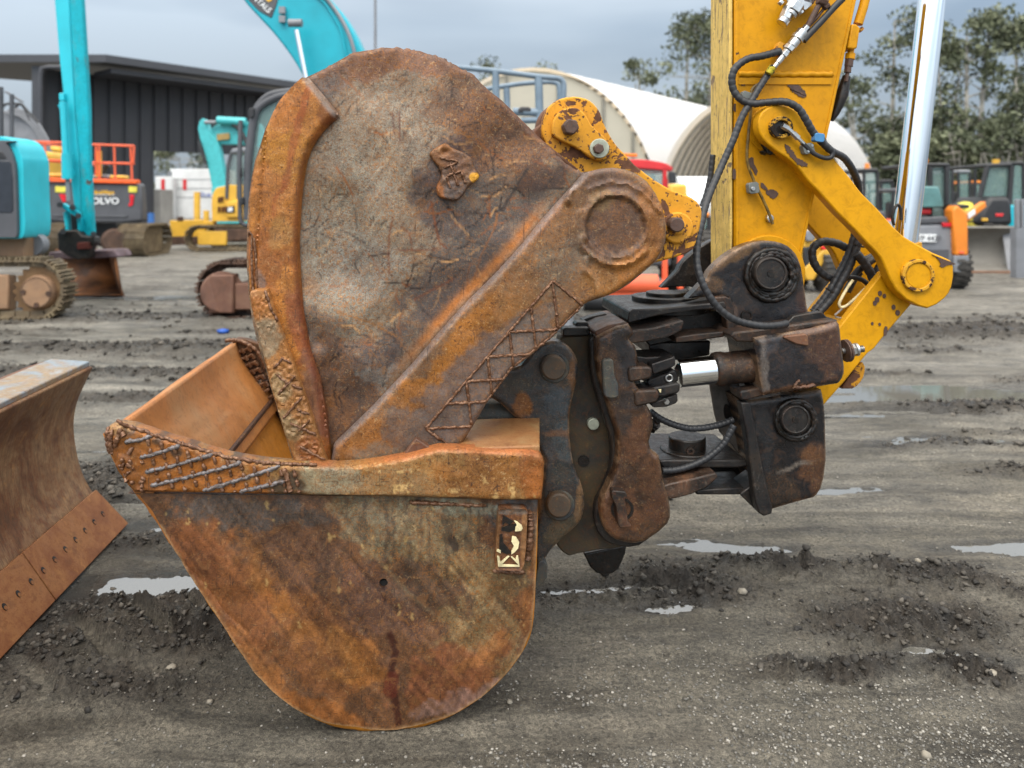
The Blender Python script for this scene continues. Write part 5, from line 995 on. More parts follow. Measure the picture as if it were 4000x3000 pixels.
# a few stones one can pick out
for i, (px, py, r_, lab) in enumerate([(2900,2335,.022,'pale flat stone lying just in front of the small mud heap right of the bucket'),(3620,2965,.020,'pale rounded stone half sunk in gravel near the bottom right corner'),(1990,2745,.012,'small white stone close to the foot of the wide bucket'),(820,2750,.013,'lone pale stone on dark earth below the mud clods at left'),(670,2645,.018,'tan stone at the edge of the churned mud at left'),(3880,2655,.022,'tan stone in the gravel at the far right edge'),(3585,2240,.016,'white pebble in the mud ridge at right'),(1270,2210,.0,'')]):
    if r_ == 0: continue
    x_, y_ = G(px, py); o = scatter('stone', np.array([x_]), np.array([y_]), np.array([r_]), plain('pale_stone', '8c8578', .7, var=.2, scale=30), .55, .22, .2, 'thing', lab, 'stone')
# ================================================================== background paints
m_teal = plain('teal_paint', '2bb8c4', .4, var=.06, scale=2); m_teal = plain('teal_paint_deep', (.003, .36, .46), .38, var=.07, scale=2)
m_tealchip = paint('teal_chipped', '15a5b5', under='4a4642', chips=.66, chipscale=3)
m_tealL = plain('teal_light', (.02, .48, .58), .35, var=.06, scale=2)
m_cyel = plain('machine_yellow', (.70, .40, .045), .45, var=.1, scale=2)
m_grey = plain('machine_grey', (.075, .078, .088), .5, var=.12, scale=2)
m_lgrey = plain('light_grey', (.20, .21, .23), .5, var=.12, scale=2)
m_blk = plain('machine_black', (.022, .023, .026), .5, var=.2, scale=3)
m_or = plain('machine_orange', (.72, .22, .02), .45, var=.1, scale=2)
m_red = plain('safety_red', (.80, .13, .05), .45, var=.1, scale=2)
m_redp = plain('tractor_red', (.62, .03, .035), .4, var=.1, scale=2)
m_trk = rusty('dusty_track', ['4a4034', '6b5e4a', '8a7b60'], .1, scale=4, dist=.01, edgec='a89878')
m_trkb = rusty('brown_track', ['2e231d', '4a382e', '6a5040'], .2, scale=4, dist=.01)
m_dust = rusty('dusty_tan_steel', ['7a6250', '98785c', '8a7660'], .1, scale=3)
m_tyre = plain('tyre', (.045, .042, .038), .8, var=.3, scale=10, bump=.004)
m_glass = alpha_glass('cab_glass', '7d9a96', .45)
m_white = plain('white_paint', (.72, .74, .75), .5, var=.05, scale=1)
m_concrete = plain('concrete', (.38, .36, .33), .8, var=.1, scale=1)
def Pz(px, d): return (px-CX)/FPX*d
def Zp(py, d): return CAMH+(HY-py)/FPX*d
def fplate(name, pts, d, th, mat, parent, bevel=.01, tilt=None, **k):
    mb = MB(); mb.prism([F(x, y, d) for x, y in pts], (0, th, 0)); return mb.build(name, mat, parent, bevel=bevel, **k)
def ftube(pts, d, r, name, mat, parent, n=10):
    mb = MB(); mb.tube([F(p[0], p[1], p[2] if len(p) > 2 else d) for p in pts], r, n); return mb.build(name, mat, parent, smooth=50)
def fthing(name, px, d, label, cat, group=None, z=0): return thing(name, (Pz(px, d), d, z), label, cat, group)
def text(name, body, loc, size, mat, parent, rot=(90, 0, 0), ext=.004, bold=.0, sx=1):
    cu = bpy.data.curves.new(name, 'FONT'); cu.body = body; cu.size = size; cu.extrude = ext; cu.offset = bold; cu.align_x = 'CENTER'; cu.align_y = 'CENTER'; cu.resolution_u = 3
    t = bpy.data.objects.new('tmp', cu); col.objects.link(t); bpy.context.view_layer.update(); me = bpy.data.meshes.new_from_object(t); bpy.data.objects.remove(t)
    m = Matrix.Translation(Vector(loc)-root_loc(parent)) @ (Matrix.Rotation(R(rot[2]), 4, 'Z') @ Matrix.Rotation(R(rot[0]), 4, 'X') @ Matrix.Rotation(R(rot[1]), 4, 'Z')) @ Matrix.Diagonal((sx, 1, 1, 1))
    me.transform(m); me.name = name; me.materials.clear(); me.materials.append(mat); o = bpy.data.objects.new(name, me); col.objects.link(o); o.parent = parent; return o
def track(name, x0, x1, zc, r, y0, y1, mat, parent, pitch=.17, inner=None, grous=.03):
    """crawler track lying along X, from y0 to y1 wide: every shoe a plate round the stadium"""
    mb = MB(); L = x1-x0; per = 2*L+2*math.pi*r; n = int(per/pitch)
    for i in range(n):
        s_ = per*i/n
        if s_ < L: c = Vector((x0+s_, 0, zc+r)); a = 0
        elif s_ < L+math.pi*r: t = (s_-L)/r; c = Vector((x1+math.sin(t)*r, 0, zc+math.cos(t)*r)); a = t
        elif s_ < 2*L+math.pi*r: c = Vector((x1-(s_-L-math.pi*r), 0, zc-r)); a = math.pi
        else: t = (s_-2*L-math.pi*r)/r; c = Vector((x0-math.sin(t)*r, 0, zc-math.cos(t)*r)); a = math.pi+t
        rm = Matrix.Translation((c.x, (y0+y1)/2, c.z)) @ Matrix.Rotation(a, 4, 'Y')
        w_ = pitch*.44; mb.box((-w_, -(y1-y0)/2, -.03), (w_, (y1-y0)/2, -.008), rm)
        for k in (-.6, 0, .6): mb.box((w_*k-.012, -(y1-y0)/2, -.01), (w_*k+.012, (y1-y0)/2, grous-.005), rm)
        mb.box((-w_*1.05, -(y1-y0)*.2, -.1), (w_*1.05, (y1-y0)*.2, -.03), rm)
    o = mb.build(name, mat, parent); return o
def wheel(x, y, r, wd, parent, rim=m_lgrey, axis='Y', lugs=22):
    mb = MB(); ax = Vector((0, 1, 0)) if axis == 'Y' else Vector((1, 0, 0)); c = Vector((x, y, r))
    mb.tube([c-ax*wd*.5, c-ax*wd*.42, c-ax*wd*.2, c+ax*wd*.2, c+ax*wd*.42, c+ax*wd*.5], r, 30, [r*.86, r*.96, r*.98, r*.98, r*.96, r*.86])
    for i in range(lugs):
        a = 2*math.pi*i/lugs; u = (Vector((math.cos(a), 0, math.sin(a))) if axis == 'Y' else Vector((0, math.cos(a), math.sin(a)))); v = ax.cross(u)
        rm = Matrix((( u.x, ax.x, v.x, 0), (u.y, ax.y, v.y, 0), (u.z, ax.z, v.z, 0), (0, 0, 0, 1))); rm = Matrix.Translation(c+u*r*.985) @ rm
        mb.box((-.03, -wd*.5, -.03), (.015, 0, .03), rm); rm2 = rm @ Matrix.Translation((0, 0, .06*r)); mb.box((-.03, 0, -.03), (.015, wd*.5, .03), rm2)
    w_ = mb.build('tyre', m_tyre, None if parent is None else parent, smooth=40)
    mb = MB(); mb.tube([c-ax*wd*.52, c-ax*wd*.3, c+ax*wd*.3, c+ax*wd*.52], r*.5, 24, [r*.5, r*.42, r*.42, r*.5]); mb.build('rim', rim, w_, smooth=40); return w_
# ================================================================== dozer blade at the left edge
bl = thing('dozer_blade', (-2.0, 3.2, 0), 'rusty curved dozer blade with a bolted cutting edge at the left edge of the picture', 'blade')
fy, ny = 3.76, 1.7; L_ = fy-ny; sx_ = .105
def BP(x, z, t): return Vector((x+t*sx_*L_*1.0, fy-t*L_, z))
BPROF = crv([(-2.03,.11),(-2.085,.19),(-2.125,.27),(-2.15,.36),(-2.165,.46),(-2.165,.55),(-2.145,.64),(-2.11,.72),(-2.072,.80)], 5)
m_blade = rusty('blade_rust', ['3f2c20', '6e4a30', '8f7050', '5e4230'], .45, scale=4, streak=((3, 14, 1), '3a2a20', .6), dist=.0015)
m_cut = rusty('cutting_edge_rust', ['5c3820', '7c4c2a', '8f6038', '6a4226'], .45, scale=6, dist=.0015, rough=(.5, .75))
vs = []; fs = []; nt_ = 40
for j in range(nt_+1):
    for (x, z) in BPROF: vs.append(BP(x, z, j/nt_))
k = len(BPROF)
for j in range(nt_):
    for i in range(k-1): fs.append([j*k+i, (j+1)*k+i, (j+1)*k+i+1, j*k+i+1])
o = mobj('moldboard', vs, fs, m_blade, bl, smooth=50); sm = o.modifiers.new('thick', 'SOLIDIFY'); sm.thickness = .02; sm.offset = -1
mb = MB(); mb.prism([BP(-2.068,.795,0), BP(-2.26,.81,0), BP(-2.26,.835,0), BP(-2.066,.822,0)], BP(0,0,1)-BP(0,0,0)); mb.build('top_rail', rusty('blue_grey_plate', ['5a6068', '7f8a94', '8a7458', '969ea4'], .35, scale=4, rough=(.3, .55)), bl, bevel=.006)
mb = MB(); mb.prism([BP(-2.26,.83,0), BP(-2.2,.2,0), BP(-2.26,.15,0), BP(-2.36,.3,0), BP(-2.36,.8,0)], BP(0,0,1)-BP(0,0,0)); mb.build('back_frame', m_brown, bl, bevel=.006)
# cutting edge pieces
cu0, cu1 = Vector((-2.045, 0, .19)), Vector((-1.912, 0, .0))
def CE(u, t, o_=0): n_ = Vector((.195, 0, .12)).normalized(); p = cu0.lerp(cu1, u); return BP(p.x, p.z, t)+n_*o_
DX = .065   # the far end of the cutting edge is cut at a slant
for (t0, t1) in [(-.02, .335), (.338, 1.0)]:
    mb = MB(); e0 = -.03 if t0 < 0 else 0
    q = [CE(0, t0+(.03 if t0 < 0 else 0)), CE(1, t0), CE(1, t1), CE(0, t1)]; n_ = Vector((.195, 0, .12)).normalized(); mb.prism(q, n_*.022)
    ce = mb.build('cutting_edge', m_cut, bl, bevel=.003)
    pass
    for i in range(24):
        t = .045+i*.0455
        if not (t0 < t < t1): continue
        mb = MB(); mr = MB(); c = CE(.47, t, .0225); a = (cu1-cu0).normalized(); b_ = (BP(0,0,1)-BP(0,0,0)).normalized(); mb.prism([c+a*math.cos(R(x))*.015+b_*math.sin(R(x))*.0115 for x in range(0, 360, 24)], n_*.0012); mr.prism([c+a*(.005+math.cos(R(x))*.0085)+b_*math.sin(R(x))*.008 for x in range(0, 360, 30)], n_*.002)
        mb.build('bolt_recess', m_dark, ce, smooth=20); mr.build('bolt_head', m_cut, ce)
# ================================================================== black shed
A_ = Vector((Pz(415, 48), 48, 0)); B0 = Vector((Pz(1150, 58.7), 58.7, 0)); dr = (B0-A_).normalized(); C0 = A_+dr*30
zt = 9.2+1.6; inn = Vector((-dr.y, dr.x, 0))   # into the shed
sh = thing('shed', (A_.x, A_.y, 0), 'tall black ribbed metal shed with an overhanging flat roof behind the machines', 'shed')
m_shed = plain('shed_black', (.030, .031, .037), .5, var=.1, scale=.4); m_shedt = plain('shed_trim', (.05, .052, .06), .45, var=.08, scale=.4)
W0 = Vector((Pz(168, 49.5), 49.5, 0))   # wall's left end
def wallp(t): return W0+(C0+inn*1.5-W0)*t
wl = wallp(1)-W0; wlen = wl.length; wd = wl.normalized(); wn_ = Vector((wd.y, -wd.x, 0))
def ribwall(mb, s0, s1, z0, z1, pitch=1.0):
    s_ = s0
    while s_ < s1-.01:
        e = min(s_+pitch, s1); a = W0+wd*s_; 
        for (u0, u1, o0) in [(0, .72, 0), (.72, 1.0, .14)]:
            p, q = a+wd*(e-s_)*u0+wn_*(-o0), a+wd*(e-s_)*u1+wn_*(-o0); mb.prism([Vector((p.x,p.y,z0)), Vector((q.x,q.y,z0)), Vector((q.x,q.y,z1)), Vector((p.x,p.y,z1))], -wn_*.2)
        s_ = e
def s_at(px):
    k = (px-CX)/FPX; return (W0.x-k*W0.y)/(k*wd.y-wd.x)
so0, so1 = s_at(604), s_at(960); zo = Zp(590, (W0+wd*so0).y)
mb = MB(); ribwall(mb, 0, so0, 0, 10.2); ribwall(mb, so0, so1, zo, 10.2); ribwall(mb, so1, wlen, 0, 10.2); mb.build('wall', m_shed, sh, smooth=20)
mb = MB(); p, q = A_-dr*0, C0
roof = [A_+Vector((-18,0,0)), A_, C0, C0+inn*5, A_+inn*5+Vector((-16,0,0))]
mb.prism([Vector((v.x, v.y, zt-.15)) for v in roof], (0, 0, .15)); mb.build('roof', m_shed, sh)
mb = MB()
for a, b in [(A_+Vector((-18,-.06,0)), A_+Vector((0,-.06,0))), (A_+Vector((0,-.06,0)), C0+Vector((0,-.06,0)))]:
    mb.prism([Vector((a.x,a.y,zt-.45)), Vector((b.x,b.y,zt-.45)), Vector((b.x,b.y,zt+.03)), Vector((a.x,a.y,zt+.03))], inn*.1)
mb.build('fascia', m_shedt, sh)
mb = MB(); mb.prism([Vector((v.x, v.y, zt-1.0)) for v in [A_+inn*.5+dr*.5, C0+inn*.5, C0+inn*3, A_+inn*3+dr*.5]], (0, 0, .3)); mb.build('soffit', m_shed, sh)
mb = MB(); cxp = Pz(150, 48.6); mb.box((cxp-.3, 48.4, 0), (cxp+.35, 48.9, zt-.6)); mb.build('column', m_shedt, sh)
mb = MB(); mb.tube([F(p[0], p[1], 48) for p in [(160,760),(158,300),(166,266),(190,262),(330,262)]], .16, 8); mb.build('downpipe', m_shedt, sh, smooth=50)
for px in (525, 898):
    mb = MB(); s_ = s_at(px); c = W0+wd*s_+wn_*.3; mb.cbox((c.x, c.y-.4, Zp(260 if px < 600 else 310, c.y)), (.55, .3, .15)); mb.build('floodlight', m_lgrey, sh)
slab_ = MB(); slab_.prism([Vector((v.x, v.y, .0)) for v in [W0+wd*(so0-8)+wn_*6, W0+wd*so1+wn_*6, W0+wd*so1+Vector((0,30,0)), W0+wd*(so0-3)+Vector((0,30,0))]], (0, 0, .05)); tag(slab_.build('concrete_apron', m_concrete), kind='structure')
# white tanks seen through the opening
for i, (x0, x1, yt, d, lab) in enumerate([(606, 672, 690, 74, 'narrow white storage tank with a red panel at the left of the shed opening'), (664, 850, 660, 75, 'wide white storage container with a red panel behind the yellow dozer')]):
    t = fthing('storage_tank', (x0+x1)/2, d, lab, 'tank', 'white storage tanks')
    mb = MB(); mb.box((Pz(x0, d), d, 0), (Pz(x1, d), d+5, Zp(yt, d))); b_ = mb.build('tank_body', m_white, t, bevel=.05)
    xr = 637 if i == 0 else 722; mb = MB(); mb.box((Pz(xr-7, d), d-.05, Zp(742, d)), (Pz(xr+7, d), d, Zp(700, d))); mb.build('red_panel', m_redp, t)
    if i: 
        for y_ in (700, 735, 770): mb = MB(); mb.box((Pz(x0+5, d), d-.04, Zp(y_+1.5, d)), (Pz(x1-3, d), d, Zp(y_, d))); mb.build('seam', m_lgrey, t)
        mb = MB(); mb.box((Pz(664, d)-.1, d-.3, 0), (Pz(664, d)+.15, d, Zp(670, d))); mb.build('frame_post', m_lgrey, t); text('blue_lettering', 'Blue', (Pz(800, d), d-.03, Zp(760, d)), .7, plain('lettering_blue', (.08,.15,.5), .5), t)
t = fthing('concrete_block', 615, 56, 'low pale concrete block at the left side of the shed opening', 'block'); mb = MB(); mb.box((Pz(596, 56), 56, 0), (Pz(630, 56), 58, Zp(740, 56))); mb.build('block_body', m_concrete, t, bevel=.06)
t = fthing('water_drum', 590, 50, 'small blue drum beside the shed wall', 'drum'); mb = MB(); c = Vector((Pz(590, 50), 50, 0)); mb.tube([c, c+Vector((0,0,.9))], .2, 16); mb.build('drum_body', plain('drum_blue', (.03,.12,.35), .5), t)
# ================================================================== orange railed excavator
d = 23.0; ex = fthing('excavator', 330, d, 'grey and yellow excavator seen from behind with orange red guard rails and white lettering', 'excavator')
CWp = [(172,722),(180,712),(540,716),(549,726),(553,780),(555,862),(480,870),(250,868),(172,858)]
cw = fplate('counterweight', CWp, d, .35, m_grey, ex, bevel=.05)
fplate('counterweight_lip', [(200,838),(500,842),(490,850),(210,846)], d-.03, .04, m_grey, cw)
text('maker_lettering', 'VOLVO', (Pz(401, d), d-.02, Zp(786, d)), .27, m_white, cw, bold=.008, sx=1.12)
text('small_lettering', 'HireWays', (Pz(404, d), d-.02, Zp(752, d)), .16, m_cyel, cw, bold=.006)
fplate('lettering_line', [(360,759),(447,760),(447,763),(360,762)], d-.02, .02, m_white, cw)
for x0, x1 in ((215, 256), (502, 534)): fplate('warning_plate', [(x0,727),(x1,729),(x1,752),(x0,751)], d-.03, .03, plain('label_yellow', (.75,.66,.08), .5), cw)
fplate('tail_lamp', [(229,758),(256,759),(256,790),(245,790)], d-.03, .03, plain('lamp_red', (.6,.01,.02), .3), cw); fplate('tail_lamp', [(505,760),(524,761),(518,800),(508,807),(501,805),(502,795),(508,790)], d-.03, .03, plain('lamp_red', (.6,.01,.02), .3), cw)
fplate('side_cover', [(105,718),(172,718),(170,770),(106,766)], d+.3, .3, m_cyel, ex, bevel=.05); fplate('side_cover', [(108,770),(170,772),(172,858),(150,850),(108,830)], d+.3, .3, m_grey, ex, bevel=.05)
fplate('vent_grille', [(116,728),(158,728),(153,744),(112,743)], d+.27, .04, m_blk, ex); fplate('vent_grille', [(116,774),(145,774),(138,812),(112,808)], d+.27, .04, m_blk, ex)
mb = MB(); 
for i in range(5): mb.prism([F(x, y, d-.03) for x, y in [(166,758+i*15),(177,762+i*15),(177,770+i*15),(166,766+i*15)]], (0,.03,0))
mb.build('hazard_stripe', m_redp, cw); fplate('hazard_plate', [(166,756),(177,758),(178,836),(167,834)], d-.015, .02, m_white, cw); fplate('number_plate', [(142,815),(166,817),(166,830),(142,828)], d+.26, .04, m_white, ex)
fplate('deck_edge', [(106,692),(530,702),(530,718),(106,708)], d-.1, .3, plain('deck_red', (.85,.12,.02), .45), ex, bevel=.02)
fplate('engine_cover', [(145,694),(152,676),(240,676),(242,696)], d+.3, .4, m_cyel, ex, bevel=.08); fplate('engine_cover', [(350,700),(352,684),(425,684),(480,684),(487,700)], d+.3, .4, m_cyel, ex, bevel=.08); fplate('exhaust_cover', [(350,699),(352,682),(425,682),(426,699)], d+.25, .3, m_lgrey, ex, bevel=.05)
ftube([(402,684),(404,660),(410,650),(422,641)], d+.8, .1, 'exhaust_pipe', m_blk, ex, 12)
mb = MB(); r_ = .032
def rail(p, q, dd=d): mb.tube([F(*p, dd), F(*q, dd)], r_, 6)
for a, b in [((78,552),(245,557)),((345,564),(524,570)),((105,623),(245,627)),((345,635),(524,639)),((110,553),(113,690)),((175,555),(182,690)),((133,630),(134,690)),((388,566),(388,700)),((376,570),(375,685)),((446,568),(450,700)),((510,569),(516,700)),((524,570),(520,640)),((245,557),(245,700))]: rail(a, b)
for a, b in [((78,552),(180,560)),((105,623),(180,632))]: mb.tube([F(*a, d), F(*a, d)+Vector((.2, 3.5, 0))], r_, 6)
mb.build('guard_rail', m_red, ex, smooth=50)
mb = MB(); mb.box((Pz(372, d)-.06, d+.1, Zp(690, d)), (Pz(384, d), d+.2, Zp(588, d))); mb.build('yellow_upright', m_cyel, ex)
cb = fplate('cab_body', [(108,600),(150,585),(165,600),(168,692),(108,690)], d+2.2, 1.6, m_cyel, ex, bevel=.1); fplate('cab_window', [(112,615),(160,615),(163,680),(112,680)], d+2.15, .06, m_glass, cb)
fplate('cab_body', [(188,568),(236,570),(238,600),(196,594)], d+4, 1.6, m_cyel, ex, bevel=.1); fplate('cab_window', [(203,598),(246,600),(246,692),(215,690)], d+4, .5, m_glass, ex)
def strack(px0, px1, y0, y1, d, dep, mat, parent, name='track'):
    """a crawler track seen end on, running away from us"""
    mb = MB(); zt_, zb = Zp(y0, d), Zp(y1, d); r_ = (zt_-zb)/2; zc = (zt_+zb)/2; x0, x1 = Pz(px0, d), Pz(px1, d)
    per = 2*dep+2*math.pi*r_; n = int(per/.19)
    for i in range(n):
        s_ = per*i/n
        if s_ < dep: c = Vector(((x0+x1)/2, d+r_+s_, zt_)); a = 0
        elif s_ < dep+math.pi*r_: t = (s_-dep)/r_; c = Vector(((x0+x1)/2, d+r_+dep+math.sin(t)*r_, zc+math.cos(t)*r_)); a = -t
        elif s_ < 2*dep+math.pi*r_: c = Vector(((x0+x1)/2, d+r_+dep-(s_-dep-math.pi*r_), zb)); a = math.pi
        else: t = (s_-2*dep-math.pi*r_)/r_; c = Vector(((x0+x1)/2, d+r_-math.sin(t)*r_, zc-math.cos(t)*r_)); a = math.pi-t
        rm = Matrix.Translation(c) @ Matrix.Rotation(a, 4, 'X'); h_ = (x1-x0)/2
        mb.box((-h_, -.085, -.03), (h_, .085, -.005), rm)
        for k in (-.06, 0, .06): mb.box((-h_, k-.01, -.01), (h_, k+.01, .03), rm)
    mb.box((x0+(x1-x0)*.25, d+r_*.5, zb+.06), (x0+(x1-x0)*.75, d+r_*1.5+dep, zt_-.06)); return mb.build(name, mat, parent)
strack(105, 235, 878, 1000, 22.6, 1.2, m_trk, ex); strack(452, 560, 880, 1003, 22.4, 1.0, m_trk, ex)
fplate('undercarriage', [(235,865),(455,868),(452,985),(380,960),(235,960)], d+.8, .8, m_blk, ex, bevel=.05)
mb = MB(); mb.tube([F(448, 942, 22.3), F(448, 942, 22.9)], .38, 24, [.30,.38]); mb.build('sprocket', m_trkb, ex)
# grey boom with pipes rising behind the left machine
gb = fthing('excavator_boom', 90, 29, 'dark grey excavator boom with pipes over its back at the upper left', 'excavator boom')
fplate('boom', crv([(-40,440),(10,432),(60,438),(105,470),(140,515),(165,570),(185,630),(215,700)], 4)+[(215,840),(120,840),(-40,840)], 29, .5, m_lgrey, gb, bevel=.03)
for o_ in range(4): ftube(crv([(20+o_*8,440-o_*6),(80+o_*6,455-o_*6),(130+o_*7,500-o_*5),(170+o_*8,570-o_*3),(195+o_*8,640),(212+o_*8,700)], 5), 28.8, .045, 'pipe', m_lgrey, gb)
ftube(crv([(5,430),(20,408),(60,405),(85,410),(105,440),(118,470)], 5), 28.8, .05, 'hose', m_blk, gb); ftube(crv([(60,420),(80,405),(100,425),(150,480)], 5), 28.8, .05, 'hose', m_blk, gb)
ftube([(46,368),(46,600)], 15, .04, 'mirror_post', m_grey, gb); fplate('mirror', [(12,357),(20,356),(84,396),(78,398)], 15, .1, m_grey, gb); ftube([(2,340),(4,600)], 15, .05, 'mirror_post', m_grey, gb)
# ================================================================== teal excavator at the left edge
d = 10.3; te = fthing('excavator', 60, d, 'teal and dark grey excavator cut off by the left edge, toothed sprocket in view', 'excavator')
BD_ = crv([(-700,536),(-200,533),(0,533),(30,536),(60,545),(85,570),(100,605),(108,640),(110,760),(115,860),(113,905),(105,928),(90,932)], 4)+[(-700,932)]
fplate('body', BD_, d+.35, .5, m_tealL, te, bevel=.03); fplate('body_corner', [(x-18 if x > 0 else x, y) for x, y in BD_], d+.02, .33, m_tealL, te, bevel=.03)
dk = fplate('side_panel', crv([(-700,545),(0,548),(22,560),(40,590),(50,620),(58,660),(64,800),(66,905),(60,928)], 4)+[(-700,928)], d-.04, .1, m_grey, te, bevel=.02)
fplate('window', [(-60,628),(35,630),(42,640),(48,700),(50,820),(44,830),(-60,832)], d-.05, .03, plain('dark_window', (.03,.035,.045), .15), dk, bevel=.004)
fplate('air_inlet', [(-40,590),(8,592),(24,620),(-40,620)], d-.05, .03, m_blk, dk)
mb = MB(); mb.box((Pz(-260, 10.4), 10.45, .12), (Pz(30, 10.4), 10.6, .6)); mb.box((Pz(-250, 10.4), 10.38, .15), (Pz(36, 10.4), 10.45, .62)); mb.box((Pz(-400,10.4), 10.6, .72), (Pz(60, 10.4), 11.0, 1.12)); mb.build('track_frame', m_dust, te, bevel=.02)
track('track', Pz(-500, 10.4), Pz(146, 10.4), .425, .40, 10.32, 10.62, m_trk, te, pitch=.205, grous=.04)
mb = MB(); c = Vector((Pz(153, 10.4), 0, Zp(1140, 10.4)))
n = 21; mb.prism([Vector((c.x+math.cos(2*math.pi*i/(n*2))*(.385 if i % 2 else .325), 10.42, c.z+math.sin(2*math.pi*i/(n*2))*(.385 if i % 2 else .325))) for i in range(n*2)], (0, .08, 0)); sp = mb.build('sprocket', rusty('sprocket_steel', ['4a3a28', '6b5236', '7d6446'], .2, scale=5), te, bevel=.008)
mb = MB(); mb.tube([Vector((c.x, 10.33, c.z)), Vector((c.x, 10.36, c.z)), Vector((c.x, 10.46, c.z))], .22, 30, [.205, .225, .235]); hubc = mb.build('final_drive', m_dust, sp)
mb = MB()
for i in range(36): a = R(i*10+3); mb.tube([Vector((c.x+math.cos(a)*.2, 10.32, c.z+math.sin(a)*.2)), Vector((c.x+math.cos(a)*.2, 10.34, c.z+math.sin(a)*.2))], .009, 6)
for a in (R(178), R(273), R(-5)): mb.tube([Vector((c.x+math.cos(a)*.17, 10.315, c.z+math.sin(a)*.17)), Vector((c.x+math.cos(a)*.17, 10.34, c.z+math.sin(a)*.17))], .034, 12)
mb.build('bolt', m_trkb, hubc)
mb = MB(); mb.tube([Vector((Pz(128, 10.8), 10.8, 1.0)), Vector((Pz(128, 10.8), 10.95, 1.0))], .15, 16); mb.build('slew_drum', m_lgrey, te)
# ================================================================== teal excavator in the middle with its arm reaching left
mt = fthing('excavator', 1000, 11.3, 'teal excavator behind the grey bucket, its long boom and stick reaching over to the left', 'excavator')
track('track', Pz(885, 10.5), Pz(1600, 10.5), .405, .385, 10.42, 11.0, m_trkb, mt, pitch=.19)
track('track', Pz(885, 10.5), Pz(1600, 10.5), .405, .385, 12.6, 13.2, m_trkb, mt, pitch=.19)
mb = MB(); mb.tube([F(868, 1140, 10.40), F(868, 1140, 10.5)], .28, 28); mb.box((Pz(830,10.5), 10.36, .1), (Pz(925,10.5), 10.6, .62)); mb.box((Pz(925, 10.5), 10.4, .14), (Pz(1600, 10.5), 10.9, .5)); mb.box((Pz(1000,10.5), 10.6, .5), (Pz(1500, 10.5), 13.3, .95)); mb.build('track_frame', rusty('track_frame_brown', ['4a342a', '6b4c3e', '7a5c4a'], .2, scale=3), mt, bevel=.02)
mb = MB(); mb.box((Pz(1040, 11.4), 11.2, 1.0), (Pz(1600, 11.4), 13.6, 1.9)); mb.build('upper_body', m_tealL, mt, bevel=.08)
cab = thing('x', (0,0,0), None, None); bpy.data.objects.remove(cab)
mb = MB(); r_ = .05
mb.tube([F(x, y, 11) for x, y in crv([(968,860),(966,800),(968,650),(985,500),(1000,440),(1022,412),(1060,388),(1120,370),(1250,365)], 5)], .06, 10)
mb.tube([F(x, y, 11) for x, y in crv([(1250,352),(1120,356),(1050,372),(1010,408),(998,430)], 5)], .045, 8)
mb.tube([F(x, y, 12.1) for x, y in crv([(985,860),(980,800),(985,650),(1000,500),(1015,440),(1060,405),(1250,385)], 5)], .05, 8)
mb.tube([F(x, y, 11) for x, y in [(944,870),(938,856),(936,620),(940,470)]], .035, 8); mb.tube([F(x, y, 11) for x, y in [(944,872),(962,880),(975,876)]], .03, 8)
mb.build('cab_frame', m_grey, mt, smooth=50)
mb = MB(); mb.prism([F(x, y, 11.02) for x, y in crv([(972,860),(972,650),(988,500),(1005,440),(1060,400),(1250,380)], 3)+[(1250,860)]], (0, .02, 0)); mb.build('cab_window', m_glass, mt)
fplate('mirror', [(968,434),(974,422),(992,420),(990,455),(978,462),(970,456)], 10.9, .06, m_blk, mt); fplate('cab_side', [(1030,700),(1250,700),(1250,900),(1030,900)], 11.05, 1.1, m_grey, mt, bevel=.02)
fplate('handle', [(935,655),(943,655),(943,690),(935,690)], 10.9, .06, m_blk, mt); fplate('handle', [(935,770),(950,770),(950,800),(935,800)], 10.9, .06, m_blk, mt)
BM = crv([(700,-330),(820,-200),(945,-10),(1000,55),(1065,125),(1120,195),(1160,255),(1200,330),(1260,440)], 4)+crv([(1560,520),(1500,400),(1440,250),(1415,195),(1385,130),(1340,55),(1285,-10),(1180,-130),(1000,-300),(850,-420)], 4)
bm = fplate('boom', BM, 11.6, .42, m_teal, mt, bevel=.03)
ftube(crv([(1240,-40),(1280,0),(1330,70),(1365,140),(1385,210),(1400,300)], 6), 11.57, .028, 'pipe', m_lgrey, bm); ftube(crv([(1220,-30),(1265,10),(1305,70),(1335,130),(1355,230)], 6), 11.57, .016, 'pipe', m_teal, bm)
ftube([(1158,118),(1200,330)], 11.3, .035, 'boom_rod', m_chrome, mt, 16); ftube([(1128,90),(1180,90)], 11.3, .06, 'rod_pin', m_lgrey, mt, 12); ftube([(1205,340),(1280,620)], 11.3, .09, 'boom_cylinder', m_teal, mt, 16)
mb = MB()
for x, y in [(1103,40),(1103,75)]: mb.cbox(F(x, y, 11.55), (.09, .06, .1))
mb.build('bracket', m_lgrey, bm)
fplate('sign_plate', [(950,-20),(1010,42),(1060,70),(1078,22),(1090,-20),(1060,-60),(960,-60)], 11.585, .02, m_grey, bm)
text('sign_lettering', 'RENTALS', F(1010, 5, 11.57), .115, m_white, bm, rot=(90, -42, 0), bold=.002); fplate('sign_spot', [(1040,-20),(1065,-15),(1062,2),(1050,8),(1040,2)], 11.575, .01, m_cyel, bm)
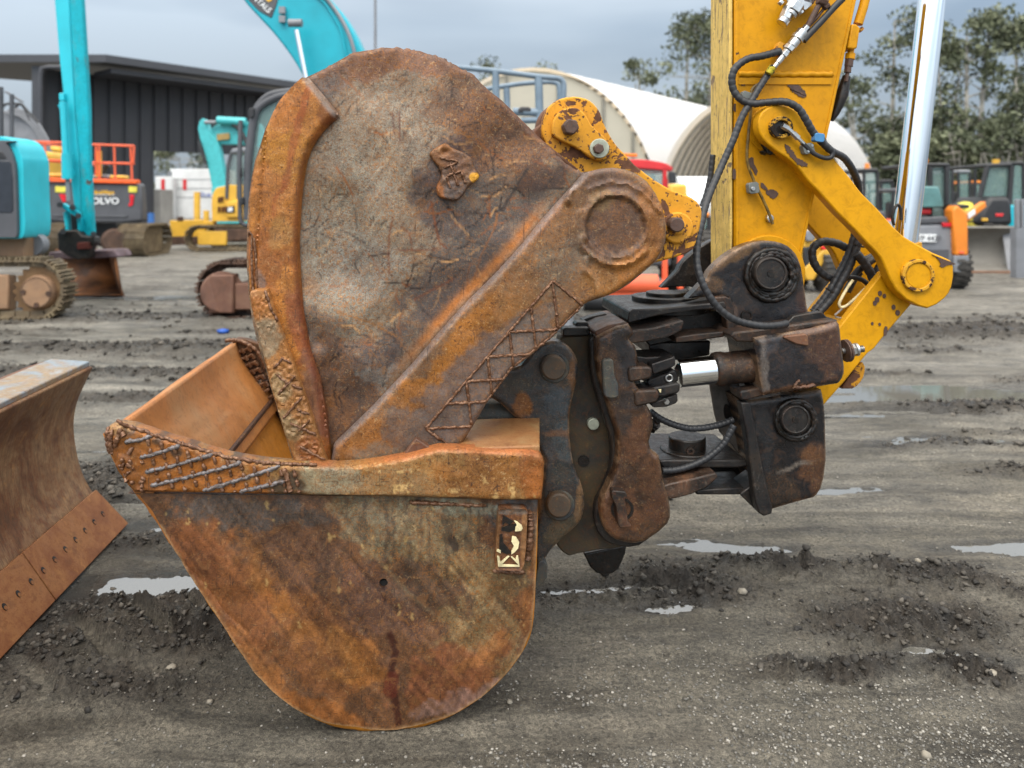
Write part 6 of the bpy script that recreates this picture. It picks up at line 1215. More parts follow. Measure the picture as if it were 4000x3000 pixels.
# stick hanging on the left
sd_ = 12.7
sk1 = fplate('stick', [(271,-700),(300,-700),(319,0),(344,407),(348,633),(355,794),(364,925),(352,937),(325,925),(316,834),(312,636),(294,452),(271,0)], sd_, .12, m_tealchip, mt, bevel=.02)
fplate('stick_face', [(160,-700),(271,-700),(271,0),(294,452),(312,636),(316,834),(322,920),(312,920),(289,816),(267,636),(255,500),(246,362),(230,217),(212,0)], sd_+.03, .1, m_tealL, mt, bevel=.02)
ftube([(245,396),(250,480),(262,690)], sd_-.1, .05, 'stick_cylinder', m_tealL, mt, 12); ftube([(262,600),(264,700)], sd_-.12, .085, 'cylinder_head', m_tealL, mt, 14); ftube([(264,700),(268,785)], sd_-.12, .035, 'cylinder_rod', m_lgrey, mt, 12)
fplate('bracket', [(229,364),(247,362),(250,392),(230,392)], sd_-.05, .1, m_tealL, mt); ftube([(238,408),(246,425)], sd_-.1, .05, 'hose_joint', m_tealL, mt)
ftube([(275,672),(285,672)], sd_-.1, .07, 'lug', m_tealL, mt, 10)
fplate('link', [(236,795),(248,794),(305,828),(312,845),(300,850),(245,815)], sd_-.2, .08, m_teal, mt, bevel=.01); fplate('link', [(246,830),(262,820),(268,900),(255,905)], sd_-.1, .1, m_tealL, mt, bevel=.01)
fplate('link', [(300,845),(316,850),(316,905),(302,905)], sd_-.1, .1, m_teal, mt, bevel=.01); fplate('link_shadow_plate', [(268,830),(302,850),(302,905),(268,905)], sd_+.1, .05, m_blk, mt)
for x, y in [(234,800),(306,843),(246,905),(365,915),(283,810)]: mb = MB(); mb.tube([F(x, y, sd_-.3), F(x, y, sd_+.2)], .045, 12); mb.build('pin', m_blk, mt)
mm_ = rusty('mauve_steel', ['3a3036', '5c4c52', '7a6a72'], .2, scale=3)
hd = fplate('quick_hitch', [(222,910),(235,900),(300,898),(320,920),(366,925),(372,950),(350,965),(345,1010),(300,1015),(262,1000),(225,975)], sd_-.15, .2, m_black, mt, bevel=.02)
fplate('latch', [(300,948),(347,945),(347,972),(300,975)], sd_-.2, .1, rusty('hitch_red', ['3a1410', '5a1c14'], .2), hd)
# mud bucket
bd2 = 13.0
mb = MB(); bp = [(0, 980), (0, 1010)]
m_mudb = rusty('bucket_brown', ['2a1c16', '4a3020', '7a4c28', '8a5830'], .2, scale=2.5)
prof2 = crv([(0,.0),(.35,.02),(.62,.10),(.78,.28),(.80,.48),(.70,.66),(.52,.76)], 5)   # depth behind the lip, height
vs = []; fs = []; xA, xB = Pz(150, 13), Pz(498, 13.05)
for j in range(2):
    for (yy, zz) in prof2: vs.append((xA if j == 0 else xB-.62*yy-.20*(zz/.76), 12.95+yy, zz+.02))
k = len(prof2); fs = [[i, i+1, k+i+1, k+i] for i in range(k-1)]
o = mobj('bucket_shell', vs, fs, m_mudb, mt, smooth=50); sm = o.modifiers.new('t', 'SOLIDIFY'); sm.thickness = .03
fp = [(xB-.62*y_-.20*(z/.76), 12.95+y_, z+.02) for y_, z in prof2]+[(Pz(455, 12.9), 12.9, .72), (Pz(457, 12.9), 12.88, .55), (Pz(468, 12.9), 12.88, .3)]
mobj('bucket_side', fp, [list(range(len(fp)))], m_mudb, mt).modifiers.new('t', 'SOLIDIFY').thickness = .03
fplate('bucket_top', [(190,985),(440,976),(452,985),(462,1005),(340,1012),(190,1012)], 12.85, .5, mm_, mt, bevel=.02)
# ================================================================== yellow dozer and the teal arm behind it
d = 25.0; dz = fthing('bulldozer', 850, d, 'yellow bulldozer with its blade to the left, partly hidden by the grey bucket', 'bulldozer')
fplate('blade', [(662,862),(800,858),(802,870),(802,925),(668,925)], d+.9, .15, m_cyel, dz, bevel=.02); fplate('blade_edge', [(664,925),(802,925),(802,955),(640,958),(650,945)], d+.8, .2, m_trkb, dz, bevel=.01)
fplate('blade_top', [(690,848),(712,846),(712,864),(692,866)], d-.05, .1, m_trkb, dz)
fplate('body', crv([(828,860),(826,800),(830,760),(845,735),(870,728),(885,726)], 4)+[(885,722),(1000,722),(1000,865),(828,865)], d+.5, 1.8, m_cyel, dz, bevel=.04)
fplate('hood_panel', [(884,790),(1000,770),(1000,850),(884,850)], d+.4, .3, m_cyel, dz, bevel=.03)
for x, y in [(850,770),(862,768),(850,808),(864,808),(876,806)]: fplate('grille', [(x,y),(x+9,y-2),(x+9,y+20),(x,y+22)], d+.45, .06, rusty('grille_brown', ['4a2a12', '6a3c18'], .1), dz)
mk_ = fplate('maker_plate', [(884,808),(915,803),(915,830),(884,832)], d+.36, .04, m_blk, dz); fplate('maker_mark', [(889,812),(908,809),(908,826),(889,828)], d+.34, .03, m_white, mk_)
cbz = fplate('cab', [(888,655),(895,600),(910,580),(1000,575),(1000,768),(884,776)], d+.6, 1.4, m_glass, dz, bevel=.03)
fplate('cab_roof', [(896,598),(905,580),(1000,570),(1000,590),(915,600)], d+.5, 1.6, m_lgrey, dz, bevel=.05); ftube([(886,776),(890,650),(902,600)], d+.5, .06, 'cab_post', m_grey, dz); ftube([(930,775),(932,600)], d+.5, .05, 'cab_post', m_grey, dz)
fplate('push_arm', [(800,865),(835,862),(835,880),(800,880)], d+.9, .3, m_cyel, dz, bevel=.02)
mb = MB(); mb.box((Pz(772, d), d-.02, .2), (Pz(885, d), d+.1, .66)); mb.build('track_guard', m_cyel, dz, bevel=.03)
track('track', Pz(772, d), Pz(1100, d), .43, .40, d-.1, d+.5, m_trk, dz, pitch=.2); track('track', Pz(772, d), Pz(1100, d), .43, .40, d+1.7, d+2.2, m_trk, dz, pitch=.2)
t = fthing('bollard', 770, 40, 'yellow steel bollard in front of the white container', 'bollard'); mb = MB(); mb.tube([Vector((Pz(770,40),40,0)), Vector((Pz(770,40),40,Zp(750,40)))], .16, 14); mb.build('bollard_post', m_cyel, t)
t = fthing('bollard', 806, 38, 'second yellow bollard close to the bulldozer hood', 'bollard'); mb = MB(); mb.tube([Vector((Pz(806,38),38,0)), Vector((Pz(806,38),38,Zp(822,38)))], .14, 14); mb.build('bollard_post', m_cyel, t)
d = 31; ta = fthing('excavator', 850, d, 'distant light teal excavator whose folded arm rises above the bulldozer', 'excavator')
m_tl2 = plain('teal_faded', (.06, .45, .48), .45, var=.08)
fplate('stick', [(772,500),(780,472),(790,462),(805,468),(815,505),(850,545),(862,600),(880,700),(878,740),(830,745),(820,690),(800,600),(780,540)], d, .35, m_tl2, ta, bevel=.03)
bo = fplate('boom', [(800,560),(806,520),(840,490),(900,472),(1010,480),(1040,530),(1000,600),(960,565)], d+.1, .4, m_tl2, ta, bevel=.04); ftube([(800,478),(845,478)], d-.1, .08, 'cylinder_rod', m_lgrey, ta); ftube([(850,470),(960,476)], d-.1, .16, 'stick_cylinder', m_tl2, ta, 14); fplate('sign_plate', [(846,524),(894,519),(896,543),(848,549)], d-.02, .1, plain('sign_ochre', (.35,.24,.08), .5), bo)
ftube(crv([(908,485),(930,500),(950,530),(962,560)], 4), d-.1, .09, 'hose', m_blk, ta); ftube(crv([(775,550),(790,600),(805,640)], 4), d-.1, .07, 'hose', m_blk, ta)
fplate('arm_root', [(826,735),(885,722),(885,760),(826,760)], d-.05, .5, m_tl2, ta, bevel=.03); mb = MB(); mb.box((Pz(830, d), d, .6), (Pz(1040, d), d+2.6, 2.3)); mb.build('body', m_tl2, ta, bevel=.1); mb = MB(); mb.box((Pz(820, d), d, .0), (Pz(1040, d), d+2.6, .6)); mb.build('track', m_trkb, ta, bevel=.1)
x_, y_ = G(870, 1303); o = scatter('litter', np.array([x_]), np.array([y_]), np.array([.06]), plain('litter_blue', (.02,.10,.45), .4), .5, .2, .1, 'thing', 'small blue scrap lying on the mud beyond the wide bucket', 'litter')
# ================================================================== pole and rail behind the bucket
t = fthing('pole', 1466, 32, 'thin pale pole standing up behind the grey bucket', 'pole'); mb = MB(); mb.tube([Vector((Pz(1466,32),32,0)), Vector((Pz(1466,32),32,12))], .06, 10, [.09,.05]); mb.build('pole_shaft', m_lgrey, t)
pr = fthing('access_platform', 2000, 9.5, 'blue grey tubular guard rail of a platform behind the grey bucket', 'platform')
mb = MB(); r_ = .035; D9 = 9.5
P4 = lambda p: Cr(1800, 100, .4521, p)
def rl(pts, dd=D9, r=.035): mb.tube([F(x, y, dd) for x, y in pts], r, 8)
rl(P4(crv([(-400,330),(50,368),(300,392),(670,440),(830,455),(875,475),(890,520),(888,620)], 5))+[(2202,700)]); rl(P4(crv([(100,570),(270,540),(500,505),(700,488),(800,490),(845,520),(855,640)], 5))+[(2187,700)], D9+1.3)
rl(P4([(300,392),(305,620)])+[(1938,700)], D9, .045); rl(P4([(395,540),(400,690)])+[(1981,700)], D9+1.3, .045); rl(P4([(672,445),(680,760)])+[(2107,700)], D9, .05); rl(P4([(450,742),(700,752)]), D9, .05); rl(P4([(520,820),(690,815)]), D9, .04)
mb.build('guard_rail', plain('rail_blue_grey', (.16,.22,.28), .45), pr, smooth=50)
fplate('work_lamp', P4([(480,730),(520,700),(590,700),(612,720),(612,755),(490,755)]), D9-.05, .15, m_blk, pr, bevel=.02); mb = MB(); mb.box((Pz(1780, D9), D9-.1, 0), (Pz(2240, D9), D9+1.6, Zp(700, D9))); mb.build('platform_body', m_lgrey, pr, bevel=.05)
# ================================================================== fabric shelters
_s = N('white_fabric'); _tl = _s.n('ShaderNodeBsdfTranslucent'); _tl.inputs[0].default_value = (.75, .62, .45, 1); _mx = _s.n('ShaderNodeMixShader'); _mx.inputs[0].default_value = .4; _s.l(_s.b.outputs[0], _mx.inputs[1]); _s.l(_tl.outputs[0], _mx.inputs[2]); _s.l(_mx.outputs[0], _s.out.inputs[0]); m_fab = _s.fin((.86, .87, .88), .7); m_gab = plain('beige_gable', (.46, .43, .35), .7, var=.05, scale=.3); m_rib = plain('rib_grey', (.26, .24, .20), .6)
def vault(cx, cy, hw, hz, D, label, closed):
    t = thing('fabric_shelter', (cx, cy, 0), label, 'shelter', 'white arched fabric shelters'); n = 28; A = [(math.cos(math.pi*i/n)*hw, math.sin(math.pi*i/n)*hz) for i in range(n+1)]
    pr_ = Vector((1, 0, 0)); Dv = Vector((D[0], D[1], 0)); ns = 12; vs = []; fs = []
    for j in range(ns*4+1):
        ph = (j % 4)/4; sag = 1-.02*math.sin(math.pi*ph)
        for (x, z) in A: vs.append(Vector((cx, cy, 0))+Dv*(j/(ns*4))+Vector((x*sag, 0, z*sag)))
    for j in range(ns*4):
        for i in range(n): fs.append([j*(n+1)+i, j*(n+1)+i+1, (j+1)*(n+1)+i+1, (j+1)*(n+1)+i])
    mobj('roof_fabric', vs, fs, m_fab, t, smooth=80)
    mb = MB()
    for j in range(1, ns+1): mb.tube([Vector((cx, cy, 0))+Dv*(j/ns)+Vector((x*.975, 0, z*.975)) for x, z in A], .12, 6)
    mb.build('frame_arch', m_rib, t, smooth=50)
    if closed:
        mb = MB(); mb.prism([Vector((cx+x*.985, cy+.3, z*.985)) for x, z in A], (0, .1, 0)); g = mb.build('gable', m_gab, t)
        mb = MB()
        for x in (-.55, -.2, .2, .55, .78): 
            zz = math.sqrt(1-x*x)*hz; mb.box((cx+x*hw-.08, cy+.15, 0), (cx+x*hw+.08, cy+.29, zz*.97))
        mb.build('gable_post', plain('gable_post', (.2,.19,.16), .6), g)
    return t
vault(1.2, 45, 7.6, 9.5, (16.3, 21), 'large white arched fabric shelter with a beige gable', True)
vault(12.5, 40, 5.2, 7.3, (5.5, 8), 'smaller open fabric shelter with dark arches inside, right of the large one', False)
mb = MB(); mb.box((Pz(2560, 39), 39, .0), (Pz(2800, 39), 39.4, 2.4)); t = fthing('site_fence', 2680, 39, 'dark screen fence below the open fabric shelter', 'fence'); mb.build('fence_panel', m_rib, t)
mb = MB(); t = fthing('water_tank', 2740, 30, 'long white tank standing behind the red tractor', 'tank'); mb.tube([Vector((Pz(2640,30),30,1.6)), Vector((Pz(2900,30),30,1.6))], 1.0, 24); mb.build('tank_body', m_white, t, smooth=40); mb = MB(); mb.box((Pz(2650,30), 29.6, 0), (Pz(2890,30), 30.4, .8)); mb.build('cradle', m_grey, t)
mb = MB(); t = fthing('generator', 2650, 20, 'small yellow machine housing right of the red tractor cab', 'generator'); mb.box((Pz(2615,20), 20, .0), (Pz(2685,20), 21, Zp(718,20))); mb.build('housing', m_cyel, t, bevel=.08)
# ================================================================== red tractor with a mower
d = 13.5; rt = fthing('tractor', 2550, d, 'red tractor with a red mower deck behind the upper bucket', 'tractor')
fplate('cab_roof', crv([(2380,640),(2400,628),(2470,622),(2540,626),(2600,638),(2630,655)], 4)+[(2625,668),(2560,662),(2470,655),(2380,660)], d, 1.5, m_redp, rt, bevel=.05)
fplate('cab_window', [(2400,655),(2590,662),(2590,800),(2400,800)], d+.05, .04, m_glass, rt); fplate('cab_post', [(2590,655),(2606,658),(2604,715),(2592,720)], d, .1, m_redp, rt); ftube([(2598,700),(2604,1000)], d, .05, 'cab_post', m_redp, rt)
fplate('mirror', [(2612,668),(2640,672),(2643,715),(2616,716)], d-.2, .08, m_blk, rt, bevel=.02); fplate('work_light', [(2430,598),(2490,600),(2490,612),(2430,610)], d+.3, .1, m_or, rt)
mb = MB(); mb.box((Pz(2350,d), d+.1, .8), (Pz(2620,d), d+2.4, 1.55)); mb.build('body', m_redp, rt, bevel=.1); mb = MB(); mb.box((Pz(2420,d), d-.3, .5), (Pz(2610,d), d+.2, 1.0)); mb.build('linkage_frame', m_grey, rt, bevel=.05)
for x in (2400, 2640): wheel(Pz(x, d+.6), d+.7, .75, .4, rt, m_redp, axis='X')
for (x, y0, y1) in ((2592, 990, 1150), (2652, 985, 1130)): fplate('lift_arm', [(x,y0),(x+16,y0),(x+18,y1),(x-2,y1)], 11.6, .12, m_red, rt, bevel=.01)
for (x, y0, y1) in ((2575, 1110, 1180),): fplate('lift_arm', [(x,y0),(x+25,y0-20),(x+30,y0+60),(x+8,y1)], 11.5, .12, m_red, rt, bevel=.01)
mb = MB(); mb.tube([F(2360,1112,11.3), F(2568,1112,11.3)], .15, 20); mb.build('mower_deck', m_red, rt, smooth=40, bevel=.01); mb = MB(); mb.box((Pz(2320,11.3), 11.2, Zp(1165,11.3)), (Pz(2575,11.3), 12, Zp(1112,11.3))); mb.build('deck_skirt', m_red, rt, bevel=.02)
mb = MB(); mb.tube([Vector((Pz(2280,11.3), 11.3, .14)), Vector((Pz(2560,11.3), 11.3, .14))], .14, 20); mb.build('rear_roller', m_blk, rt, smooth=40)
# ================================================================== machines on the right
def machine(name, px0, px1, ytop, ybase_d, label, cat, body, roofc=m_blk, beacon=True, wheels=True, y_hood=None, mirror=False, group=None):
    d = ybase_d; t = fthing(name, (px0+px1)/2, d, label, cat, group); X0, X1 = Pz(px0, d), Pz(px1, d); zt_ = Zp(ytop, d); w_ = X1-X0; zm = zt_*.52 if y_hood is None else Zp(y_hood, d)
    mb = MB(); mb.box((X0, d, .55), (X1, d+2.6, zm)); b_ = mb.build('body', body, t, bevel=.06)
    mb = MB(); mb.box((X0+w_*.12, d+.3, zt_-.12), (X1-w_*.12, d+2.1, zt_)); mb.build('cab_roof', roofc, t, bevel=.05)
    mb = MB(); 
    for x in (X0+w_*.15, X1-w_*.15):
        for y_ in (d+.35, d+2.05): mb.tube([Vector((x, y_, zm)), Vector((x, y_, zt_-.1))], .05, 8)
    mb.build('cab_post', m_blk, t)
    mb = MB(); mb.box((X0+w_*.16, d+.36, zm), (X1-w_*.16, d+.38, zt_-.12)); mb.build('cab_window', m_glass, t)
    mb = MB(); c = Vector(((X0+X1)/2, d+1.0, zm)); mb.cbox(c+Vector((0,0,.25)), (w_*.3, .3, .6)); mb.build('seat', m_blk, t, bevel=.05)
    if beacon and int(px0) % 2: mb = MB(); c = Vector(((X0+X1)/2+w_*.1, d+.7, zt_)); mb.tube([c, c+Vector((0,0,.16))], .07, 12, [.08, .06]); mb.build('beacon', m_or, t)
    if wheels:
        for x in (X0+.12, X1-.12): wheel(x, d+.45, .5, .35, t, body, axis='X', lugs=18)
    return t
# little orange and yellow roller right of the stick
d = 13.7; ol = fthing('loader', 3210, d, 'small orange yellow wheeled loader with a black tyre, seen through the yellow linkage', 'loader')
fplate('body', crv([(3120,860),(3170,855),(3215,880),(3240,925),(3242,950)], 4)+[(3245,965),(3230,1000),(3190,1090),(3130,1100),(3110,900)], d, 1.8, m_cyel, ol, bevel=.06)
fplate('bonnet', crv([(3090,850),(3165,848),(3212,872),(3232,905)], 4)+[(3234,925),(3090,925)], d-.06, 1.2, plain('cream_orange', (.75,.55,.22), .4), ol, bevel=.05)
fplate('grille', [(3140,965),(3190,965),(3180,1040),(3140,1045)], d-.08, .1, m_blk, ol, bevel=.02); fplate('headlamp', crv([(3145,905),(3165,898),(3182,915),(3180,940),(3150,942)], 3), d-.1, .08, m_lgrey, ol, bevel=.02); fplate('tail_lamp', [(3209,962),(3255,960),(3252,975),(3212,976)], d-.1, .08, plain('lamp_red', (.6,.01,.02), .3), ol)
fplate('fender', crv([(3140,1050),(3185,1010),(3220,975),(3280,972),(3300,990)], 4)+[(3290,1010),(3230,1005),(3200,1060),(3180,1095),(3150,1095)], d-.1, .3, m_cyel, ol, bevel=.03)
wheel(Pz(3245, d), d+.1, .37, .36, ol, m_lgrey, axis='X'); wheel(Pz(3183, d), d+1.0, .37, .36, ol, m_lgrey, axis='X')
t = machine('loader', 2700, 2800, 830, 17, 'orange yellow machine mostly hidden between the dark gusset and the stick', 'loader', m_cyel, m_or, False)
# grey rear ended tractor with number plate
d = 14.0; gt = fthing('tractor', 3640, d, 'grey tractor seen from behind with a white number plate and red tail lamp', 'tractor')
bb_ = fplate('rear_body', [(3470,880),(3700,872),(3728,890),(3730,1080),(3700,1110),(3480,1110)], d, 2.0, m_lgrey, gt, bevel=.06); fplate('rear_grille', [(3560,975),(3708,975),(3705,1070),(3560,1075)], d-.03, .06, m_grey, bb_, bevel=.01)
fplate('number_plate', [(3576,915),(3659,915),(3659,946),(3576,946)], d-.05, .04, m_white, bb_, bevel=.006); text('plate_lettering', 'WP 4420', (Pz(3617,d), d-.055, Zp(931,d)), .13, m_grey, bb_)
fplate('tail_lamp', [(3682,870),(3717,870),(3717,886),(3684,886)], d-.05, .05, plain('lamp_red', (.6,.01,.02), .3), bb_); fplate('red_drum', [(3590,812),(3642,812),(3642,838),(3590,838)], d+.2, .2, m_redp, gt, bevel=.04)
fplate('cab_roof', [(3590,636),(3712,636),(3716,650),(3590,650)], d+.4, 1.5, m_blk, gt, bevel=.04); fplate('cab_window', [(3600,650),(3700,650),(3700,870),(3600,870)], d+.5, .04, m_glass, gt); fplate('hood_glass', [(3600,728),(3668,728),(3690,810),(3600,812)], d+.1, .4, plain('teal_glass', (.10,.22,.22), .2), gt, bevel=.03)
for x in (3632, 3698): ftube([(x,650),(x,880)], d+.45, .05, 'cab_post', m_blk, gt)
fplate('top_tray', [(3590,850),(3700,845),(3710,872),(3590,876)], d-.02, 1.0, m_grey, gt, bevel=.03); mb = MB(); c = F(3783-160+10, 640, d+.8); mb.tube([F(3615,634,d+.8), F(3615,620,d+.8)], .05, 10); mb.build('beacon', m_or, gt)
fplate('orange_post', [(3722,820),(3740,800),(3775,830),(3782,870),(3784,998),(3730,998)], d-.1, .3, m_or, gt, bevel=.03); fplate('red_reflector', [(3748,980),(3768,980),(3768,992),(3748,992)], d-.12, .03, m_red, gt); fplate('mudguard', [(3728,998),(3786,998),(3792,1065),(3728,1065)], d-.1, .4, m_lgrey, gt, bevel=.02); wheel(Pz(3758, d), d+.3, .42, .28, gt, m_or, axis='X')
fplate('black_tray', [(3710,795),(3790,800),(3786,815),(3712,815)], d+.2, .6, m_blk, gt, bevel=.02)
# loader with a wide bucket at the right edge
d = 17.2; rl_ = fthing('wheel_loader', 3900, d, 'dark wheel loader facing us, wide grey bucket on the ground at the right edge', 'wheel loader')
mb = MB(); x0, x1 = Pz(3782, d), Pz(4200, d); z0, z1 = .0, Zp(885, d)
m_bk = plain('bucket_grey', (.17,.16,.14), .7, var=.15, scale=1.5); m_bkr = plain('bucket_rust', (.24,.13,.08), .7, var=.2, scale=3)
mb.prism([Vector((x0, d+a, b)) for a, b in [(.0, 0), (.1, .04), (.62, .10), (.75, .35), (.70, .70), (.45, z1-.05), (.30, z1), (.27, z1-.04), (.42, z1-.12), (.62, .68), (.66, .38), (.55, .16), (.1, .07)]], (x1-x0, 0, 0)); mb.build('bucket', m_bk, rl_)
mb = MB(); mb.box((x0, d-.05, 0), (x1, d+.12, .06)); mb.build('cutting_edge', m_bkr, rl_); mb = MB(); mb.prism([Vector((Pz(3968, d), d-.0, .05)), Vector((Pz(3950, d), d+.1, 0)), Vector((Pz(3975, d), d+.55, z1-.1)), Vector((Pz(4000, d), d+.5, z1-.1))], (.08, 0, 0)); mb.build('bucket_web', m_lgrey, rl_)
fplate('lift_arm', [(3778,835),(3850,786),(3855,808),(3800,852),(3782,866)], d+.6, .2, m_or, rl_, bevel=.02); fplate('arm_label', [(3782,835),(3810,816),(3812,836),(3784,856)], d+.58, .03, m_white, rl_)
fplate('engine_housing', crv([(3850,800),(3870,772),(3900,768),(3940,770),(3955,790)], 4)+[(3960,880),(3820,882),(3830,840)], d+1.0, 1.4, m_blk, rl_, bevel=.1); fplate('red_mark', [(3890,834),(3922,834),(3918,846),(3890,846)], d+.98, .03, m_redp, rl_); fplate('yellow_label', [(3836,852),(3860,852),(3860,864),(3836,864)], d+.98, .03, m_cyel, rl_)
fplate('cab_window', [(3856,650),(3952,646),(3940,766),(3828,768)], d+1.3, .04, m_glass, rl_); fplate('cab_roof', [(3850,640),(3955,636),(3958,650),(3850,652)], d+1.2, 1.6, m_blk, rl_, bevel=.04)
for p_, q_ in [((3858,648),(3828,768)), ((3952,646),(3942,800))]: ftube([p_, q_], d+1.25, .06, 'cab_post', m_blk, rl_)
mb = MB(); mb.tube([F(3890,638,d+1.6), F(3890,622,d+1.6)], .08, 10); mb.build('beacon', m_cyel, rl_)
for x in (3838, 3990): wheel(Pz(x, d), d+1.6, .7, .45, rl_, m_cyel, axis='X')
t = fthing('steel_gate_post', 3985, 16.2, 'pair of grey steel uprights at the right edge', 'post')
for x in (3972, 3992): fplate('upright', [(x,778),(x+12,778),(x+12,890),(x,890)], 16.2, .1, m_lgrey, t)
mb = MB(); mb.box((Pz(3970,16.2), 16.2, 0), (Pz(4010,16.2), 16.4, Zp(890,16.2))); mb.build('base', m_lgrey, t)
# rows of parked machines further back
for (a, b, yt, dd, lab, bodym, rc) in [(3385,3462,655,22,'dark caged loader nearest the pale hill','blk',m_blk),(3452,3516,700,26,'small teal bodied machine half hidden by the chrome rod','t',m_blk),(3500,3570,735,24,'small red machine just left of the chrome rod foot','r',m_grey),(3700,3752,648,24,'dark cab behind the grey tractor','blk',m_blk),(3756,3822,662,27,'grey roofed yellow bodied cab behind the orange arm','y',m_lgrey),(3950,4040,628,24,'dark cab with a green window at the right edge','t',m_blk),(3330,3400,760,28,'low grey machine under the white shelter end','blk',m_grey),(3816,3856,705,33,'far low cab between the yellow tank and the wheel loader','r',m_or)]:
    machine('loader', a, b, yt, dd, lab, 'loader', {'blk': m_grey, 't': m_teal, 'r': m_red, 'y': m_cyel}[bodym], rc, group='machines parked in a row at the far right')
t = fthing('yellow_tank', 3795, 19, 'bright yellow rounded tank between the parked machines', 'tank'); mb = MB(); c = F(3795, 775, 19); mb.tube([Vector((c.x-.3, 19, .9)), Vector((c.x-.2, 19, .9)), Vector((c.x+.25, 19, .9)), Vector((c.x+.3, 19, .9))], .7, 20, [.6,.72,.72,.6]); mb.build('tank_body', plain('bright_yellow', (.75,.65,.08), .4), t, smooth=40); mb = MB(); mb.box((c.x-.3, 18.7, 0), (c.x+.3, 19.3, .35)); mb.build('cradle', m_blk, t)
# ================================================================== hill
vs = []; fs = []; n = 40
for j, (dd, k) in enumerate([(90, 0), (105, .5), (120, .85), (135, 1.0), (170, 1.0)]):
    for i in range(n+1):
        px = 3100+i*40; h_ = (8.8+1.4*math.sin(i*.35)+.8*math.sin(i*.9)); taper = min(1, max(0, (i)/5)); vs.append(((px-2000)/3000*dd, dd, max(-.3, h_*k*taper-.2)))
for j in range(4):
    for i in range(n): a = j*(n+1)+i; fs.append([a, a+1, a+n+2, a+n+1])
tag(mobj('hill', vs, fs, plain('dry_grass', (.26,.21,.12), .9, var=.25, scale=.15), smooth=60), kind='structure')
# ================================================================== gum trees
s = N('gum_leaves'); oi = s.n('ShaderNodeAttribute', attribute_name='tone').outputs['Fac']; lf = s.ramp(oi, [(0, (.035, .045, .026)), (.5, (.10, .115, .065)), (1, (.22, .235, .14))])
leaf_m = s.fin(lf, .6, 0, .3); m_bark = plain('gum_bark', (.36, .34, .30), .8, var=.3, scale=1.5)
def tree(px, d, ztop, spread, label, seed, trunkx=0, low=.35, nc=38, leaf=.19, group='gum trees on the skyline', nl=110, stems=2, clump=.085):
    g = np.random.default_rng(seed); gg = random.Random(seed); x0 = Pz(px, d); t = thing('gum_tree', (x0, d, 0), label, 'tree', group)
    mb = MB(); tips = []; H = ztop
    for s_ in range(stems):
        lean = gg.uniform(-.12, .12)*(1 if stems > 1 else .5); top = Vector((x0+lean*H+gg.uniform(-.3,.3), d+gg.uniform(-1,1), H*gg.uniform(.82, .97)))
        base = Vector((x0+(s_-stems/2)*.35, d, -.1)); mid = base.lerp(top, .5)+Vector((gg.uniform(-.5,.5), 0, 0)); path = crv([tuple(base), tuple(base.lerp(mid,.5)+Vector((gg.uniform(-.2,.2),0,0))), tuple(mid), tuple(top)], 6)
        k = len(path); mb.tube(path, .2, 7, [max(.03, .022*H*(1-i/k)**.8+.02) for i in range(k)])
        for b_ in range(int(nc/stems)):
            f = gg.uniform(low, 1.0); p = Vector(path[min(k-1, int(f*k))]); sw = spread*(1.05-.75*abs(f-.66)/.5)*gg.uniform(.25, 1.0); a = gg.uniform(0, 6.28)
            e = p+Vector((math.cos(a)*sw, math.sin(a)*sw*.8, gg.uniform(.02, .16)*H*gg.uniform(.4, 1))); 
            if e.z > H: e.z = H-gg.uniform(0, .6)
            m_ = p.lerp(e, .5)+Vector((0, 0, -.25)); mb.tube([p, m_, e], .05, 5, [.018*H*(1-f)*.6+.04, .035, .015]); tips.append(e)
    mb.build('trunk', m_bark, t, smooth=60)
    V = []; T = []
    for e in tips:
        R_ = H*clump*gg.uniform(.55, 1.25); n_ = int(nl*gg.uniform(.6, 1.2)); q = g.normal(0, 1, (n_, 3)); q /= np.linalg.norm(q, axis=1)[:, None]; q *= (g.uniform(0, 1, (n_, 1))**.45)*R_; q[:, 2] *= .62
        V.append(q+np.array(e)); T.append(np.clip(g.normal(.5, .18)+g.normal(0, .14, n_)+q[:, 2]/R_*.15, 0, 1))
    C_ = np.vstack(V); tn = np.concatenate(T); n_ = len(C_); a = g.normal(0, 1, (n_, 3)); a /= np.linalg.norm(a, axis=1)[:, None]; b = np.cross(a, g.normal(0, 1, (n_, 3))); b /= np.linalg.norm(b, axis=1)[:, None]
    sz = leaf*g.uniform(.6, 1.3, (n_, 1)); P = np.stack([C_-a*sz-b*sz*.35, C_+a*sz*.2-b*sz*.55, C_+a*sz+b*sz*.3, C_-a*sz*.1+b*sz*.6], 1).reshape(-1, 3)
    q = np.arange(n_*4).reshape(-1, 4); me = bpy.data.meshes.new('crown'); me.vertices.add(len(P)); me.vertices.foreach_set('co', (P-np.array(t.location)).astype(np.float32).ravel()); me.loops.add(q.size); me.loops.foreach_set('vertex_index', q.astype(np.int32).ravel()); me.polygons.add(n_); me.polygons.foreach_set('loop_start', (np.arange(n_)*4).astype(np.int32)); me.update(calc_edges=True)
    at = me.attributes.new('tone', 'FLOAT', 'POINT'); at.data.foreach_set('value', np.repeat(tn, 4).astype(np.float32)); me.materials.append(leaf_m); o = bpy.data.objects.new('crown', me); col.objects.link(o); o.parent = t
    return t
def ztop(py, d): return Zp(py, d)
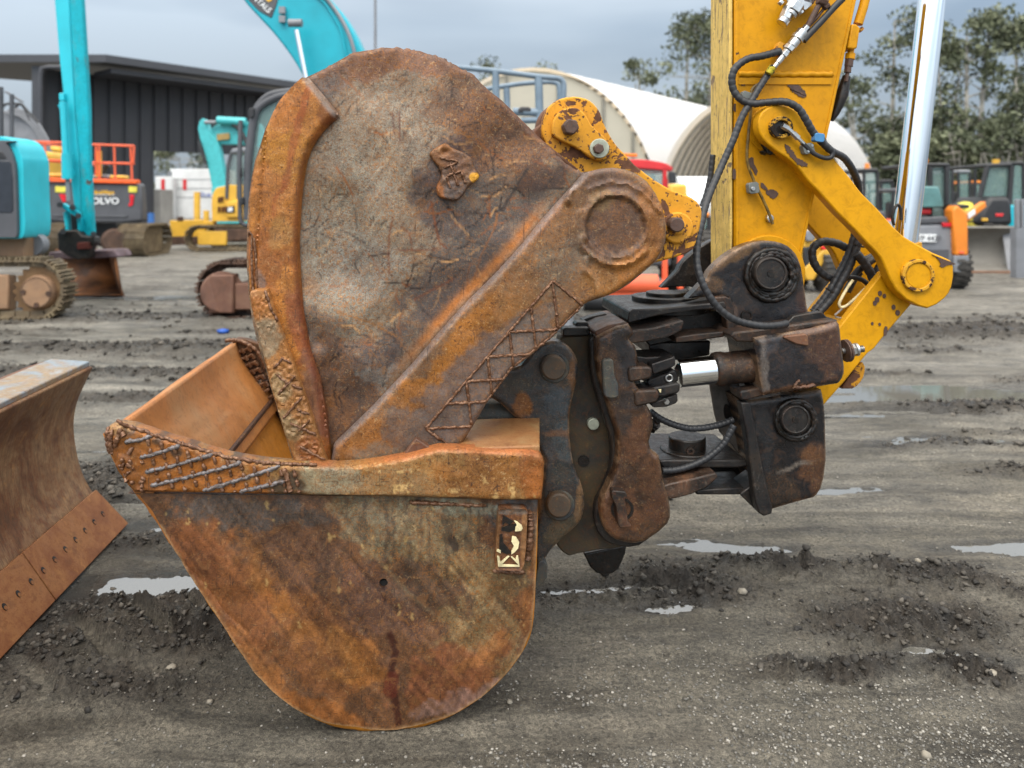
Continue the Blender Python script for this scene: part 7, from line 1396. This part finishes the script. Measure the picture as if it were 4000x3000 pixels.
for a in [
 (3380, 62, ztop(290, 62), 2.6, 'slim gum tree left of the chrome rod, low forked trunk', 1, 30),
 (3500, 66, ztop(60, 66), 3.3, 'broad dark gum tree whose crown stands just left of the chrome rod', 2, 62),
 (3700, 64, ztop(165, 64), 2.0, 'gum tree immediately right of the chrome rod', 3, 34),
 (3838, 60, ztop(0, 60), 2.6, 'tallest pale trunked gum tree near the right edge', 4, 60),
 (3960, 64, ztop(90, 64), 2.2, 'gum tree cut by the right edge of the picture', 5, 54),
 (4080, 66, ztop(200, 66), 3.5, 'gum tree mostly beyond the right edge', 6, 30),
 (2520, 72, ztop(215, 72), 2.4, 'small gum crown left of the arm with sky all around', 7, 26),
 (2720, 70, ztop(75, 70), 3.6, 'tall gum tree touching the left side of the yellow stick', 8, 66),
 (1935, 85, ztop(222, 85), 3.0, 'treetop peeping over the large shelter behind the blue rail', 9, 26),
 (2090, 85, ztop(238, 85), 1.2, 'tiny treetop right of the other one above the large shelter', 10, 10),
 (730, 95, ztop(592, 95), 5.5, 'round dark tree seen through the shed opening', 11, 40),
 (3240, 66, ztop(300, 66), 2.6, 'gum tree close to the right side of the yellow stick', 12, 30),
 (3300, 70, ztop(470, 70), 3, 'low dark gum left of the pale hill', 13, 26)]:
    px, d, zt_, spd, lab, sd2, nc = a; tree(px, d, zt_, spd*1.25, lab, sd2, nc=int(nc*.9), low=.30 if px > 3000 else .45, clump=.20 if px == 730 else .085)
for i, (px, d, zt_) in enumerate([(3480, 56, 6.2), (3570, 55, 6.6), (3660, 57, 6.0), (3760, 55, 6.8), (3870, 56, 7.2), (3960, 54, 7.8), (4050, 56, 8), (3400, 58, 4.8)]):
    tree(px, d, zt_, 3.0, ['dense bush directly left of the chrome rod at the foot of the gums', 'bush hidden behind the chrome rod', 'bush just right of the chrome rod foot', 'low bush below the tallest gum, on its left', 'dense bush below the tallest gum trunk', 'bushy scrub near the right edge below the gums', 'scrub beyond the right edge', 'lowest bush beside the bare pale hill'][i], 40+i, nc=30, low=.15, stems=3, clump=.15, nl=90, leaf=.2, group='scrub at the foot of the gum trees')
